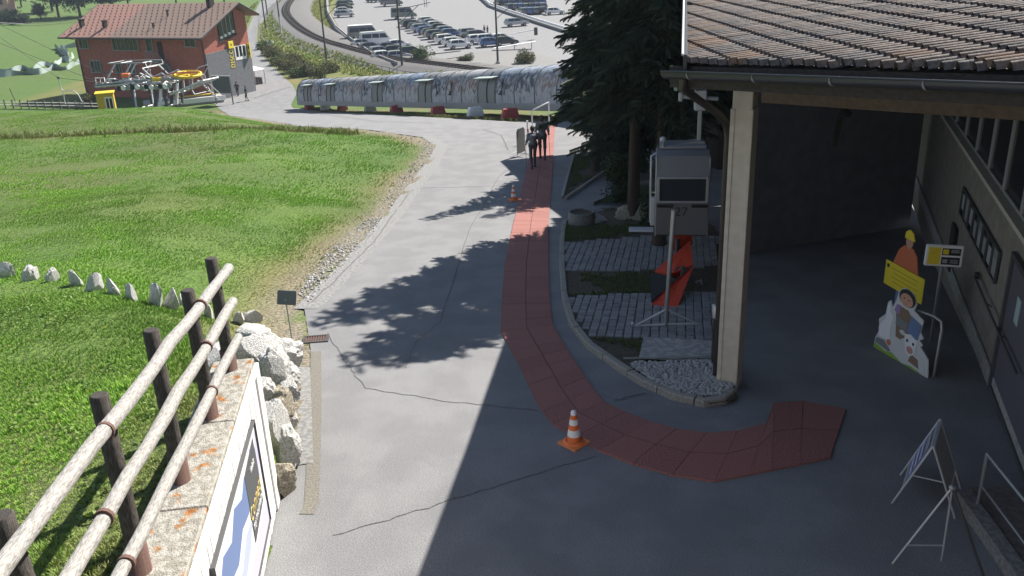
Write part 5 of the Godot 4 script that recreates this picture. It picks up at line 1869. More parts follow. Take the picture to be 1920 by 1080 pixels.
# ---------------------------------------------------------------- railway
func build_railway():
	var mid: Array = [Vector3(6.174, -7.9, -106.527), Vector3(-0.572, -7.9, -114.071), Vector3(-6.766, -7.9, -121.667), Vector3(-15.701, -7.9, -132.785), Vector3(-20.766, -7.855, -141.488), Vector3(-26.204, -7.577, -150.754), Vector3(-31.856, -7.267, -161.087), Vector3(-38.122, -6.819, -176.036), Vector3(-44.83, -6.233, -195.577), Vector3(-51.143, -5.568, -217.744), Vector3(-55.744, -4.872, -240.933), Vector3(-59.307, -4.047, -268.421), Vector3(-62.209, -2.767, -311.11)]
	var line := []
	var c := Curve3D.new()
	for i in mid.size():
		var d: Vector3 = (mid[mini(i + 1, mid.size() - 1)] - mid[maxi(i - 1, 0)]) * 0.17
		c.add_point(mid[i], -d, d)
	var len := c.get_baked_length()
	var n := int(len / 1.2)
	for i in n + 1:
		line.append(c.sample_baked(len * i / n))
	var side := func(i: int) -> Vector3:
		var d: Vector3 = line[mini(i + 1, n)] - line[maxi(i - 1, 0)]
		return Vector3(-d.z, 0, d.x).normalized()
	var em := Shape.new()
	em.smooth(true)
	var prof := [Vector2(-6.5, -1.3), Vector2(-3.0, -0.35), Vector2(-2.6, -0.18), Vector2(2.6, -0.18), Vector2(5.2, -0.3), Vector2(7.5, -1.3)]
	for i in n:
		var s0: Vector3 = side.call(i)
		var s1: Vector3 = side.call(i + 1)
		for k in 5:
			em.quad(line[i] + s0 * prof[k].x + Vector3.UP * prof[k].y, line[i + 1] + s1 * prof[k].x + Vector3.UP * prof[k].y, line[i + 1] + s1 * prof[k + 1].x + Vector3.UP * prof[k + 1].y, line[i] + s0 * prof[k + 1].x + Vector3.UP * prof[k + 1].y)
	structure("railway_embankment", em, "ballast")
	var track := thing("railway_track", "single curving railway track on ballast between the road and the car park", "railway track")
	for e in [-0.5, 0.5]:
		var b := Shape.new()
		var a := []
		for i in n + 1:
			a.append(line[i] + side.call(i) * e + Vector3.UP * 0.06)
		for i in n:
			b.bar(a[i], a[i + 1], 0.08, 0.14)
		obj("rail", b, "rail_steel", track)
	var sl := Shape.new()
	var ns := int(len / 0.75)
	for i in ns:
		var p := c.sample_baked(len * i / ns)
		var q := c.sample_baked(minf(len * i / ns + 0.5, len))
		var x := Vector3(-(q - p).z, 0, (q - p).x).normalized()
		if x.length() < 0.5: continue
		sl.box(p + Vector3.UP * -0.1, Vector3(2.0, 0.14, 0.22), 0.0, Basis(x, Vector3.UP, x.cross(Vector3.UP)))
	obj("sleepers", sl, "sleeper_wood", track).set_meta("kind", "stuff")
	# masts
	var k2 := 0
	for m in [[Vector3(-27.373, -8.8, -139.344), 9.5, "dark railway mast at the lower bend of the track, above the conveyor's mouth", true],
		[Vector3(-14.244, -8.8, -126.288), 11.0, "dark railway mast with a long bracket, in front of the parked cars", true],
		[Vector3(-0.709, -8.8, -127.751), 11.0, "dark railway mast right of the parked cars, by the grey ramp", true],
		[Vector3(-48.819, -7.348, -188.401), 10.0, "dark mast on the grass bank left of the track, nearest the red gable", false],
		[Vector3(-56.079, -6.408, -219.726), 10.0, "farthest dark mast, between the road and the track at the frame's top", false],
		[Vector3(-43.383, -7.641, -178.634), 9.0, "mast with pale lower part, standing at the inside of the track curve", false]]:
		var t := thing("railway_mast", m[2], "mast", m[0], 0.0, "overhead line masts along the railway")
		var b := Shape.new()
		b.tube([Vector3(0, -0.5, 0), Vector3(0, m[1], 0)], [0.17, 0.11], 10)
		obj("pole", b, "dark_grey", t)
		b = Shape.new()
		b.box(Vector3(0, 0.15, 0), Vector3(0.6, 0.5, 0.6), 0.04)
		obj("footing", b, "concrete", t)
		if k2 == 5:
			b = Shape.new()
			b.tube([Vector3(0, 0.3, 0), Vector3(0, 3.4, 0)], 0.19, 10)
			obj("pale_sleeve", b, "pale_steel", t)
		if m[3]:
			b = Shape.new()
			b.tube([Vector3(0, 8.1, 0), Vector3(4.6, 8.9, 0.3)], 0.05, 6)
			b.tube([Vector3(0, 6.2, 0), Vector3(2.9, 8.55, 0.2)], 0.045, 6)
			b.tube([Vector3(3.8, 8.3, 0.3), Vector3(3.8, 9.5, 0.3)], 0.04, 6)
			b.tube([Vector3(4.1, 8.3, 0.3), Vector3(4.1, 9.5, 0.3)], 0.04, 6)
			obj("bracket", b, "dark_grey", t)
		k2 += 1
	# wire fence along the bank
	var fence := thing("wire_fence", "thin post and wire fence along the grassy railway bank beside the road", "fence")
	var fl: Array = [Vector3(-25.312, -8.8, -119.485), Vector3(-27.765, -8.8, -124.399), Vector3(-30.862, -8.8, -131.031), Vector3(-34.716, -8.772, -140.942), Vector3(-39.197, -8.419, -152.692), Vector3(-43.807, -8.012, -166.256), Vector3(-49.04, -7.48, -183.986), Vector3(-53.517, -6.945, -201.834), Vector3(-57.753, -6.314, -222.873)]
	var wires := Shape.new()
	for i in fl.size() - 1:
		for k in 3:
			var b := Shape.new()
			var p: Vector3 = fl[i].lerp(fl[i + 1], k / 3.0)
			b.box(p + Vector3(0, 0.75, 0), Vector3(0.07, 1.7, 0.07))
			obj("post", b, "grey_steel", fence)
		for h in [0.3, 0.6, 0.9, 1.2, 1.5]:
			wires.tube([fl[i] + Vector3(0, h, 0), fl[i + 1] + Vector3(0, h, 0)], 0.012, 4, false)
	obj("wires", wires, "grey_steel", fence)
	var box := thing("cable_box", "small white box on legs on the grassy railway bank", "box", Vector3(-41.224, -8.164, -161.192))
	var bx := Shape.new()
	bx.box(Vector3(0, 0.75, 0), Vector3(0.9, 0.4, 0.5), 0.03)
	obj("body", bx, "pale_steel", box)
	bx = Shape.new()
	for e in [-0.35, 0.35]:
		bx.box(Vector3(e, 0.28, 0), Vector3(0.07, 0.56, 0.07))
	obj("legs", bx, "dark_grey", box)
	# railing on the near side of the track above the conveyor
	var rl := thing("track_railing", "grey railing on the embankment wall above the covered conveyor", "railing")
	var rp: Array = [Vector3(-24.906, -8.8, -138.501), Vector3(-19.141, -8.8, -126.708), Vector3(-12.75, -8.8, -115.757), Vector3(-5.471, -8.8, -108.101)]
	for i in 3:
		for k in 5:
			var b := Shape.new()
			b.box(rp[i].lerp(rp[i + 1], k / 5.0) + Vector3(0, 0.5, 0), Vector3(0.07, 1.2, 0.07))
			obj("post", b, "dark_grey", rl)
		for h in [0.55, 1.05]:
			var b := Shape.new()
			b.tube([rp[i] + Vector3(0, h, 0), rp[i + 1] + Vector3(0, h, 0)], 0.035, 6)
			obj("rail", b, "dark_grey", rl)
	# long grass on the banks
	var xf := []
	var tints := []
	for i in 14000:
		var q := rng.randi() % n
		var sd: float = [-1.0, 1.0][rng.randi() % 2]
		var off := rng.randf_range(3.1, 10.5) if sd < 0 else rng.randf_range(5.0, 12.0)
		var p: Vector3 = line[q] + side.call(q) * off * sd
		if p.x > 4.0: continue
		p.y = maxf(p.y + lerpf(-0.3, -1.3, clampf((off - 3.0) / 3.6, 0, 1)), land(p.x, p.z)) - 0.05
		if inside_by(road, Vector2(p.x, p.z)) > -0.6 or inside_by(lot, Vector2(p.x, p.z)) > -1.6: continue
		var s := rng.randf_range(0.22, 0.55)
		xf.append(Transform3D(Basis(Vector3.UP, rng.randf() * TAU).scaled(Vector3(s * 1.8, s, s * 1.8)), p))
		tints.append(Color(0.36, 0.29, 0.08).lerp(Color(0.17, 0.22, 0.04), clampf(rng.randf() * 1.3 - (0.25 if sd > 0 else -0.1), 0, 1)))
	var o := scatter("bank_grass", "tuft", "blade", xf, tints, self)
	tag(o, "long dry grass on the railway banks", "grass", "", "stuff")
	for q in [[Vector3(-11.736, -8.8, -130.832), 2.6, 1.7, "bright green bush beside the mast in front of the parked cars"], [Vector3(-5.406, -8.8, -128.716), 1.6, 1.2, "low green bush at the grey ramp above the conveyor"], [Vector3(3.245, -8.8, -127.027), 1.8, 1.6, "green bush between the white guard rail and the spruces"], [Vector3(-27.367, -8.8, -124.278), 2.0, 1.8, "green bush above the lower mouth of the conveyor"], [Vector3(-24.446, -8.8, -126.683), 1.4, 1.5, "low olive bush at the foot of the railway embankment"]]:
		leafy("bush", q[3], "bush", "", q[0], q[1], q[2], "leaf_olive" if q[1] < 2.1 else "leaf_mid", 60 + int(q[1] * 10), false, 420, 0.45)

	var kb := 0
	for q in [[Vector3(-41.638, -8.242, -158.596), Vector3(-38.949, -8.495, -150.156), Vector3(-36.811, -8.654, -144.851), Vector3(-34.484, -8.8, -137.786), Vector3(-32.339, -8.8, -132.703), Vector3(-30.29, -8.8, -127.386), Vector3(-28.512, -8.8, -123.024), Vector3(-33.644, -8.781, -140.649), Vector3(-30.404, -8.8, -133.294), Vector3(-26.292, -8.8, -124.489), Vector3(-24.756, -8.8, -120.334)]]:
		for p: Vector3 in q:
			leafy("bank_bush", "yellow green bush, %s along the wire fence counted from the red gable" % ["first", "second", "third", "fourth", "fifth", "sixth", "seventh", "eighth", "ninth", "tenth", "eleventh"][kb], "bush", "bushes along the railway bank", p, 1.1 + 0.5 * (kb % 3), 1.5 + 0.3 * (kb % 2), "leaf_olive" if kb % 3 else "leaf_mid", 700 + kb, false, 260, 0.5)
			kb += 1

# ---------------------------------------------------------------- car park
var lot := PackedVector2Array([Vector2(-39.372, -213.018), Vector2(-31.376, -177.932), Vector2(-24.825, -153.529), Vector2(-18.85, -133.21), Vector2(-13.489, -123.238), Vector2(-2.673, -116.707), Vector2(11.716, -124.17), Vector2(29.117, -158.724), Vector2(42.251, -231.595), Vector2(-50.678, -295.665)])

func car_shape(kind: String) -> Array:
	# side outline (x forward), window outlines, front and rear glass
	var top: Array
	var sides: Array
	var glass: Array
	if kind == "hatch":
		top = [Vector2(-2.0, 0.32), Vector2(-2.05, 0.62), Vector2(-1.98, 0.95), Vector2(-1.6, 1.4), Vector2(-1.3, 1.48), Vector2(-0.2, 1.5), Vector2(0.25, 1.44), Vector2(1.02, 0.98), Vector2(1.8, 0.82), Vector2(2.02, 0.62), Vector2(2.05, 0.32)]
		sides = [PackedVector2Array([Vector2(-1.65, 1.0), Vector2(-1.42, 1.36), Vector2(-0.45, 1.42), Vector2(-0.45, 0.97)]), PackedVector2Array([Vector2(-0.37, 0.97), Vector2(-0.37, 1.42), Vector2(0.2, 1.37), Vector2(0.78, 0.99)])]
		glass = [Vector2(0.98, 1.01), Vector2(0.32, 1.41), Vector2(-1.93, 1.02), Vector2(-1.64, 1.36)]
	elif kind == "estate":
		top = [Vector2(-2.3, 0.36), Vector2(-2.35, 0.7), Vector2(-2.28, 1.0), Vector2(-1.95, 1.5), Vector2(-1.7, 1.58), Vector2(0.0, 1.6), Vector2(0.4, 1.53), Vector2(1.15, 1.04), Vector2(2.05, 0.9), Vector2(2.3, 0.68), Vector2(2.33, 0.36)]
		sides = [PackedVector2Array([Vector2(-2.0, 1.06), Vector2(-1.78, 1.46), Vector2(-0.75, 1.51), Vector2(-0.75, 1.03)]), PackedVector2Array([Vector2(-0.67, 1.03), Vector2(-0.67, 1.51), Vector2(0.3, 1.46), Vector2(0.88, 1.06)])]
		glass = [Vector2(1.1, 1.08), Vector2(0.46, 1.5), Vector2(-2.22, 1.08), Vector2(-1.98, 1.46)]
	else:
		top = [Vector2(-2.75, 0.4), Vector2(-2.8, 0.9), Vector2(-2.7, 2.2), Vector2(-2.55, 2.42), Vector2(1.2, 2.45), Vector2(1.5, 2.34), Vector2(2.2, 1.25), Vector2(2.75, 1.0), Vector2(2.85, 0.8), Vector2(2.85, 0.4)]
		sides = [PackedVector2Array([Vector2(-2.5, 1.45), Vector2(-2.5, 2.1), Vector2(-0.9, 2.12), Vector2(-0.9, 1.43)]), PackedVector2Array([Vector2(-0.8, 1.43), Vector2(-0.8, 2.12), Vector2(0.4, 2.12), Vector2(0.4, 1.4)]), PackedVector2Array([Vector2(0.5, 1.4), Vector2(0.5, 2.12), Vector2(1.4, 2.1), Vector2(1.95, 1.36)])]
		glass = [Vector2(2.14, 1.34), Vector2(1.58, 2.22), Vector2(-2.77, 1.5), Vector2(-2.71, 2.15)]
	return [top, sides, glass]

func make_car(kind: String) -> Node3D:
	var q := car_shape(kind)
	var t := Node3D.new()
	var half := 0.86 if kind != "van" else 0.98
	var belt := 0.95 if kind == "hatch" else (1.02 if kind == "estate" else 1.4)
	var hw := func(y: float) -> float:
		return half - (0.05 if y < 0.4 else 0.0) - maxf(0.0, y - belt) * (0.38 if kind != "van" else 0.16)
	var top: Array = q[0]
	var wx := [-1.3, 1.3] if kind == "hatch" else ([-1.42, 1.42] if kind == "estate" else [-1.75, 1.8])
	var out := PackedVector2Array(top)
	for w in [1, 0]:
		out.append(Vector2(wx[w] + 0.37, top[0].y))
		for k in 5:
			var a := PI * (k + 1) / 6.0
			out.append(Vector2(wx[w] + cos(a) * 0.37, top[0].y + sin(a) * 0.36))
		out.append(Vector2(wx[w] - 0.37, top[0].y))
	var b := Shape.new()
	var idx := Geometry2D.triangulate_polygon(out)
	for sd in [-1.0, 1.0]:
		for i in range(0, idx.size(), 3):
			var p := out[idx[i]]
			var r := out[idx[i + 1]]
			var s := out[idx[i + 2]]
			b.tri(Vector3(p.x, p.y, hw.call(p.y) * sd), Vector3(r.x, r.y, hw.call(r.y) * sd), Vector3(s.x, s.y, hw.call(s.y) * sd))
	for i in out.size():
		var p := out[i]
		var r := out[(i + 1) % out.size()]
		b.quad(Vector3(p.x, p.y, -hw.call(p.y)), Vector3(r.x, r.y, -hw.call(r.y)), Vector3(r.x, r.y, hw.call(r.y)), Vector3(p.x, p.y, hw.call(p.y)))
	obj("body", b, null, t)
	for sd in [-1.0, 1.0]:
		b = Shape.new()
		for w: PackedVector2Array in q[1]:
			var wi := Geometry2D.triangulate_polygon(w)
			for i in range(0, wi.size(), 3):
				var v := []
				for k in 3:
					var p := w[wi[i + k]]
					v.append(Vector3(p.x, p.y, (hw.call(p.y) + 0.006) * sd))
				b.tri(v[0], v[1], v[2])
		obj("side_window", b, "glass_dark", t)
	var g: Array = q[2]
	b = Shape.new()
	var nx := Vector3(0.008, 0.008, 0)
	b.quad(Vector3(g[0].x, g[0].y, -hw.call(g[0].y) + 0.08) + nx, Vector3(g[1].x, g[1].y, -hw.call(g[1].y) + 0.08) + nx, Vector3(g[1].x, g[1].y, hw.call(g[1].y) - 0.08) + nx, Vector3(g[0].x, g[0].y, hw.call(g[0].y) - 0.08) + nx)
	obj("windscreen", b, "glass_dark", t)
	b = Shape.new()
	nx = Vector3(-0.012, 0.006, 0)
	b.quad(Vector3(g[2].x, g[2].y, -hw.call(g[2].y) + 0.1) + nx, Vector3(g[3].x, g[3].y, -hw.call(g[3].y) + 0.1) + nx, Vector3(g[3].x, g[3].y, hw.call(g[3].y) - 0.1) + nx, Vector3(g[2].x, g[2].y, hw.call(g[2].y) - 0.1) + nx)
	obj("rear_window", b, "glass_dark", t)
	for x: float in wx:
		for sd in [-1.0, 1.0]:
			b = Shape.new()
			b.tube([Vector3(x, 0.32, sd * (half - 0.2)), Vector3(x, 0.32, sd * (half - 0.02))], 0.32, 12)
			var wh := obj("wheel", b, "black_rubber", t)
			b = Shape.new()
			b.tube([Vector3(x, 0.32, sd * (half - 0.03)), Vector3(x, 0.32, sd * (half - 0.005))], 0.19, 8)
			obj("rim", b, "galvanised", wh)
	for sd in [-1.0, 1.0]:
		b = Shape.new()
		b.box(Vector3(top[-2].x - 0.1, top[-2].y + 0.04, sd * (half - 0.2)), Vector3(0.22, 0.12, 0.32), 0.02)
		obj("headlight", b, "reflective_white", t)
		b = Shape.new()
		b.box(Vector3(top[1].x + 0.03, top[1].y + 0.14, sd * (half - 0.12)), Vector3(0.1, 0.18, 0.2), 0.02)
		obj("tail_light", b, "barrier_red", t)
	return t

var car_proto := {}
var paints := {}

func park(kind: String, paint: String, label: String, at: Vector3, heading: float, group: String):
	if not car_proto.has(kind): car_proto[kind] = make_car(kind)
	var t: Node3D = car_proto[kind].duplicate()
	t.name = numbered({"hatch": "parked_car", "estate": "parked_estate_car", "van": "parked_van"}[kind])
	add_child(t)
	t.position = at
	t.rotation.y = heading
	tag(t, label, "van" if kind == "van" else "car", group)
	t.get_node("body").material_override = paints[paint]

func build_car_park():
	structure("car_park", sheet(lot, 4.0, 0.04), mottled("lot_asphalt", lin(0.17, 0.17, 0.172), lin(0.215, 0.214, 0.212), 5.0, 0.9, 0.03))
	for p in [["white", 0.74, 0.74, 0.73, 0.0], ["silver", 0.42, 0.43, 0.44, 0.6], ["grey", 0.16, 0.165, 0.17, 0.5], ["black", 0.018, 0.018, 0.02, 0.2], ["dark blue", 0.03, 0.05, 0.11, 0.3], ["blue", 0.06, 0.13, 0.3, 0.3], ["green grey", 0.17, 0.2, 0.17, 0.3], ["red", 0.3, 0.03, 0.03, 0.2]]:
		var m := plain("paint_" + p[0].replace(" ", "_"), lin(p[1], p[2], p[3]), 0.3, p[4])
		m.clearcoat_enabled = true
		m.clearcoat = 0.6
		m.clearcoat_roughness = 0.1
		paints[p[0]] = m
	var ords := ["first", "second", "third", "fourth", "fifth", "sixth", "seventh", "eighth", "ninth", "tenth", "eleventh", "twelfth", "thirteenth", "fourteenth", "fifteenth"]
	# row along the railway side
	var a1 := Vector3(-35.578, -6.759, -208.023)
	var a2 := Vector3(-47.7, -4.433, -285.582)
	var colours := ["silver", "white", "black", "green grey", "dark blue", "black", "silver", "grey", "white", "black"]
	for i in 10:
		var p := a1.lerp(a2, i / 9.0)
		park("hatch" if i % 3 else "estate", colours[i], "%s car, %s from the near end of the row beside the railway fence" % [colours[i], ords[i]], on_land(p.x, p.z, 0.05), 0.12 + rng.randfn(0, 0.03), "cars in the row beside the railway fence")
	# near corner by the mast
	for q in [["hatch", "grey", 728, 98, "grey car between the white van and the mast"], ["hatch", "black", 740, 104, "black car half hidden behind the mast, near corner of the car park"], ["hatch", "silver", 716, 105, "silver car below the white van in the near corner"], ["hatch", "silver", 742, 114, "silver car nearest the railway, left of the mast"], ["hatch", "white", 712, 111, "white car lowest at the fence, below the white van"], ["estate", "black", 770, 108, "black estate car right of the mast above the green bush"], ["hatch", "white", 742, 95, "white car directly behind the mast's foot"], ["hatch", "white", 676, 90, "small white car in front of the dark minibus"], ["hatch", "grey", 690, 98, "grey car beside the fence, just below the white van's front"]]:
		var g := Vector3.ZERO
		match [q[2], q[3]]:
			[728, 98]: g = Vector3(-18.61, -8.545, -148.51)
			[740, 104]: g = Vector3(-16.944, -8.668, -144.414)
			[716, 105]: g = Vector3(-19.468, -8.681, -143.972)
			[742, 114]: g = Vector3(-15.871, -8.8, -137.4)
			[712, 111]: g = Vector3(-18.095, -8.8, -138.172)
			[770, 108]: g = Vector3(-14.263, -8.76, -141.34)
			[742, 95]: g = Vector3(-17.306, -8.462, -151.263)
			[676, 90]: g = Vector3(-23.685, -8.365, -154.493)
			_: g = Vector3(-21.64, -8.518, -149.405)
		park(q[0], q[1], q[4], on_land(g.x, g.z, 0.05), 0.3 + rng.randfn(0, 0.05), "cars in the near corner of the car park")
	var v := Vector3(-25.019, -8.059, -164.698)
	park("van", "grey", "large dark grey minibus with a white roof in the near left corner", on_land(v.x, v.z, 0.05), 0.25, "")
	var bus: Node3D = get_child(get_child_count() - 1)
	bus.scale = Vector3(1.05, 1.05, 1.05)
	var rb := Shape.new()
	rb.box(Vector3(-0.6, 2.5, 0), Vector3(4.1, 0.14, 1.6), 0.05)
	obj("white_roof", rb, "white_paint", bus)
	v = Vector3(-21.661, -8.324, -155.87)
	park("van", "white", "white van with blue flank parked before the dark minibus", on_land(v.x, v.z, 0.05), 0.3, "")
	v = Vector3(-21.178, -7.028, -199.057)
	park("van", "green grey", "pale green pickup van alone in the middle of the car park", on_land(v.x, v.z, 0.05), 0.1, "")
	v = Vector3(-27.44, -6.061, -231.308)
	park("van", "grey", "dark camper van at the top of the car park", on_land(v.x, v.z, 0.05), 0.08, "")
	v = Vector3(-33.759, -5.662, -244.602)
	park("hatch", "green grey", "grey car standing alone left of the dark camper van", on_land(v.x, v.z, 0.05), 2.6, "")
	# diagonal double row
	var b1 := Vector3(-18.518, -7.478, -184.065)
	var b2 := Vector3(-6.948, -8.556, -148.142)
	var kinds := ["hatch", "estate", "hatch", "estate", "hatch", "hatch", "estate", "hatch", "estate", "hatch", "hatch"]
	colours = ["silver", "black", "dark blue", "silver", "blue", "black", "grey", "black", "white", "white", "white"]
	for i in 11:
		var p := b1.lerp(b2, i / 10.0)
		park(kinds[i], colours[i], "%s car, %s from the far end of the front diagonal row" % [colours[i], ords[i]], on_land(p.x, p.z, 0.05), 0.3 + rng.randfn(0, 0.03), "cars in the front diagonal row")
	b1 = Vector3(-15.017, -7.403, -186.561)
	b2 = Vector3(-9.114, -8.08, -164.01)
	colours = ["white", "silver", "white", "black", "silver", "blue"]
	for i in 6:
		var p := b1.lerp(b2, i / 5.0)
		park("hatch", colours[i], "%s car, %s from the far end of the rear diagonal row" % [colours[i], ords[i]], on_land(p.x, p.z, 0.05), 0.3 + rng.randfn(0, 0.03), "cars in the rear diagonal row")
	# cluster by the right mast
	for q in [["estate", "silver", Vector3(-5.59, -8.115, -162.845), "silver estate car farthest in the cluster left of the right mast"], ["estate", "grey", Vector3(-4.08, -8.218, -159.392), "dark grey estate car in the cluster left of the right mast"], ["hatch", "white", Vector3(-4.065, -8.387, -153.777), "small white car at the front of the cluster by the right mast"], ["estate", "white", Vector3(-2.327, -8.403, -153.232), "white estate car with roof bars beside the right mast"], ["hatch", "blue", Vector3(-1.848, -8.526, -149.132), "pale blue car touching the right mast's foot in view"], ["hatch", "white", Vector3(-0.051, -8.384, -153.873), "white car just right of the right mast"], ["hatch", "black", Vector3(0.638, -8.51, -149.659), "black car behind the white guard rail"], ["estate", "silver", Vector3(2.978, -7.712, -176.27), "silver estate car alone by the embankment wall"], ["hatch", "white", Vector3(11.598, -7.158, -194.724), "white car between the spruce and the dark row, upper lot"]]:
		park(q[0], q[1], q[3], on_land(q[2].x, q[2].z, 0.05), 0.3 if q[2].z > -190.0 else 0.1, "cars around the right mast")
	# upper lot with its dark rows
	for r in 4:
		var c1: Vector3 = [Vector3(0.356, -6.092, -230.258), Vector3(-0.344, -6.422, -219.265), Vector3(1.7, -6.757, -208.105), Vector3(4.587, -7.073, -197.57)][r]
		var c2: Vector3 = [Vector3(9.698, -6.135, -228.848), Vector3(10.691, -6.489, -217.03), Vector3(10.408, -6.795, -206.843), Vector3(9.923, -7.071, -197.632)][r]
		var n: int = [8, 9, 7, 4][r]
		for i in n:
			var p := c1.lerp(c2, float(i) / n)
			var cc: String = ["grey", "black", "dark blue", "grey", "blue"][(i + r) % 5]
			park("hatch", cc, "%s car, %s from the left in the %s dark row of the upper lot" % [cc, ords[i], ords[r]], on_land(p.x, p.z, 0.05), 1.9, "dark cars in rows on the upper lot")
	# walls and rails of the car park
	for w in [[[Vector3(-49.061, -5.2, -259.988), Vector3(-40.908, -6.519, -216.035), Vector3(-33.115, -7.54, -182.004), Vector3(-26.45, -8.218, -159.404), Vector3(-20.178, -8.794, -140.212), Vector3(-15.013, -8.8, -127.113)], "low pale wall between the railway and the car park"], [[Vector3(-5.571, -5.63, -245.657), Vector3(-2.51, -6.473, -217.553), Vector3(1.38, -6.966, -201.137), Vector3(7.431, -7.652, -178.26), Vector3(11.583, -8.104, -163.209)], "pale topped wall below the upper lot"]]:
		var t := thing("low_wall", w[1], "wall")
		var s := Shape.new()
		var cap := Shape.new()
		for i in w[0].size() - 1:
			var p: Vector3 = w[0][i]
			var q: Vector3 = w[0][i + 1]
			s.bar(p + Vector3(0, 0.3, 0), q + Vector3(0, 0.3, 0), 0.9, 0.3)
			cap.bar(p + Vector3(0, 0.82, 0), q + Vector3(0, 0.82, 0), 0.14, 0.45, 0.01)
		obj("wall", s, "concrete_dark", t)
		obj("coping", cap, "tent_white" if w[1].begins_with("pale") else "concrete", t)
	var gr := thing("guard_rail", "white guard rail on posts right of the right mast", "guard rail")
	var s := Shape.new()
	var ga := Vector3(-1.459, -8.304, -144.433)
	var gb := Vector3(5.445, -7.537, -144.734)
	s.bar(ga, gb, 1.0, 0.08, 0.02)
	obj("beam", s, "white_paint", gr)
	for k in 3:
		s = Shape.new()
		var p := ga.lerp(gb, 0.1 + k * 0.4)
		s.box(p + Vector3(0, -1.2, -0.08), Vector3(0.12, 2.6, 0.12))
		obj("post", s, "grey_steel", gr)
	var bo := thing("boom_barrier", "white boom barrier at the exit of the car park beside the spruces", "boom barrier")
	s = Shape.new()
	s.tube([Vector3(1.292, -7.273, -155.579), Vector3(5.827, -6.681, -155.812)], 0.09, 8)
	obj("boom", s, "white_paint", bo)
	s = Shape.new()
	s.box(Vector3(5.907, -6.941, -155.71), Vector3(0.6, 1.3, 0.5), 0.05)
	obj("housing", s, "dark_grey", bo)
	var rt := thing("ramp_wall", "grey ramp wall with pale coping above the conveyor", "wall")
	s = Shape.new()
	s.bar(Vector3(-15.94, -8.8, -128.587), Vector3(-6.561, -8.8, -138.23), 1.2, 0.4)
	obj("wall", s, "concrete_dark", rt)
	s = Shape.new()
	s.bar(Vector3(-11.81, -8.729, -142.354), Vector3(-6.828, -8.649, -145.03), 0.5, 0.4)
	obj("coping", s, "cap_concrete", rt)
	structure("ramp", sheet(PackedVector2Array([Vector2(-9.923, -136.676), Vector2(-5.227, -143.364), Vector2(3.707, -142.51), Vector2(7.64, -130.527), Vector2(6.837, -117.372), Vector2(-6.096, -123.11)]), 3.0, 0.1), "concrete_dark")

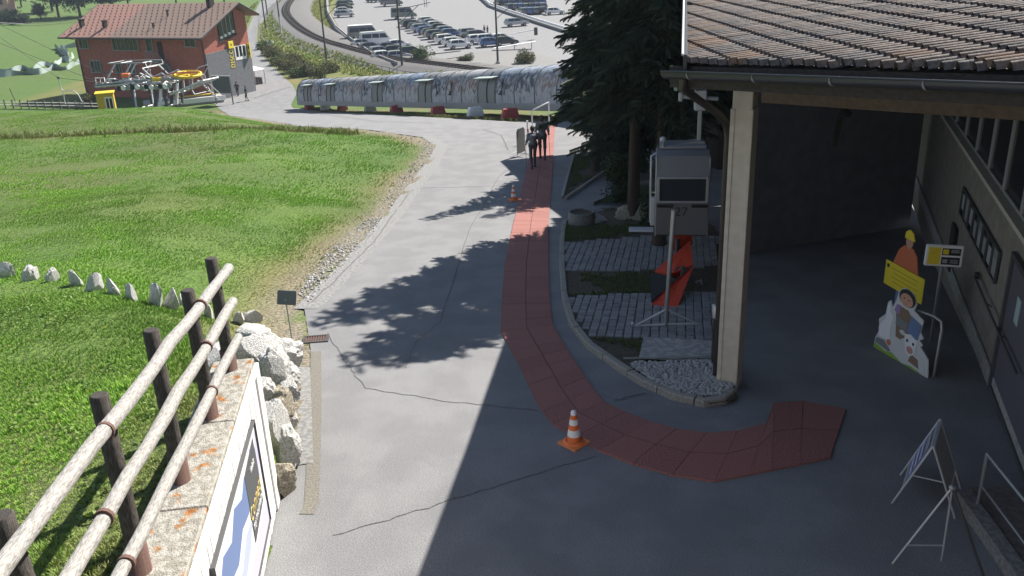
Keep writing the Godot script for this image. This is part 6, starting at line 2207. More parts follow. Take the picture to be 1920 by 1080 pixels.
# ---------------------------------------------------------------- far meadow: trees, houses, nets
func build_far_left():
	var k := 0
	for q in [[Vector3(-115.497, -5.812, -239.604), 12.0, 6.0, "leaf_dark", "dark broad tree behind the far meadow, left of the red roof"], [Vector3(-109.427, -5.845, -238.506), 12.5, 6.5, "leaf_dark", "dark broad tree touching the red roof's left end"], [Vector3(-105.078, -5.738, -242.081), 11.0, 5.5, "leaf_dark", "dark tree mostly hidden behind the red roof"], [Vector3(-126.505, -5.216, -259.47), 14.0, 6.5, "leaf_dark", "tall dark tree in the second line, upper left"], [Vector3(-117.561, -5.979, -234.038), 4.0, 1.8, "leaf_dark", "small thin tree on the bright lawn, upper left"], [Vector3(-145.818, -4.585, -280.494), 9.0, 5.0, "leaf_mid", "light green tree at the upper edge near the pale house"], [Vector3(-108.073, -4.986, -267.141), 9.0, 5.0, "leaf_mid", "green tree above the red roof's ridge"], [Vector3(-94.238, -4.974, -267.529), 9.0, 6.0, "leaf_mid", "green tree right of the white chalet behind the ridge"], [Vector3(-79.238, -5.08, -264.006), 8.0, 5.0, "leaf_mid", "green tree at the upper edge above the gable"]]:
		leafy("broadleaf_tree", q[4], "tree", "trees beyond the far meadow", q[0], q[1], q[2], q[3], 140 + k, true, 900 if k < 4 else 420, 1.5 if q[1] > 5.0 else 0.6)
		k += 1
	for q in [[Vector3(-125.954, -6.03, -232.33), 3.0, 2.6], [Vector3(-122.932, -6.064, -231.19), 3.2, 2.6], [Vector3(-118.411, -6.221, -225.952), 2.2, 2.0]]:
		leafy("hedge_bush", "dark hedge bush before the pale house, %s" % ["at the frame's edge", "middle of three", "rightmost and lowest"][k - 9], "bush", "hedge before the pale house", q[0], q[1], q[2], "leaf_dark", 160 + k, false, 300, 0.8)
		k += 1
	for h in [[Vector3(-138.354, -5.417, -252.762), 8.0, 7.0, "pale pink house with a white band at the upper left edge"], [Vector3(-117.921, -4.095, -296.829), 7.0, 6.0, "white chalet peeping over the red roof's ridge"]]:
		var t := thing("house", h[3], "house", h[0], 0.2)
		var s := Shape.new()
		s.box(Vector3(0, 3, 0), Vector3(h[1], 6.5, h[2]))
		obj("wall", s, plain("house_pink", lin(0.55, 0.33, 0.26), 0.85) if h[0].x < -90.0 and k > 0 and h[3].begins_with("pale") else "tent_white", t)
		s = Shape.new()
		s.slab(PackedVector2Array([Vector2(-h[2] * 0.62, 5.9), Vector2(0, 8.2), Vector2(h[2] * 0.62, 5.9), Vector2(h[2] * 0.62, 6.2), Vector2(0, 8.5), Vector2(-h[2] * 0.62, 6.2)]), h[1] * 1.15, Transform3D(Basis(Vector3(0, 0, 1), Vector3.UP, Vector3.LEFT), Vector3.ZERO))
		obj("roof", s, "clay_tile_dull", t)
		for e in 3:
			s = Shape.new()
			s.box(Vector3(-h[1] * 0.3 + e * h[1] * 0.3, 3.6, h[2] * 0.5 + 0.02), Vector3(1.0, 1.3, 0.08))
			obj("window", s, "glass_dark", t)
	var gf := thing("garden_fence", "long low fence between the far meadow and the bright lawn", "fence")
	var pts: Array = [Vector3(-127.615, -6.223, -225.892), Vector3(-123.457, -6.235, -225.511), Vector3(-114.825, -6.397, -220.094), Vector3(-108.321, -6.402, -219.941), Vector3(-103.492, -6.249, -225.029)]
	for i in pts.size() - 1:
		for j in 6:
			var a: Vector3 = pts[i].lerp(pts[i + 1], j / 6.0)
			var c: Vector3 = pts[i].lerp(pts[i + 1], (j + 1) / 6.0)
			var s := Shape.new()
			s.bar(a + Vector3(0, 0.45, 0), c + Vector3(0, 0.45, 0), 0.9, 0.06)
			obj("board", s, "concrete_dark" if i < 2 else "post_wood", gf)
	# wavy standing nets in the meadow
	var nets := [[Vector3(-85.023, -8.722, -142.607), Vector3(-81.724, -8.716, -142.79), Vector3(-80.072, -8.714, -142.882), Vector3(-77.514, -8.764, -141.213), Vector3(-77.174, -8.658, -144.742), Vector3(-74.909, -8.707, -143.108), Vector3(-75.606, -8.54, -148.676), Vector3(-72.918, -8.627, -145.767), Vector3(-74.681, -8.409, -153.017), Vector3(-73.04, -8.458, -151.397), Vector3(-74.986, -8.261, -157.969)], [Vector3(-82.15, -8.8, -137.504), Vector3(-77.03, -8.8, -137.13), Vector3(-74.951, -8.8, -139.469), Vector3(-71.873, -8.8, -139.126), Vector3(-71.867, -8.683, -143.891), Vector3(-69.363, -8.719, -142.715), Vector3(-70.09, -8.584, -147.203), Vector3(-69.897, -8.501, -149.965)], [Vector3(-84.591, -7.854, -171.541), Vector3(-78.595, -8.153, -161.553), Vector3(-76.826, -8.207, -159.758), Vector3(-80.619, -7.995, -166.829), Vector3(-83.265, -7.887, -170.424), Vector3(-80.702, -7.801, -173.284)]]
	var words := ["longer pale green net standing in waves across the meadow", "nearer pale green net in waves, ending at the red building's corner", "folded pale net lying behind the left corner of the red building"]
	for i in 3:
		var b := Shape.new()
		b.smooth(true)
		var src: Array = nets[i]
		var c := Curve3D.new()
		for j in src.size():
			var d: Vector3 = (src[mini(j + 1, src.size() - 1)] - src[maxi(j - 1, 0)]) * 0.16
			c.add_point(src[j], -d, d)
		var n := 60
		var len := c.get_baked_length()
		for j in n:
			var p := c.sample_baked(len * j / n)
			var q := c.sample_baked(len * (j + 1) / n)
			var h0 := 0.75 + 0.2 * sin(j * 0.55)
			var h1 := 0.75 + 0.2 * sin((j + 1) * 0.55)
			var l0 := Vector3(0.1 * sin(j * 0.4), h0, 0.35 * cos(j * 0.31))
			var l1 := Vector3(0.1 * sin((j + 1) * 0.4), h1, 0.35 * cos((j + 1) * 0.31))
			b.quad(p, p + l0, q + l1, q)
			b.quad(q + Vector3(0, 0, -0.03), q + l1 + Vector3(0, 0, -0.03), p + l0 + Vector3(0, 0, -0.03), p + Vector3(0, 0, -0.03))
		tag(obj("safety_net", b, "net_green"), words[i], "net", "nets standing in the meadow")

# ---------------------------------------------------------------- things standing on the forecourt
func build_forecourt_things():
	# traffic cones
	var cone := thing("traffic_cone", "orange and white traffic cone on the red walkway's bend in the foreground", "traffic cone", Vector3(0.816, -0.009, -11.115), 0.75, "traffic cones")
	var b := Shape.new()
	b.box(Vector3(0, 0.018, 0), Vector3(0.36, 0.036, 0.36), 0.01)
	obj("base", b, "cone_base_orange", cone)
	b = Shape.new()
	b.lathe(Vector3.ZERO, [Vector2(0.165, 0.03), Vector2(0.155, 0.055), Vector2(0.125, 0.075)], 20)
	obj("foot_ring", b, "orange_plastic", cone)
	var zs := [0.05, 0.15, 0.255, 0.335, 0.42, 0.49, 0.53]
	for k in 6:
		b = Shape.new()
		var r0: float = lerpf(0.122, 0.038, zs[k] / 0.53)
		var r1: float = lerpf(0.122, 0.038, zs[k + 1] / 0.53)
		var pr := [Vector2(r0, zs[k]), Vector2(r1, zs[k + 1])]
		if k == 5: pr = [Vector2(r0, zs[k]), Vector2(0.042, 0.52), Vector2(0.036, 0.545), Vector2(0.0, 0.55)]
		b.lathe(Vector3.ZERO, pr, 20)
		obj("white_band" if k in [1, 3, 5] else "orange_body", b, "reflective_white" if k in [1, 3, 5] else "orange_plastic", cone)
	copy(cone, "orange and white traffic cone standing in the tree shadow beside the walkway, far one", Vector3(0.185, -1.421, -29.492), 0.4)
	# small sign by the boulders, seen from behind
	var sg := thing("small_sign", "small grey sign seen from behind on a thin post by the boulders", "sign", Vector3(-4.338, -0.326, -15.528), -0.25)
	b = Shape.new()
	b.tube([Vector3(0, 0, 0), Vector3(-0.02, 1.05, 0)], 0.014, 8)
	obj("post", b, "galvanised", sg)
	b = Shape.new()
	b.box(Vector3(0, 1.08, -0.02), Vector3(0.4, 0.28, 0.02), 0.01, Basis(Vector3.RIGHT, -0.35))
	obj("panel", b, plain("sign_back", lin(0.14, 0.15, 0.15), 0.5, 0.3), sg)
	b = Shape.new()
	b.lathe(Vector3.ZERO, [Vector2(0.09, 0.0), Vector2(0.085, 0.02), Vector2(0.0, 0.025)], 12)
	obj("foot", b, "pale_steel", sg)
	# board, white post and height bar beside the walkers
	var ab := thing("pavement_board", "dark standing board on a tube foot beside the two walkers", "sign board", Vector3(0.647, -1.8, -37.997), 1.05)
	b = Shape.new()
	b.slab(PackedVector2Array([Vector2(-0.36, 0.16), Vector2(-0.36, 1.12), Vector2(-0.25, 1.24), Vector2(0.25, 1.24), Vector2(0.36, 1.12), Vector2(0.36, 0.16)]), 0.03)
	obj("panel", b, "board_slate", ab)
	b = Shape.new()
	b.tube([Vector3(-0.36, 0.03, 0.3), Vector3(-0.4, 0.03, -0.3), Vector3(-0.3, 0.12, -0.34), Vector3(0.3, 0.12, -0.34), Vector3(0.4, 0.03, -0.3), Vector3(0.36, 0.03, 0.3)], 0.018, 8)
	b.tube([Vector3(-0.36, 0.03, 0), Vector3(-0.36, 1.15, 0)], 0.016, 8)
	b.tube([Vector3(0.36, 0.03, 0), Vector3(0.36, 1.15, 0)], 0.016, 8)
	obj("foot", b, "grey_steel", ab)
	var wp := thing("white_post", "slim white post with a red band left of the two walkers", "post", Vector3(1.055, -1.963, -41.259))
	b = Shape.new()
	b.tube([Vector3(0, 0, 0), Vector3(-0.02, 1.1, 0)], 0.045, 8)
	obj("shaft", b, "white_paint", wp)
	b = Shape.new()
	b.tube([Vector3(0, 0.55, 0), Vector3(-0.005, 0.72, 0)], 0.05, 8)
	obj("red_band", b, "barrier_red", wp)
	var gate := thing("gate_bar", "white bent pipe frame over the walkway behind the two walkers", "pipe frame", Vector3(1.378, -2.199, -44.652))
	b = Shape.new()
	b.tube([Vector3(0, 0, 0), Vector3(0, 1.15, 0), Vector3(0.08, 1.25, 0), Vector3(0.9, 1.5, -0.6)], 0.035, 8)
	b.tube([Vector3(0.9, 1.5, -0.6), Vector3(0.9, 0, -0.6)], 0.035, 8)
	obj("pipe", b, "white_paint", gate)
	# gondola cabin as an exhibit
	var o := Vector3(3.953, 0.598, -19.242)
	var gc := thing("gondola_cabin", "old grey four-seat gondola cabin number 27 hanging beside the spruces", "gondola cabin", o, -0.16)
	gc.scale = Vector3.ONE * 0.9
	var prof := PackedVector2Array([Vector2(-0.62, 0.05), Vector2(-0.66, 0.9), Vector2(-0.62, 1.55), Vector2(-0.4, 2.05), Vector2(-0.2, 2.15), Vector2(0.35, 2.15), Vector2(0.52, 2.03), Vector2(0.66, 1.55), Vector2(0.68, 0.9), Vector2(0.6, 0.05), Vector2(0.5, 0.0), Vector2(-0.5, 0.0)])
	b = Shape.new()
	b.slab(prof, 1.26, Transform3D(Basis(Vector3(0, 0, 1), Vector3.UP, Vector3.LEFT), Vector3.ZERO))
	obj("shell", b, "gondola_shell", gc)
	b = Shape.new()
	for e in [[0, 1.53, 1.2, 0.06], [0, 0.92, 1.2, 0.06]]:
		b.box(Vector3(0, e[1], 0.685), Vector3(e[2], e[3], 0.05), 0.01)
	for e in [-1, 1]:
		b.box(Vector3(0.59 * e, 1.22, 0.69), Vector3(0.07, 0.62, 0.05), 0.01)
		b.box(Vector3(0.64 * e, 1.0, 0.0), Vector3(0.03, 2.0, 1.2), 0.01)
	obj("edge_trim", b, "galvanised", gc)
	b = Shape.new()
	b.box(Vector3(0, 1.22, 0.675), Vector3(1.1, 0.54, 0.03), 0.012)
	obj("window", b, "gondola_glass", gc)
	b = Shape.new()
	for e in [-1, 1]:
		b.box(Vector3(0.42 * e, 0.82, 0.705), Vector3(0.4, 0.075, 0.06), 0.02)
	obj("bumper", b, "black_rubber", gc)
	lettering("number", "27", 0.23, Transform3D(Basis(), Vector3(-0.02, 0.67, 0.7)), "ink", gc, 0.012)
	b = Shape.new()
	b.box(Vector3(0.0, 2.19, -0.05), Vector3(1.15, 0.1, 0.7), 0.03)
	b.slab(PackedVector2Array([Vector2(-0.5, 2.2), Vector2(0.3, 2.32), Vector2(0.5, 2.32), Vector2(0.55, 2.2)]), 0.3)
	obj("roof_plate", b, "grey_steel", gc)
	b = Shape.new()
	b.bar(Vector3(0.38, 2.25, 0), Vector3(0.38, 3.2, 0), 0.12, 0.1, 0.01)
	obj("hanger", b, "galvanised", gc)
	b = Shape.new()
	b.box(Vector3(0.38, 3.3, 0), Vector3(0.3, 0.5, 0.26), 0.03)
	b.tube([Vector3(-0.1, 3.38, 0), Vector3(0.8, 3.32, 0)], 0.05, 8)
	b.box(Vector3(-0.1, 3.38, 0), Vector3(0.1, 0.22, 0.16), 0.02)
	obj("grip", b, "pale_steel", gc)
	b = Shape.new()
	b.tube([Vector3(-0.66, 0.3, 0.45), Vector3(-0.78, 0.32, 0.45), Vector3(-0.78, 2.0, 0.35), Vector3(-0.66, 2.06, 0.3)], 0.025, 8)
	b.box(Vector3(-0.72, 0.62, 0.45), Vector3(0.12, 0.72, 0.2), 0.02)
	b.bar(Vector3(-0.66, 1.1, 0.45), Vector3(-0.78, 1.1, 0.45), 0.03, 0.03)
	obj("ski_rack", b, "pale_steel", gc)
	b = Shape.new()
	b.box(Vector3(-1.0, 0.08, 0.3), Vector3(0.62, 0.05, 0.3), 0.012)
	obj("step", b, "pale_steel", gc)
	b = Shape.new()
	b.lathe(Vector3(-0.5, 2.2, 0.3), [Vector2(0.02, 0), Vector2(0.02, 0.12), Vector2(0.08, 0.16), Vector2(0.08, 0.24), Vector2(0.0, 0.28)], 10)
	obj("vent_cap", b, "pale_steel", gc)
	var arm := thing("gondola_support", "steel beam under the canopy that carries the gondola cabin", "beam")
	b = Shape.new()
	var hook := o + Vector3(0.34, 3.3, 0.06)
	b.bar(hook + Vector3(-0.6, 0, 0.2), hook + Vector3(4.6, 0.0, -1.5), 0.14, 0.16)
	obj("beam", b, "grey_steel", arm)
	# orange plough on the cobbles
	var pl := thing("orange_plough", "orange V-shaped plough body with a black flank on the cobbles", "plough")
	var q := [Vector3(2.968, -0.377, -17.141), Vector3(3.43, -0.405, -16.808), Vector3(4.1, -0.009, -18.359), Vector3(3.289, -0.197, -17.426)]
	plate(pl, "lower_blade", [q[0], q[1], q[2], q[3]], "plough_orange")
	plate(pl, "upper_blade", [Vector3(3.268, -0.193, -18.61), Vector3(3.498, -0.13, -18.205), Vector3(4.099, -0.004, -18.415), Vector3(4.217, 0.26, -19.324)], "plough_orange")
	plate(pl, "inner_blade", [Vector3(3.509, -0.223, -18.383), Vector3(3.853, -0.294, -18.462), Vector3(4.183, 0.063, -19.247), Vector3(3.778, -0.144, -19.059)], "plough_orange")
	plate(pl, "rubber_flank", [Vector3(3.137, -0.152, -18.411), Vector3(3.461, -0.091, -18.005), Vector3(3.31, -0.206, -17.477), Vector3(2.967, -0.342, -17.208)], "black_rubber")
	plate(pl, "rear_plate", [Vector3(3.939, 0.285, -19.979), Vector3(4.377, 0.292, -19.981), Vector3(4.348, 0.069, -19.679), Vector3(3.846, 0.011, -19.442)], "plough_orange")
	b = Shape.new()
	b.tube([Vector3(3.589, -0.146, -18.306), Vector3(3.764, 0.004, -18.365)], 0.02, 6)
	b.tube([Vector3(3.996, 0.178, -19.722), Vector3(3.719, -0.289, -18.465)], 0.05, 8)
	b.tube([Vector3(3.887, -0.069, -18.551), Vector3(3.795, -0.28, -17.931)], 0.03, 8)
	b.box(Vector3(3.833, -0.132, -18.204), Vector3(0.1, 0.4, 0.1), 0.02)
	obj("linkage", b, "dark_grey", pl)
	b = Shape.new()
	for p in [[Vector3(3.7, -0.525, -17.298), Vector3(3.851, -0.389, -17.781), Vector3(4.012, -0.483, -17.744)], [Vector3(4.329, 0.086, -19.471), Vector3(4.459, 0.163, -19.501), Vector3(4.446, 0.114, -19.374)], [Vector3(4.133, -0.346, -18.227), Vector3(4.255, -0.295, -18.247), Vector3(4.241, -0.348, -18.119)], [Vector3(2.761, -0.505, -17.413), Vector3(2.883, -0.493, -17.31), Vector3(3.003, -0.401, -17.347)]]:
		b.tube(p, 0.025, 6)
	obj("bracket", b, "grey_steel", pl)
	# pole on a cross foot
	var base := Vector3(3.028, -0.375, -15.823)
	var tp := thing("display_pole", "slanting grey steel pole on a spread tube foot in front of the plough", "pole", base + Vector3(0, 0.08, 0))
	b = Shape.new()
	b.tube([Vector3(0, 0, 0), Vector3(0.0, 0.4, 0), Vector3(0.09, 2.39, 0)], [0.042, 0.04, 0.05], 10)
	obj("pole", b, "galvanised", tp)
	b = Shape.new()
	for e in [[-0.62, 0.0], [0.62, 0.02]]:
		b.tube([Vector3(e[0], 0.02, e[1]), Vector3(0, 0.03, 0)], 0.028, 8)
		b.tube([Vector3(e[0] * 0.95, 0.04, e[1]), Vector3(0, 0.36, 0)], 0.02, 8)
	b.tube([Vector3(-0.62, 0.02, 0.0), Vector3(-0.68, 0.1, 0.02)], 0.03, 8)
	obj("foot", b, "pale_steel", tp)
	# ash bin on a post
	var ash := thing("ash_bin", "small steel ash bin on a dark post beside the cream column", "ash bin", Vector3(3.502, -0.214, -13.757))
	b = Shape.new()
	b.box(Vector3(0, 0.5, 0), Vector3(0.1, 1.0, 0.1), 0.01)
	obj("post", b, "bronze_pipe", ash)
	b = Shape.new()
	b.lathe(Vector3(-0.02, 1.0, 0.06), [Vector2(0.075, 0.0), Vector2(0.075, 0.22), Vector2(0.06, 0.24), Vector2(0.0, 0.235)], 14)
	obj("bin", b, "galvanised", ash)

func plate(parent: Node, called: String, q: Array, mat):
	var n: Vector3 = ((q[1] - q[0]).cross(q[2] - q[0])).normalized() * 0.02
	var b := Shape.new()
	b.quad(q[0] + n, q[1] + n, q[2] + n, q[3] + n)
	b.quad(q[3] - n, q[2] - n, q[1] - n, q[0] - n)
	for i in 4:
		var j := (i + 1) % 4
		b.quad(q[i] - n, q[j] - n, q[j] + n, q[i] + n)
	obj(called, b, mat, parent)

func panel(parent: Node, called: String, pts: Array, z: float, mat, depth := 0.004):
	var b := Shape.new()
	b.slab(PackedVector2Array(pts), depth, Transform3D(Basis(), Vector3(0, 0, z)))
	return obj(called, b, mat, parent)

func ellipse(cx: float, cy: float, rx: float, ry: float, n := 16) -> Array:
	var p := []
	for i in n:
		p.append(Vector2(cx + cos(TAU * i / n) * rx, cy + sin(TAU * i / n) * ry))
	return p

func build_under_canopy_things():
	plain("print_skin", lin(0.55, 0.3, 0.2), 0.6)
	plain("print_vest", lin(0.6, 0.16, 0.07), 0.6)
	plain("print_brown", lin(0.22, 0.15, 0.1), 0.6)
	plain("print_white", lin(0.6, 0.6, 0.6), 0.6)
	plain("print_grass", lin(0.25, 0.4, 0.05), 0.6)
	plain("print_purple", lin(0.3, 0.2, 0.42), 0.6)
	plain("print_denim", lin(0.13, 0.2, 0.36), 0.6)
	plain("print_pink", lin(0.5, 0.25, 0.22), 0.6)
	plain("print_grey", lin(0.2, 0.21, 0.22), 0.6)
	# farm-animal cutout board
	var a := Vector3(6.616, -0.268, -14.445)
	var c := Vector3(6.899, -0.15, -12.933)
	var cut := thing("cutout_board", "painted cutout board of a child with a rabbit and a calf", "cutout board", a)
	cut.transform = frame_at(a, Vector3(c.x - a.x, 0, c.z - a.z), Vector3.UP)
	var w := Vector2(c.x - a.x, c.z - a.z).length()
	cut.scale = Vector3(1, 0.8, 1)
	var k := w / 1.3
	var S := func(l: Array) -> Array:
		var o := []
		for p: Vector2 in l: o.append(p * k)
		return o
	panel(cut, "board", S.call([Vector2(0, 0), Vector2(0.02, 0.22), Vector2(0.1, 0.42), Vector2(0.05, 0.62), Vector2(0.2, 0.8), Vector2(0.22, 1.05), Vector2(0.28, 1.12), Vector2(0.34, 1.0), Vector2(0.4, 1.16), Vector2(0.44, 1.38), Vector2(0.56, 1.5), Vector2(0.76, 1.48), Vector2(0.86, 1.32), Vector2(0.82, 1.18), Vector2(1.05, 1.1), Vector2(1.02, 0.86), Vector2(1.1, 0.78), Vector2(0.98, 0.66), Vector2(1.26, 0.46), Vector2(1.3, 0.2), Vector2(1.3, 0)]), 0.0, "print_white", 0.02)
	panel(cut, "painted_grass", S.call([Vector2(0.01, 0), Vector2(0.02, 0.12), Vector2(0.3, 0.08), Vector2(0.45, 0.14), Vector2(0.7, 0.07), Vector2(1.0, 0.16), Vector2(1.29, 0.06), Vector2(1.29, 0)]), 0.014, "print_grass")
	panel(cut, "painted_rock", S.call([Vector2(0.03, 0.13), Vector2(0.05, 0.24), Vector2(0.24, 0.28), Vector2(0.42, 0.16), Vector2(0.38, 0.11)]), 0.014, "print_grey")
	panel(cut, "painted_rabbit", S.call([Vector2(0.1, 0.3), Vector2(0.08, 0.5), Vector2(0.22, 0.72), Vector2(0.23, 0.98), Vector2(0.28, 1.08), Vector2(0.31, 0.9), Vector2(0.4, 0.84), Vector2(0.36, 0.6), Vector2(0.38, 0.34)]), 0.015, "reflective_white")
	panel(cut, "painted_dress", S.call([Vector2(0.44, 0.98), Vector2(0.5, 0.5), Vector2(0.8, 0.48), Vector2(0.84, 1.0), Vector2(0.7, 1.12), Vector2(0.54, 1.12)]), 0.014, "print_brown")
	panel(cut, "painted_sleeve", S.call([Vector2(0.4, 0.98), Vector2(0.44, 1.12), Vector2(0.54, 1.14), Vector2(0.52, 0.94)]), 0.017, "print_purple")
	panel(cut, "painted_apron", S.call([Vector2(0.48, 0.92), Vector2(0.74, 0.88), Vector2(0.72, 0.72), Vector2(0.46, 0.74)]), 0.018, "print_grey")
	panel(cut, "painted_cloth", S.call([Vector2(0.74, 0.74), Vector2(0.8, 1.06), Vector2(1.04, 1.0), Vector2(1.0, 0.7), Vector2(0.88, 0.64)]), 0.018, "print_denim")
	panel(cut, "painted_hair", S.call(ellipse(0.65, 1.33, 0.19, 0.165)), 0.015, "ink")
	panel(cut, "painted_face", S.call(ellipse(0.645, 1.29, 0.145, 0.125)), 0.019, "print_skin")
	for e in [-1, 1]:
		panel(cut, "painted_eye", S.call(ellipse(0.645 + 0.055 * e, 1.31, 0.014, 0.016, 8)), 0.022, "ink")
	panel(cut, "painted_mouth", S.call([Vector2(0.6, 1.235), Vector2(0.645, 1.218), Vector2(0.69, 1.235), Vector2(0.645, 1.205)]), 0.022, "print_vest")
	panel(cut, "painted_calf_body", S.call([Vector2(0.5, 0.13), Vector2(0.52, 0.4), Vector2(0.74, 0.62), Vector2(0.95, 0.46), Vector2(1.18, 0.4), Vector2(1.25, 0.14)]), 0.0155, "print_white")
	panel(cut, "painted_patch", S.call([Vector2(0.85, 0.2), Vector2(0.9, 0.36), Vector2(1.06, 0.34), Vector2(1.1, 0.18)]), 0.018, "print_brown")
	panel(cut, "painted_calf_head", S.call([Vector2(0.7, 0.66), Vector2(0.76, 0.36), Vector2(0.86, 0.3), Vector2(0.96, 0.38), Vector2(1.0, 0.66), Vector2(0.84, 0.72)]), 0.02, "reflective_white")
	panel(cut, "painted_muzzle", S.call(ellipse(0.86, 0.42, 0.075, 0.07, 10)), 0.023, "print_pink")
	for e in [-1, 1]:
		panel(cut, "painted_ear", S.call(ellipse(0.85 + 0.2 * e, 0.66, 0.07, 0.045, 10)), 0.021, "print_white")
		panel(cut, "painted_eye", S.call(ellipse(0.85 + 0.07 * e, 0.57, 0.022, 0.032, 8)), 0.024, "ink")
	panel(cut, "painted_flower", S.call(ellipse(0.36, 0.3, 0.05, 0.06, 8)), 0.018, "print_vest")
	# cutout of a worker with a yellow board
	var wa := Vector3(7.546, -0.375, -15.825)
	var wk := thing("worker_cutout", "cutout of a helmeted worker holding up a yellow board", "cutout board", wa)
	wk.transform = frame_at(wa, Vector3(c.x - a.x, 0, c.z - a.z), Vector3.UP)
	var fig := func(l: Array) -> Array:
		var o := []
		for p: Vector2 in l: o.append(p * 1.06)
		return o
	panel(wk, "legs", fig.call([Vector2(0.0, 0.0), Vector2(0.02, 0.9), Vector2(0.42, 0.9), Vector2(0.44, 0.0), Vector2(0.26, 0.0), Vector2(0.22, 0.7), Vector2(0.18, 0.0)]), 0.0, "print_denim", 0.02)
	panel(wk, "vest", fig.call([Vector2(-0.02, 0.88), Vector2(-0.04, 1.4), Vector2(0.1, 1.52), Vector2(0.34, 1.52), Vector2(0.48, 1.4), Vector2(0.46, 0.88)]), 0.002, "print_vest", 0.02)
	panel(wk, "arm", fig.call([Vector2(-0.04, 1.4), Vector2(-0.16, 1.1), Vector2(-0.06, 1.02), Vector2(0.02, 1.3)]), 0.006, "print_vest", 0.02)
	panel(wk, "arm", fig.call([Vector2(0.48, 1.4), Vector2(0.58, 1.05), Vector2(0.48, 0.98), Vector2(0.42, 1.3)]), 0.006, "print_vest", 0.02)
	panel(wk, "face", fig.call(ellipse(0.22, 1.62, 0.1, 0.13)), 0.003, "print_skin", 0.02)
	panel(wk, "helmet", fig.call([Vector2(0.08, 1.66), Vector2(0.1, 1.78), Vector2(0.2, 1.84), Vector2(0.3, 1.8), Vector2(0.37, 1.66)]), 0.008, "sign_yellow", 0.02)
	var yb := Node3D.new()
	yb.name = "yellow_board"
	yb.position = Vector3(0.24, 0.93, 0.05)
	yb.scale = Vector3(1.2, 1.2, 1)
	wk.add_child(yb)
	var b := Shape.new()
	b.box(Vector3(0.02, 0, 0), Vector3(1.0, 0.42, 0.02), 0.006)
	obj("panel", b, "sign_yellow", yb)
	for r in 4:
		b = Shape.new()
		b.box(Vector3(0.05, 0.12 - r * 0.075, 0.013), Vector3(0.7 - 0.1 * (r % 2), 0.014, 0.004))
		obj("print_line", b, "hut_yellow", yb)
	b = Shape.new()
	b.box(Vector3(-0.4, 0.13, 0.013), Vector3(0.06, 0.06, 0.004))
	obj("emblem", b, "ink", yb)
	# yellow information sign on a pole
	var sb := Vector3(7.716, -0.277, -14.564)
	var sh := 1.71
	var sn := thing("information_sign", "yellow and black information sign with white rim on a tall pole", "sign", sb)
	sn.transform = frame_at(sb, Vector3(1, 0, 0.32), Vector3.UP)
	b = Shape.new()
	b.tube([Vector3(0, 0, 0), Vector3(0.0, sh, 0)], 0.03, 10)
	obj("pole", b, "grey_steel", sn)
	b = Shape.new()
	b.box(Vector3(0, sh, 0.04), Vector3(0.62, 0.4, 0.07), 0.02)
	var rim := obj("case", b, "tent_white", sn)
	for e in [[-0.16, 0.0, 0.2, 0.32, "sign_yellow"], [0.11, 0.085, 0.3, 0.13, "ink"], [0.11, -0.085, 0.3, 0.14, "ink"], [0.02, 0.085, 0.09, 0.09, "sign_yellow"], [0.17, 0.085, 0.13, 0.02, "frame_grey"], [0.17, 0.115, 0.13, 0.02, "frame_grey"], [0.17, -0.07, 0.13, 0.02, "frame_grey"], [0.17, -0.11, 0.13, 0.02, "frame_grey"], [0.02, -0.09, 0.08, 0.07, "frame_grey"]]:
		b = Shape.new()
		b.box(Vector3(e[0], sh + e[1], 0.077 if e[4] != "frame_grey" and e[2] > 0.1 else 0.081), Vector3(e[2], e[3], 0.006))
		obj("print_field", b, e[4], rim)
	panel(rim, "emblem", [Vector2(-0.22, sh + 0.03), Vector2(-0.13, sh + 0.08), Vector2(-0.11, sh + 0.11), Vector2(-0.17, sh + 0.055)], 0.083, "ink")
	# bent handrail beside it
	var hr := thing("bent_handrail", "bent steel handrail standing between the cutout board and the wall", "handrail", Vector3(7.024, -0.155, -12.988), 0.3)
	b = Shape.new()
	b.tube([Vector3(0, 0, 0), Vector3(0.02, 0.85, 0), Vector3(0.04, 0.98, -0.05), Vector3(0.02, 1.02, -0.2), Vector3(0.0, 0.98, -0.75), Vector3(0.0, 0.0, -0.8)], 0.026, 10)
	obj("tube", b, "galvanised", hr)
	# folding pavement sign with two panels
	var fl := Vector3(5.14, 0, -9.956)
	var nl := Vector3(4.765, 0, -9.34)
	var nr := Vector3(5.4, 0, -8.982)
	var fr: Vector3 = nr + (fl - nl)
	var h := 0.95
	var nt := (nl + nr) * 0.5 + Vector3(0, h, 0)
	var ft := (fl + fr) * 0.5 + Vector3(0, h, 0)
	var af := thing("folding_sign", "folding pavement sign with a blue poster in a silver frame", "pavement sign")
	for s in 2:
		var f0: Vector3 = nl if s == 0 else nr
		var f1: Vector3 = fl if s == 0 else fr
		b = Shape.new()
		b.tube([nt, f0], 0.014, 8)
		b.tube([ft, f1], 0.014, 8)
		b.tube([nt.lerp(f0, 0.72), ft.lerp(f1, 0.72)], 0.014, 8)
		b.tube([nt.lerp(f0, 0.03), ft.lerp(f1, 0.03)], 0.014, 8)
		obj("frame", b, "pale_steel", af)
		plate_thin(af, "poster" if s == 0 else "back_panel", nt.lerp(f0, 0.05), ft.lerp(f1, 0.05), ft.lerp(f1, 0.7), nt.lerp(f0, 0.7), plain("poster_blue", lin(0.2, 0.23, 0.36), 0.3) if s == 0 else mats["frame_grey"])
	b = Shape.new()
	b.tube([nt.lerp(nl, 0.5), nt.lerp(nr, 0.5)], 0.009, 6)
	obj("stay", b, "pale_steel", af)
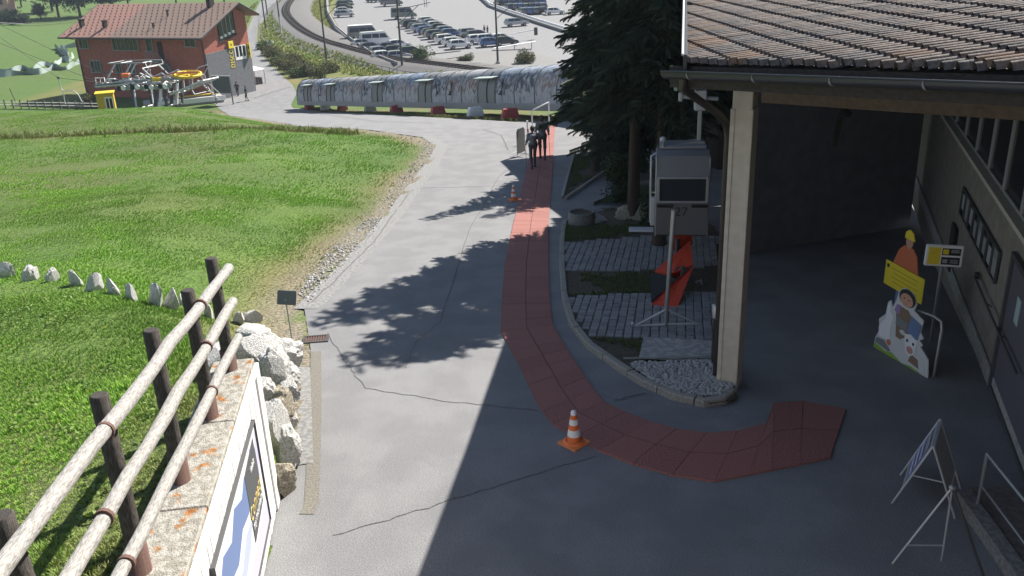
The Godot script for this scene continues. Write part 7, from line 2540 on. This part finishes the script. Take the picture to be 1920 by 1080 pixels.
	plate_thin(af, "poster_title", nt.lerp(nl, 0.12).lerp(ft.lerp(fl, 0.12), 0.15) + Vector3(-0.012, 0.012, 0), nt.lerp(nl, 0.12).lerp(ft.lerp(fl, 0.12), 0.85) + Vector3(-0.012, 0.012, 0), nt.lerp(nl, 0.2).lerp(ft.lerp(fl, 0.2), 0.85) + Vector3(-0.012, 0.012, 0), nt.lerp(nl, 0.2).lerp(ft.lerp(fl, 0.2), 0.15) + Vector3(-0.012, 0.012, 0), mats["frame_grey"])
	for r in 3:
		var u0 := 0.3 + r * 0.12
		plate_thin(af, "poster_lines", nt.lerp(nl, u0).lerp(ft.lerp(fl, u0), 0.2) + Vector3(-0.012, 0.012, 0), nt.lerp(nl, u0).lerp(ft.lerp(fl, u0), 0.8) + Vector3(-0.012, 0.012, 0), nt.lerp(nl, u0 + 0.05).lerp(ft.lerp(fl, u0 + 0.05), 0.8) + Vector3(-0.012, 0.012, 0), nt.lerp(nl, u0 + 0.05).lerp(ft.lerp(fl, u0 + 0.05), 0.2) + Vector3(-0.012, 0.012, 0), mats["print_lilac"])
	# empty easel
	var e1 := Vector3(4.288, 0, -8.195)
	var e2 := Vector3(4.865, 0, -8.206)
	var e3 := Vector3(5.156, 0, -7.752)
	var eh := 1.08
	var top := Vector3(4.791, 0, -8.116) + Vector3(0, eh, 0)
	var ea := thing("easel_stand", "empty three-legged tube easel in front of the folding sign", "easel")
	for p: Vector3 in [e1, e2, e3]:
		b = Shape.new()
		b.tube([top, p], 0.012 if p != e3 else 0.02, 8)
		obj("leg", b, "pale_steel" if p != e3 else "dark_grey", ea)
	b = Shape.new()
	b.tube([top.lerp(e1, 0.75), top.lerp(e2, 0.78)], 0.009, 6)
	obj("crossbar", b, "pale_steel", ea)
	b = Shape.new()
	b.lathe(top + Vector3(0, -0.02, 0), [Vector2(0.0, -0.02), Vector2(0.035, 0.0), Vector2(0.035, 0.03), Vector2(0.0, 0.045)], 10)
	obj("head", b, "galvanised", ea)
	# ramp with railing at the lower right
	var r0 := Vector3(5.559, 0, -9.307)
	var r1 := Vector3(5.426, 0, -7.649)
	var rp := thing("entrance_ramp", "low concrete ramp edge with a steel railing at the lower right", "ramp")
	var rd := (r1 - r0).normalized()
	var rs := Vector3(-rd.z, 0, rd.x)
	if rs.x < 0: rs = -rs
	b = Shape.new()
	b.bar(r0 + rs * 0.1 + Vector3(0, 0.07, 0), r1 + rd * 1.5 + rs * 0.1 + Vector3(0, 0.07, 0), 0.2, 0.2, 0.012)
	obj("kerb", b, "concrete_dark", rp)
	b = Shape.new()
	var pp := r0 + rs * 1.2 + rd * 1.6
	b.box(pp + Vector3(0, 0.04, 0), Vector3(1.9, 0.12, 3.6), 0.0, Basis(Vector3.UP, atan2(rd.x, rd.z)))
	obj("landing", b, mottled("ramp_brown", lin(0.13, 0.11, 0.1), lin(0.18, 0.155, 0.14), 1.1, 0.9, 0.03), rp)
	var rb := Vector3(5.684, 0, -9.028) + Vector3(0, 0.14, 0)
	var rh := 0.75
	var railing := thing("ramp_railing", "galvanised two-bar railing on the concrete ramp edge", "railing", rb)
	b = Shape.new()
	var along := rd * 2.4
	b.tube([Vector3.ZERO, Vector3(0, rh, 0)], 0.022, 10)
	b.tube([Vector3(0, rh, 0), along + Vector3(0, rh, 0)], 0.022, 10)
	b.tube([Vector3(0, rh * 0.4, 0), along + Vector3(0, rh * 0.4, 0)], 0.015, 8)
	b.tube([along, along + Vector3(0, rh, 0)], 0.022, 10)
	obj("tube", b, "galvanised", railing)
	b = Shape.new()
	b.lathe(Vector3.ZERO, [Vector2(0.06, 0.0), Vector2(0.06, 0.02), Vector2(0.0, 0.022)], 12)
	obj("flange", b, "galvanised", railing)

func plate_thin(parent: Node, called: String, p0: Vector3, p1: Vector3, p2: Vector3, p3: Vector3, mat):
	var n := ((p1 - p0).cross(p2 - p0)).normalized() * 0.004
	var b := Shape.new()
	b.quad(p0 + n, p1 + n, p2 + n, p3 + n)
	b.quad(p3 - n, p2 - n, p1 - n, p0 - n)
	b.quad(p0 - n, p1 - n, p1 + n, p0 + n)
	b.quad(p1 - n, p2 - n, p2 + n, p1 + n)
	b.quad(p2 - n, p3 - n, p3 + n, p2 + n)
	b.quad(p3 - n, p0 - n, p0 + n, p3 + n)
	obj(called, b, mat, parent)

# ---------------------------------------------------------------- people
# one continuous skin over tapered bones: [a, b, radius a, radius b, colour]
func skin(st: Shape, bones: Array, cell: float, k: float):
	var lo := Vector3(1e9, 1e9, 1e9)
	var hi := -lo
	for q in bones:
		for e in 2:
			var r: float = q[2 + e] + cell * 3.0 + k
			lo = lo.min(q[e] - Vector3.ONE * r)
			hi = hi.max(q[e] + Vector3.ONE * r)
	var n := Vector3i(((hi - lo) / cell).ceil()) + Vector3i.ONE
	var count := n.x * n.y * n.z
	var field := PackedFloat32Array()
	field.resize(count)
	field.fill(1e3)
	var near := PackedFloat32Array()
	near.resize(count)
	near.fill(1e3)
	var hue := PackedInt32Array()
	hue.resize(count)
	for bi in bones.size():
		var q: Array = bones[bi]
		var a: Vector3 = q[0]
		var d: Vector3 = q[1] - a
		var dd := maxf(d.length_squared(), 1e-9)
		var m: float = maxf(q[2], q[3]) + cell * 2.5 + k
		var i0 := Vector3i(((a.min(q[1]) - Vector3.ONE * m - lo) / cell).floor()).clamp(Vector3i.ZERO, n - Vector3i.ONE)
		var i1 := Vector3i(((a.max(q[1]) + Vector3.ONE * m - lo) / cell).ceil()).clamp(Vector3i.ZERO, n - Vector3i.ONE)
		for z in range(i0.z, i1.z + 1):
			for y in range(i0.y, i1.y + 1):
				for x in range(i0.x, i1.x + 1):
					var p := lo + Vector3(x, y, z) * cell
					var t := clampf((p - a).dot(d) / dd, 0.0, 1.0)
					var s := p.distance_to(a + d * t) - lerpf(q[2], q[3], t)
					var id := x + n.x * (y + n.y * z)
					var f := field[id]
					if s < near[id]:
						near[id] = s
						hue[id] = bi
					if f > 900.0: field[id] = s
					else:
						var h := maxf(k - absf(f - s), 0.0) / k
						field[id] = minf(f, s) - h * h * k * 0.25
	var verts := {}
	var cols := {}
	var off := [0, 1, n.x, n.x + 1, n.x * n.y, n.x * n.y + 1, n.x * n.y + n.x, n.x * n.y + n.x + 1]
	for z in n.z - 1:
		for y in n.y - 1:
			for x in n.x - 1:
				var id := x + n.x * (y + n.y * z)
				var neg := 0
				for c in 8:
					if field[id + off[c]] < 0.0: neg += 1
				if neg == 0 or neg == 8: continue
				var sum := Vector3.ZERO
				var cnt := 0
				for c in 8:
					for ax in 3:
						var e: int = c | (1 << ax)
						if e == c: continue
						var fa := field[id + off[c]]
						var fb := field[id + off[e]]
						if (fa < 0.0) == (fb < 0.0): continue
						var pa := Vector3(c & 1, (c >> 1) & 1, (c >> 2) & 1)
						var pb := Vector3(e & 1, (e >> 1) & 1, (e >> 2) & 1)
						sum += pa.lerp(pb, fa / (fa - fb))
						cnt += 1
				verts[id] = lo + (Vector3(x, y, z) + sum / cnt) * cell
				cols[id] = bones[hue[id]][4]
	st.smooth(true)
	var stp := [1, n.x, n.x * n.y]
	for id: int in verts:
		for ax in 3:
			var u: int = stp[(ax + 1) % 3]
			var w: int = stp[(ax + 2) % 3]
			var a := field[id]
			var b := field[id + stp[ax]]
			if (a < 0.0) == (b < 0.0): continue
			var ids := [id, id - u, id - u - w, id - w]
			if not (verts.has(ids[1]) and verts.has(ids[2]) and verts.has(ids[3])): continue
			if a >= 0.0: ids.reverse()
			for c in [0, 2, 1, 0, 3, 2]:
				st.tint = cols[ids[c]]
				st.v(verts[ids[c]])
	st.tint = Color.WHITE
	st.smooth(false)

func hand_bones(wrist: Vector3, dir: Vector3, side: Vector3, palm: Vector3, c: Color) -> Array:
	var o := []
	o.append([wrist, wrist + dir * 0.045, 0.026, 0.03, c])
	o.append([wrist + dir * 0.05 - side * 0.022, wrist + dir * 0.085 - side * 0.026, 0.017, 0.014, c])
	o.append([wrist + dir * 0.05 + side * 0.022, wrist + dir * 0.085 + side * 0.026, 0.017, 0.014, c])
	for f in 4:
		var s := side * (-0.03 + 0.02 * f)
		var l: float = [0.034, 0.04, 0.037, 0.028][f]
		var k := wrist + dir * 0.088 + s
		var m := k + (dir * 0.6 + palm * 0.8).normalized() * l
		var e := m + (palm * 0.8 - dir * 0.7).normalized() * l * 0.8
		o.append([k, m, 0.0095, 0.0085, c])
		o.append([m, e, 0.0085, 0.0075, c])
	var tb := wrist + dir * 0.03 - side * 0.03
	var tm := tb + (dir * 0.6 - side * 0.5 + palm * 0.6).normalized() * 0.038
	o.append([tb, tm, 0.012, 0.01, c])
	o.append([tm, tm + (dir * 0.4 + palm * 0.8 + side * 0.3).normalized() * 0.03, 0.01, 0.008, c])
	return o

func person(label: String, at: Vector3, turn: float, size: float, top: Color, legs: Color, hair: Color, skin_c: Color, stride: float, fine: bool, arm_lift := 0.0) -> Node3D:
	var t := thing("person", label, "person", at, turn)
	t.scale = Vector3.ONE * size
	var shoe := Color(0.05, 0.045, 0.04)
	var b := Shape.new()
	var body := [
		[Vector3(-0.07, 0.97, 0), Vector3(0.07, 0.97, 0), 0.125, 0.125, legs],
		[Vector3(0, 1.02, 0), Vector3(0, 1.2, -0.02), 0.14, 0.145, top],
		[Vector3(-0.06, 1.3, -0.02), Vector3(0.06, 1.3, -0.02), 0.14, 0.14, top],
		[Vector3(-0.17, 1.41, -0.01), Vector3(0.17, 1.41, -0.01), 0.065, 0.065, top],
		[Vector3(0, 1.42, -0.02), Vector3(0, 1.54, -0.035), 0.058, 0.052, skin_c]]
	var wr := []
	for s in [-1.0, 1.0]:
		var f: float = stride * s
		var hip := Vector3(0.095 * s, 0.93, 0)
		var knee := Vector3(0.1 * s, 0.51, -0.03 - maxf(0.0, f) * 0.2 + maxf(0.0, -f) * 0.03)
		var ank := Vector3(0.1 * s, 0.09, -f * 0.24 + 0.02)
		body.append([hip, knee, 0.088, 0.062, legs])
		body.append([knee, ank, 0.06, 0.042, legs])
		body.append([ank + Vector3(0, -0.035, 0.04), ank + Vector3(0.01 * s, -0.05, -0.16), 0.042, 0.034, shoe])
		var sh := Vector3(0.19 * s, 1.4, -0.01)
		var el := Vector3(0.255 * s, 1.13, 0.03 + f * 0.05)
		var w := Vector3(0.25 * s, 0.98 + arm_lift, -0.18 + f * 0.06)
		body.append([sh, el, 0.055, 0.044, top])
		body.append([el, w, 0.042, 0.03, top if fine else skin_c])
		wr.append([w, (w - el).normalized(), s])
	skin(b, body, 0.022 if fine else 0.034, 0.05)
	var head := [
		[Vector3(0, 1.6, -0.045), Vector3(0, 1.66, -0.035), 0.078, 0.088, skin_c],
		[Vector3(0, 1.55, -0.085), Vector3(0, 1.6, -0.09), 0.045, 0.055, skin_c],
		[Vector3(0, 1.61, -0.135), Vector3(0, 1.6, -0.15), 0.012, 0.014, skin_c],
		[Vector3(-0.085, 1.62, -0.03), Vector3(-0.088, 1.64, -0.025), 0.018, 0.02, skin_c],
		[Vector3(0.085, 1.62, -0.03), Vector3(0.088, 1.64, -0.025), 0.018, 0.02, skin_c],
		[Vector3(0, 1.52, -0.035), Vector3(0, 1.56, -0.04), 0.05, 0.05, skin_c],
		[Vector3(-0.03, 1.635, -0.122), Vector3(-0.028, 1.635, -0.124), 0.012, 0.012, Color(0.05, 0.04, 0.04)],
		[Vector3(0.03, 1.635, -0.122), Vector3(0.028, 1.635, -0.124), 0.012, 0.012, Color(0.05, 0.04, 0.04)],
		[Vector3(-0.02, 1.562, -0.132), Vector3(0.02, 1.562, -0.132), 0.008, 0.008, Color(0.35, 0.14, 0.12)]]
	skin(b, head, 0.012 if fine else 0.024, 0.02)
	for q in wr:
		var dir: Vector3 = q[1]
		var side: Vector3 = Vector3.UP.cross(dir).normalized() * q[2]
		var palm: Vector3 = side.cross(dir).normalized()
		if palm.dot(Vector3(-q[2], 0, 0)) < 0.0: palm = -palm
		var across := dir.cross(palm).normalized()
		skin(b, hand_bones(q[0], dir, across, palm, skin_c), 0.006 if fine else 0.012, 0.008)
	obj("body", b, "people", t)
	var hb := Shape.new()
	skin(hb, [[Vector3(0, 1.66, -0.02), Vector3(0, 1.68, -0.03), 0.098, 0.09, hair], [Vector3(0, 1.6, 0.02), Vector3(0, 1.65, 0.01), 0.075, 0.085, hair]], 0.014 if fine else 0.026, 0.03)
	obj("hair", hb, "people", t)
	t.set_meta("hands", [wr[0][0], wr[1][0]])
	return t

func build_people():
	var p1 := person("walker in dark trousers wearing a grey backpack, the nearer of two on the red walkway", Vector3(1.082, -1.659, -35.046), 0.15, 0.99, Color(0.15, 0.155, 0.18), Color(0.06, 0.062, 0.08), Color(0.03, 0.02, 0.015), Color(0.42, 0.24, 0.17), 0.9, true)
	var p2 := person("taller walker in a dark grey jacket with walking poles, farther on the red walkway", Vector3(1.54, -1.743, -36.861), -0.1, 1.08, Color(0.16, 0.145, 0.155), Color(0.06, 0.058, 0.066), Color(0.05, 0.04, 0.03), Color(0.42, 0.24, 0.17), -0.8, true)
	p1.remove_meta("hands")
	p2.remove_meta("hands")
	var pack := thing("backpack", "grey backpack on the nearer walker's back", "backpack", p1.position, p1.rotation.y)
	var b := Shape.new()
	skin(b, [[Vector3(-0.06, 1.1, 0.17), Vector3(0.06, 1.1, 0.17), 0.1, 0.1, Color(0.13, 0.13, 0.14)], [Vector3(-0.06, 1.34, 0.15), Vector3(0.06, 1.34, 0.15), 0.085, 0.085, Color(0.16, 0.16, 0.17)], [Vector3(0, 1.12, 0.22), Vector3(0, 1.2, 0.22), 0.08, 0.075, Color(0.11, 0.11, 0.12)]], 0.02, 0.05)
	obj("bag", b, "people", pack)
	b = Shape.new()
	for s in [-1.0, 1.0]:
		b.tube([Vector3(0.1 * s, 1.38, 0.12), Vector3(0.11 * s, 1.475, 0.03), Vector3(0.12 * s, 1.44, -0.09), Vector3(0.13 * s, 1.28, -0.165), Vector3(0.14 * s, 1.12, -0.1)], 0.018, 6)
	obj("strap", b, "frame_grey", pack)
	for q in [[p2, 1.0, "walking pole in the taller walker's right hand"], [p2, -1.0, "walking pole in the taller walker's left hand"], [p1, -1.0, "walking pole in the backpacker's left hand"]]:
		var o: Node3D = q[0]
		var pole := thing("walking_pole", q[2], "walking pole", o.position, o.rotation.y, "walking poles")
		var sz: float = o.scale.x
		b = Shape.new()
		b.tube([Vector3(0.25 * q[1], 1.08, -0.27) * sz, Vector3(0.25 * q[1], 0.93, -0.255) * sz], 0.016, 8)
		obj("grip", b, "black_rubber", pole)
		b = Shape.new()
		b.tube([Vector3(0.25 * q[1], 0.95, -0.256) * sz, Vector3(0.3 * q[1] * sz, 0.01, -0.05)], 0.009, 6)
		obj("shaft", b, "dark_grey", pole)
	var k := 0
	for q in [[Vector3(-32.291, -8.8, -107.44), 0.6, Color(0.03, 0.035, 0.06), Color(0.02, 0.02, 0.03), "dark clothed person standing under the notice board's right edge"], [Vector3(-30.09, -8.8, -103.345), 2.0, Color(0.02, 0.02, 0.025), Color(0.03, 0.1, 0.09), "person with dark top and green trousers on the road by the gable"], [Vector3(-3.114, -8.048, -165.08), 1.0, Color(0.015, 0.015, 0.02), Color(0.02, 0.02, 0.02), "left one of two dark figures between the parked cars"], [Vector3(-2.52, -8.077, -164.107), 2.2, Color(0.015, 0.015, 0.02), Color(0.02, 0.02, 0.02), "right one of two dark figures between the parked cars"]]:
		person(q[4], q[0], q[1], 1.0, q[2], q[3], Color(0.04, 0.03, 0.02), Color(0.42, 0.24, 0.17), 0.5, false).remove_meta("hands")
		k += 1

# ---------------------------------------------------------------- grass
func build_grass():
	var xf := []
	var tints := []
	var sow := func(n: int, x0: float, x1: float, d0: float, d1: float, s0: float, s1: float):
		for i in n:
			var x := rng.randf_range(x0, x1)
			var d := rng.randf_range(d0, d1)
			if x / (d + 1.5) < -0.74: continue
			var s := inside_by(meadow, Vector2(x, -d))
			if s < 0.45: continue
			if d < 11.0 and s < 0.75: continue
			var dry := 1.0 - smoothstep(0.7, 2.2, s)
			if d > 12.0 and s < 1.6 and rng.randf() < dry * 0.85: continue
			var n1 := tint_noise.get_noise_2d(x * 1.7, d * 1.7)
			if n1 < -0.2 and rng.randf() < 0.3: continue
			var h := rng.randf_range(s0, s1) * (1.0 + n1 * 0.8)
			xf.append(Transform3D(Basis.from_euler(Vector3(rng.randfn(0, 0.15), rng.randf() * TAU, rng.randfn(0, 0.15))).scaled(Vector3(h * 1.35, h, h * 1.35)), Vector3(x, land(x, -d) - 0.015, -d)))
			var c := Color(0.12, 0.25, 0.025).lerp(Color(0.25, 0.4, 0.05), rng.randf())
			c = c * clampf(0.95 + n1 * 0.4 + tint_noise.get_noise_2d(x * 0.5 - 60.0, d * 0.5) * 0.45, 0.65, 1.15)
			c = c.lerp(Color(0.24, 0.21, 0.09), clampf(dry * 0.8 + (0.4 if rng.randf() < 0.1 else 0.0), 0, 1))
			if x < -6.0 and absf(d - 46.8 - n1 * 2.0) < 1.5: c = c.lerp(Color(0.24, 0.18, 0.08), 0.85)
			elif x < -6.0 and d > 48.0: c = c.lerp(Color(0.2, 0.3, 0.05), 0.5)
			tints.append(c)
	sow.call(64000, -12.0, -3.0, 4.0, 16.0, 0.04, 0.085)
	sow.call(76000, -22.0, -3.0, 14.0, 30.0, 0.035, 0.075)
	sow.call(84000, -38.0, -3.0, 28.0, 62.0, 0.045, 0.095)
	var o := scatter("meadow_grass", "tuft", "blade", xf, tints, self)
	tag(o, "short green grass over the whole sloping meadow", "grass", "", "stuff")
	# tall tufts on the lip
	xf = []
	tints = []
	for i in 2600:
		var x := rng.randf_range(-40.0, -8.0)
		var d := 46.8 + rng.randfn(0, 0.9)
		var h := rng.randf_range(0.2, 0.5) * (0.6 + 0.8 * absf(tint_noise.get_noise_2d(x * 2.0, 4.0)))
		xf.append(Transform3D(Basis(Vector3.UP, rng.randf() * TAU).scaled(Vector3(h, h, h)), Vector3(x, land(x, -d) - 0.02, -d)))
		tints.append(Color(0.2, 0.17, 0.07).lerp(Color(0.12, 0.16, 0.03), rng.randf()))
	o = scatter("dry_grass", "tuft", "blade", xf, tints, self)
	tag(o, "strip of taller dry grass along the terrace edge of the meadow", "grass", "", "stuff")
	# broad-leaved weeds near the fence
	xf = []
	tints = []
	for i in 420:
		var x := rng.randf_range(-9.5, -4.0)
		var d := rng.randf_range(6.0, 15.5)
		if inside_by(meadow, Vector2(x, -d)) < 0.9 or tint_noise.get_noise_2d(x * 1.2 + 40.0, d * 1.2) < 0.02: continue
		var h := rng.randf_range(0.08, 0.2)
		xf.append(Transform3D(Basis(Vector3.UP, rng.randf() * TAU).scaled(Vector3(h * 1.5, h * 0.9, h * 1.5)), Vector3(x, land(x, -d) + h * 0.3, -d)))
		tints.append(Color(0.1, 0.17, 0.03).lerp(Color(0.2, 0.27, 0.07), rng.randf()))
	o = scatter("weeds", "leaf", "blade", xf, tints, self)
	tag(o, "broad-leaved weeds in the grass by the log fence", "weeds", "", "stuff")
	# daisies
	xf = []
	tints = []
	for i in 420:
		var x := rng.randf_range(-14.0, -4.2)
		var d := rng.randf_range(6.0, 26.0)
		if inside_by(meadow, Vector2(x, -d)) < 1.0: continue
		var h := rng.randf_range(0.022, 0.04)
		xf.append(Transform3D(Basis.from_euler(Vector3(0.3, rng.randf() * TAU, 0)).scaled(Vector3.ONE * h), Vector3(x, land(x, -d) + 0.06, -d)))
		tints.append(Color(0.75, 0.75, 0.72) if rng.randf() < 0.65 else Color(0.7, 0.5, 0.04))
	var keep: Material = mats["blade"]
	o = scatter("daisies", "leaf", "tinted", xf, tints, self)
	tag(o, "small white and yellow flowers dotted through the near grass", "flowers", "", "stuff")
	# grass in the kerbed beds
	xf = []
	tints = []
	for band in [PackedVector2Array([Vector2(1.308, -19.798), Vector2(3.429, -19.663), Vector2(3.113, -17.997), Vector2(1.277, -18.017)]), PackedVector2Array([Vector2(1.488, -15.341), Vector2(2.448, -15.109), Vector2(2.214, -14.102), Vector2(1.878, -14.191), Vector2(1.626, -14.536)]), PackedVector2Array([Vector2(1.615, -25.012), Vector2(4.293, -24.794), Vector2(4.208, -23.396), Vector2(1.51, -23.059)]), PackedVector2Array([Vector2(2.999, -37.562), Vector2(2.021, -29.812), Vector2(3.834, -33.798), Vector2(5.13, -35.772), Vector2(4.566, -38.558)]), PackedVector2Array([Vector2(2.794, -27.754), Vector2(4.345, -30.224), Vector2(5.353, -31.103), Vector2(4.834, -26.504), Vector2(3.634, -25.207)])]:
		var poly: PackedVector2Array = band
		var lo := poly[0]
		var hi := poly[0]
		for p in poly:
			lo = lo.min(p)
			hi = hi.max(p)
		var area := (hi.x - lo.x) * (hi.y - lo.y)
		for i in int(area * 420):
			var p := Vector2(rng.randf_range(lo.x, hi.x), rng.randf_range(lo.y, hi.y))
			if not Geometry2D.is_point_in_polygon(p, poly): continue
			if tint_noise.get_noise_2d(p.x * 3.0, p.y * 3.0) < -0.1: continue
			var h := rng.randf_range(0.03, 0.09)
			xf.append(Transform3D(Basis(Vector3.UP, rng.randf() * TAU).scaled(Vector3(h * 1.3, h, h * 1.3)), on_land(p.x, p.y, 0.07)))
			tints.append(Color(0.07, 0.11, 0.025).lerp(Color(0.13, 0.14, 0.05), rng.randf()))
	o = scatter("bed_grass", "tuft", "blade", xf, tints, self)
	tag(o, "patchy grass in the kerbed bed between the cobbles", "grass", "", "stuff")
	# weeds before the conveyor
	xf = []
	tints = []
	var ca := Vector3(1.57, -2.011, -48.08)
	var cb := Vector3(-21.732, -8.276, -92.886)
	for i in 2200:
		var t := rng.randf()
		var p := ca.lerp(cb, t) + Vector3(rng.randfn(0, 0.5), 0, -rng.randf() * 1.6 - 0.2)
		if inside_by(road, Vector2(p.x, p.z)) > -0.1: continue
		var h := rng.randf_range(0.08, 0.26)
		xf.append(Transform3D(Basis(Vector3.UP, rng.randf() * TAU).scaled(Vector3(h * 1.3, h, h * 1.3)), on_land(p.x, p.z, -0.02)))
		tints.append(Color(0.25, 0.19, 0.07).lerp(Color(0.12, 0.15, 0.03), rng.randf()))
	o = scatter("roadside_weeds", "tuft", "blade", xf, tints, self)
	tag(o, "dry weeds between the road barriers and the covered conveyor", "weeds", "", "stuff")
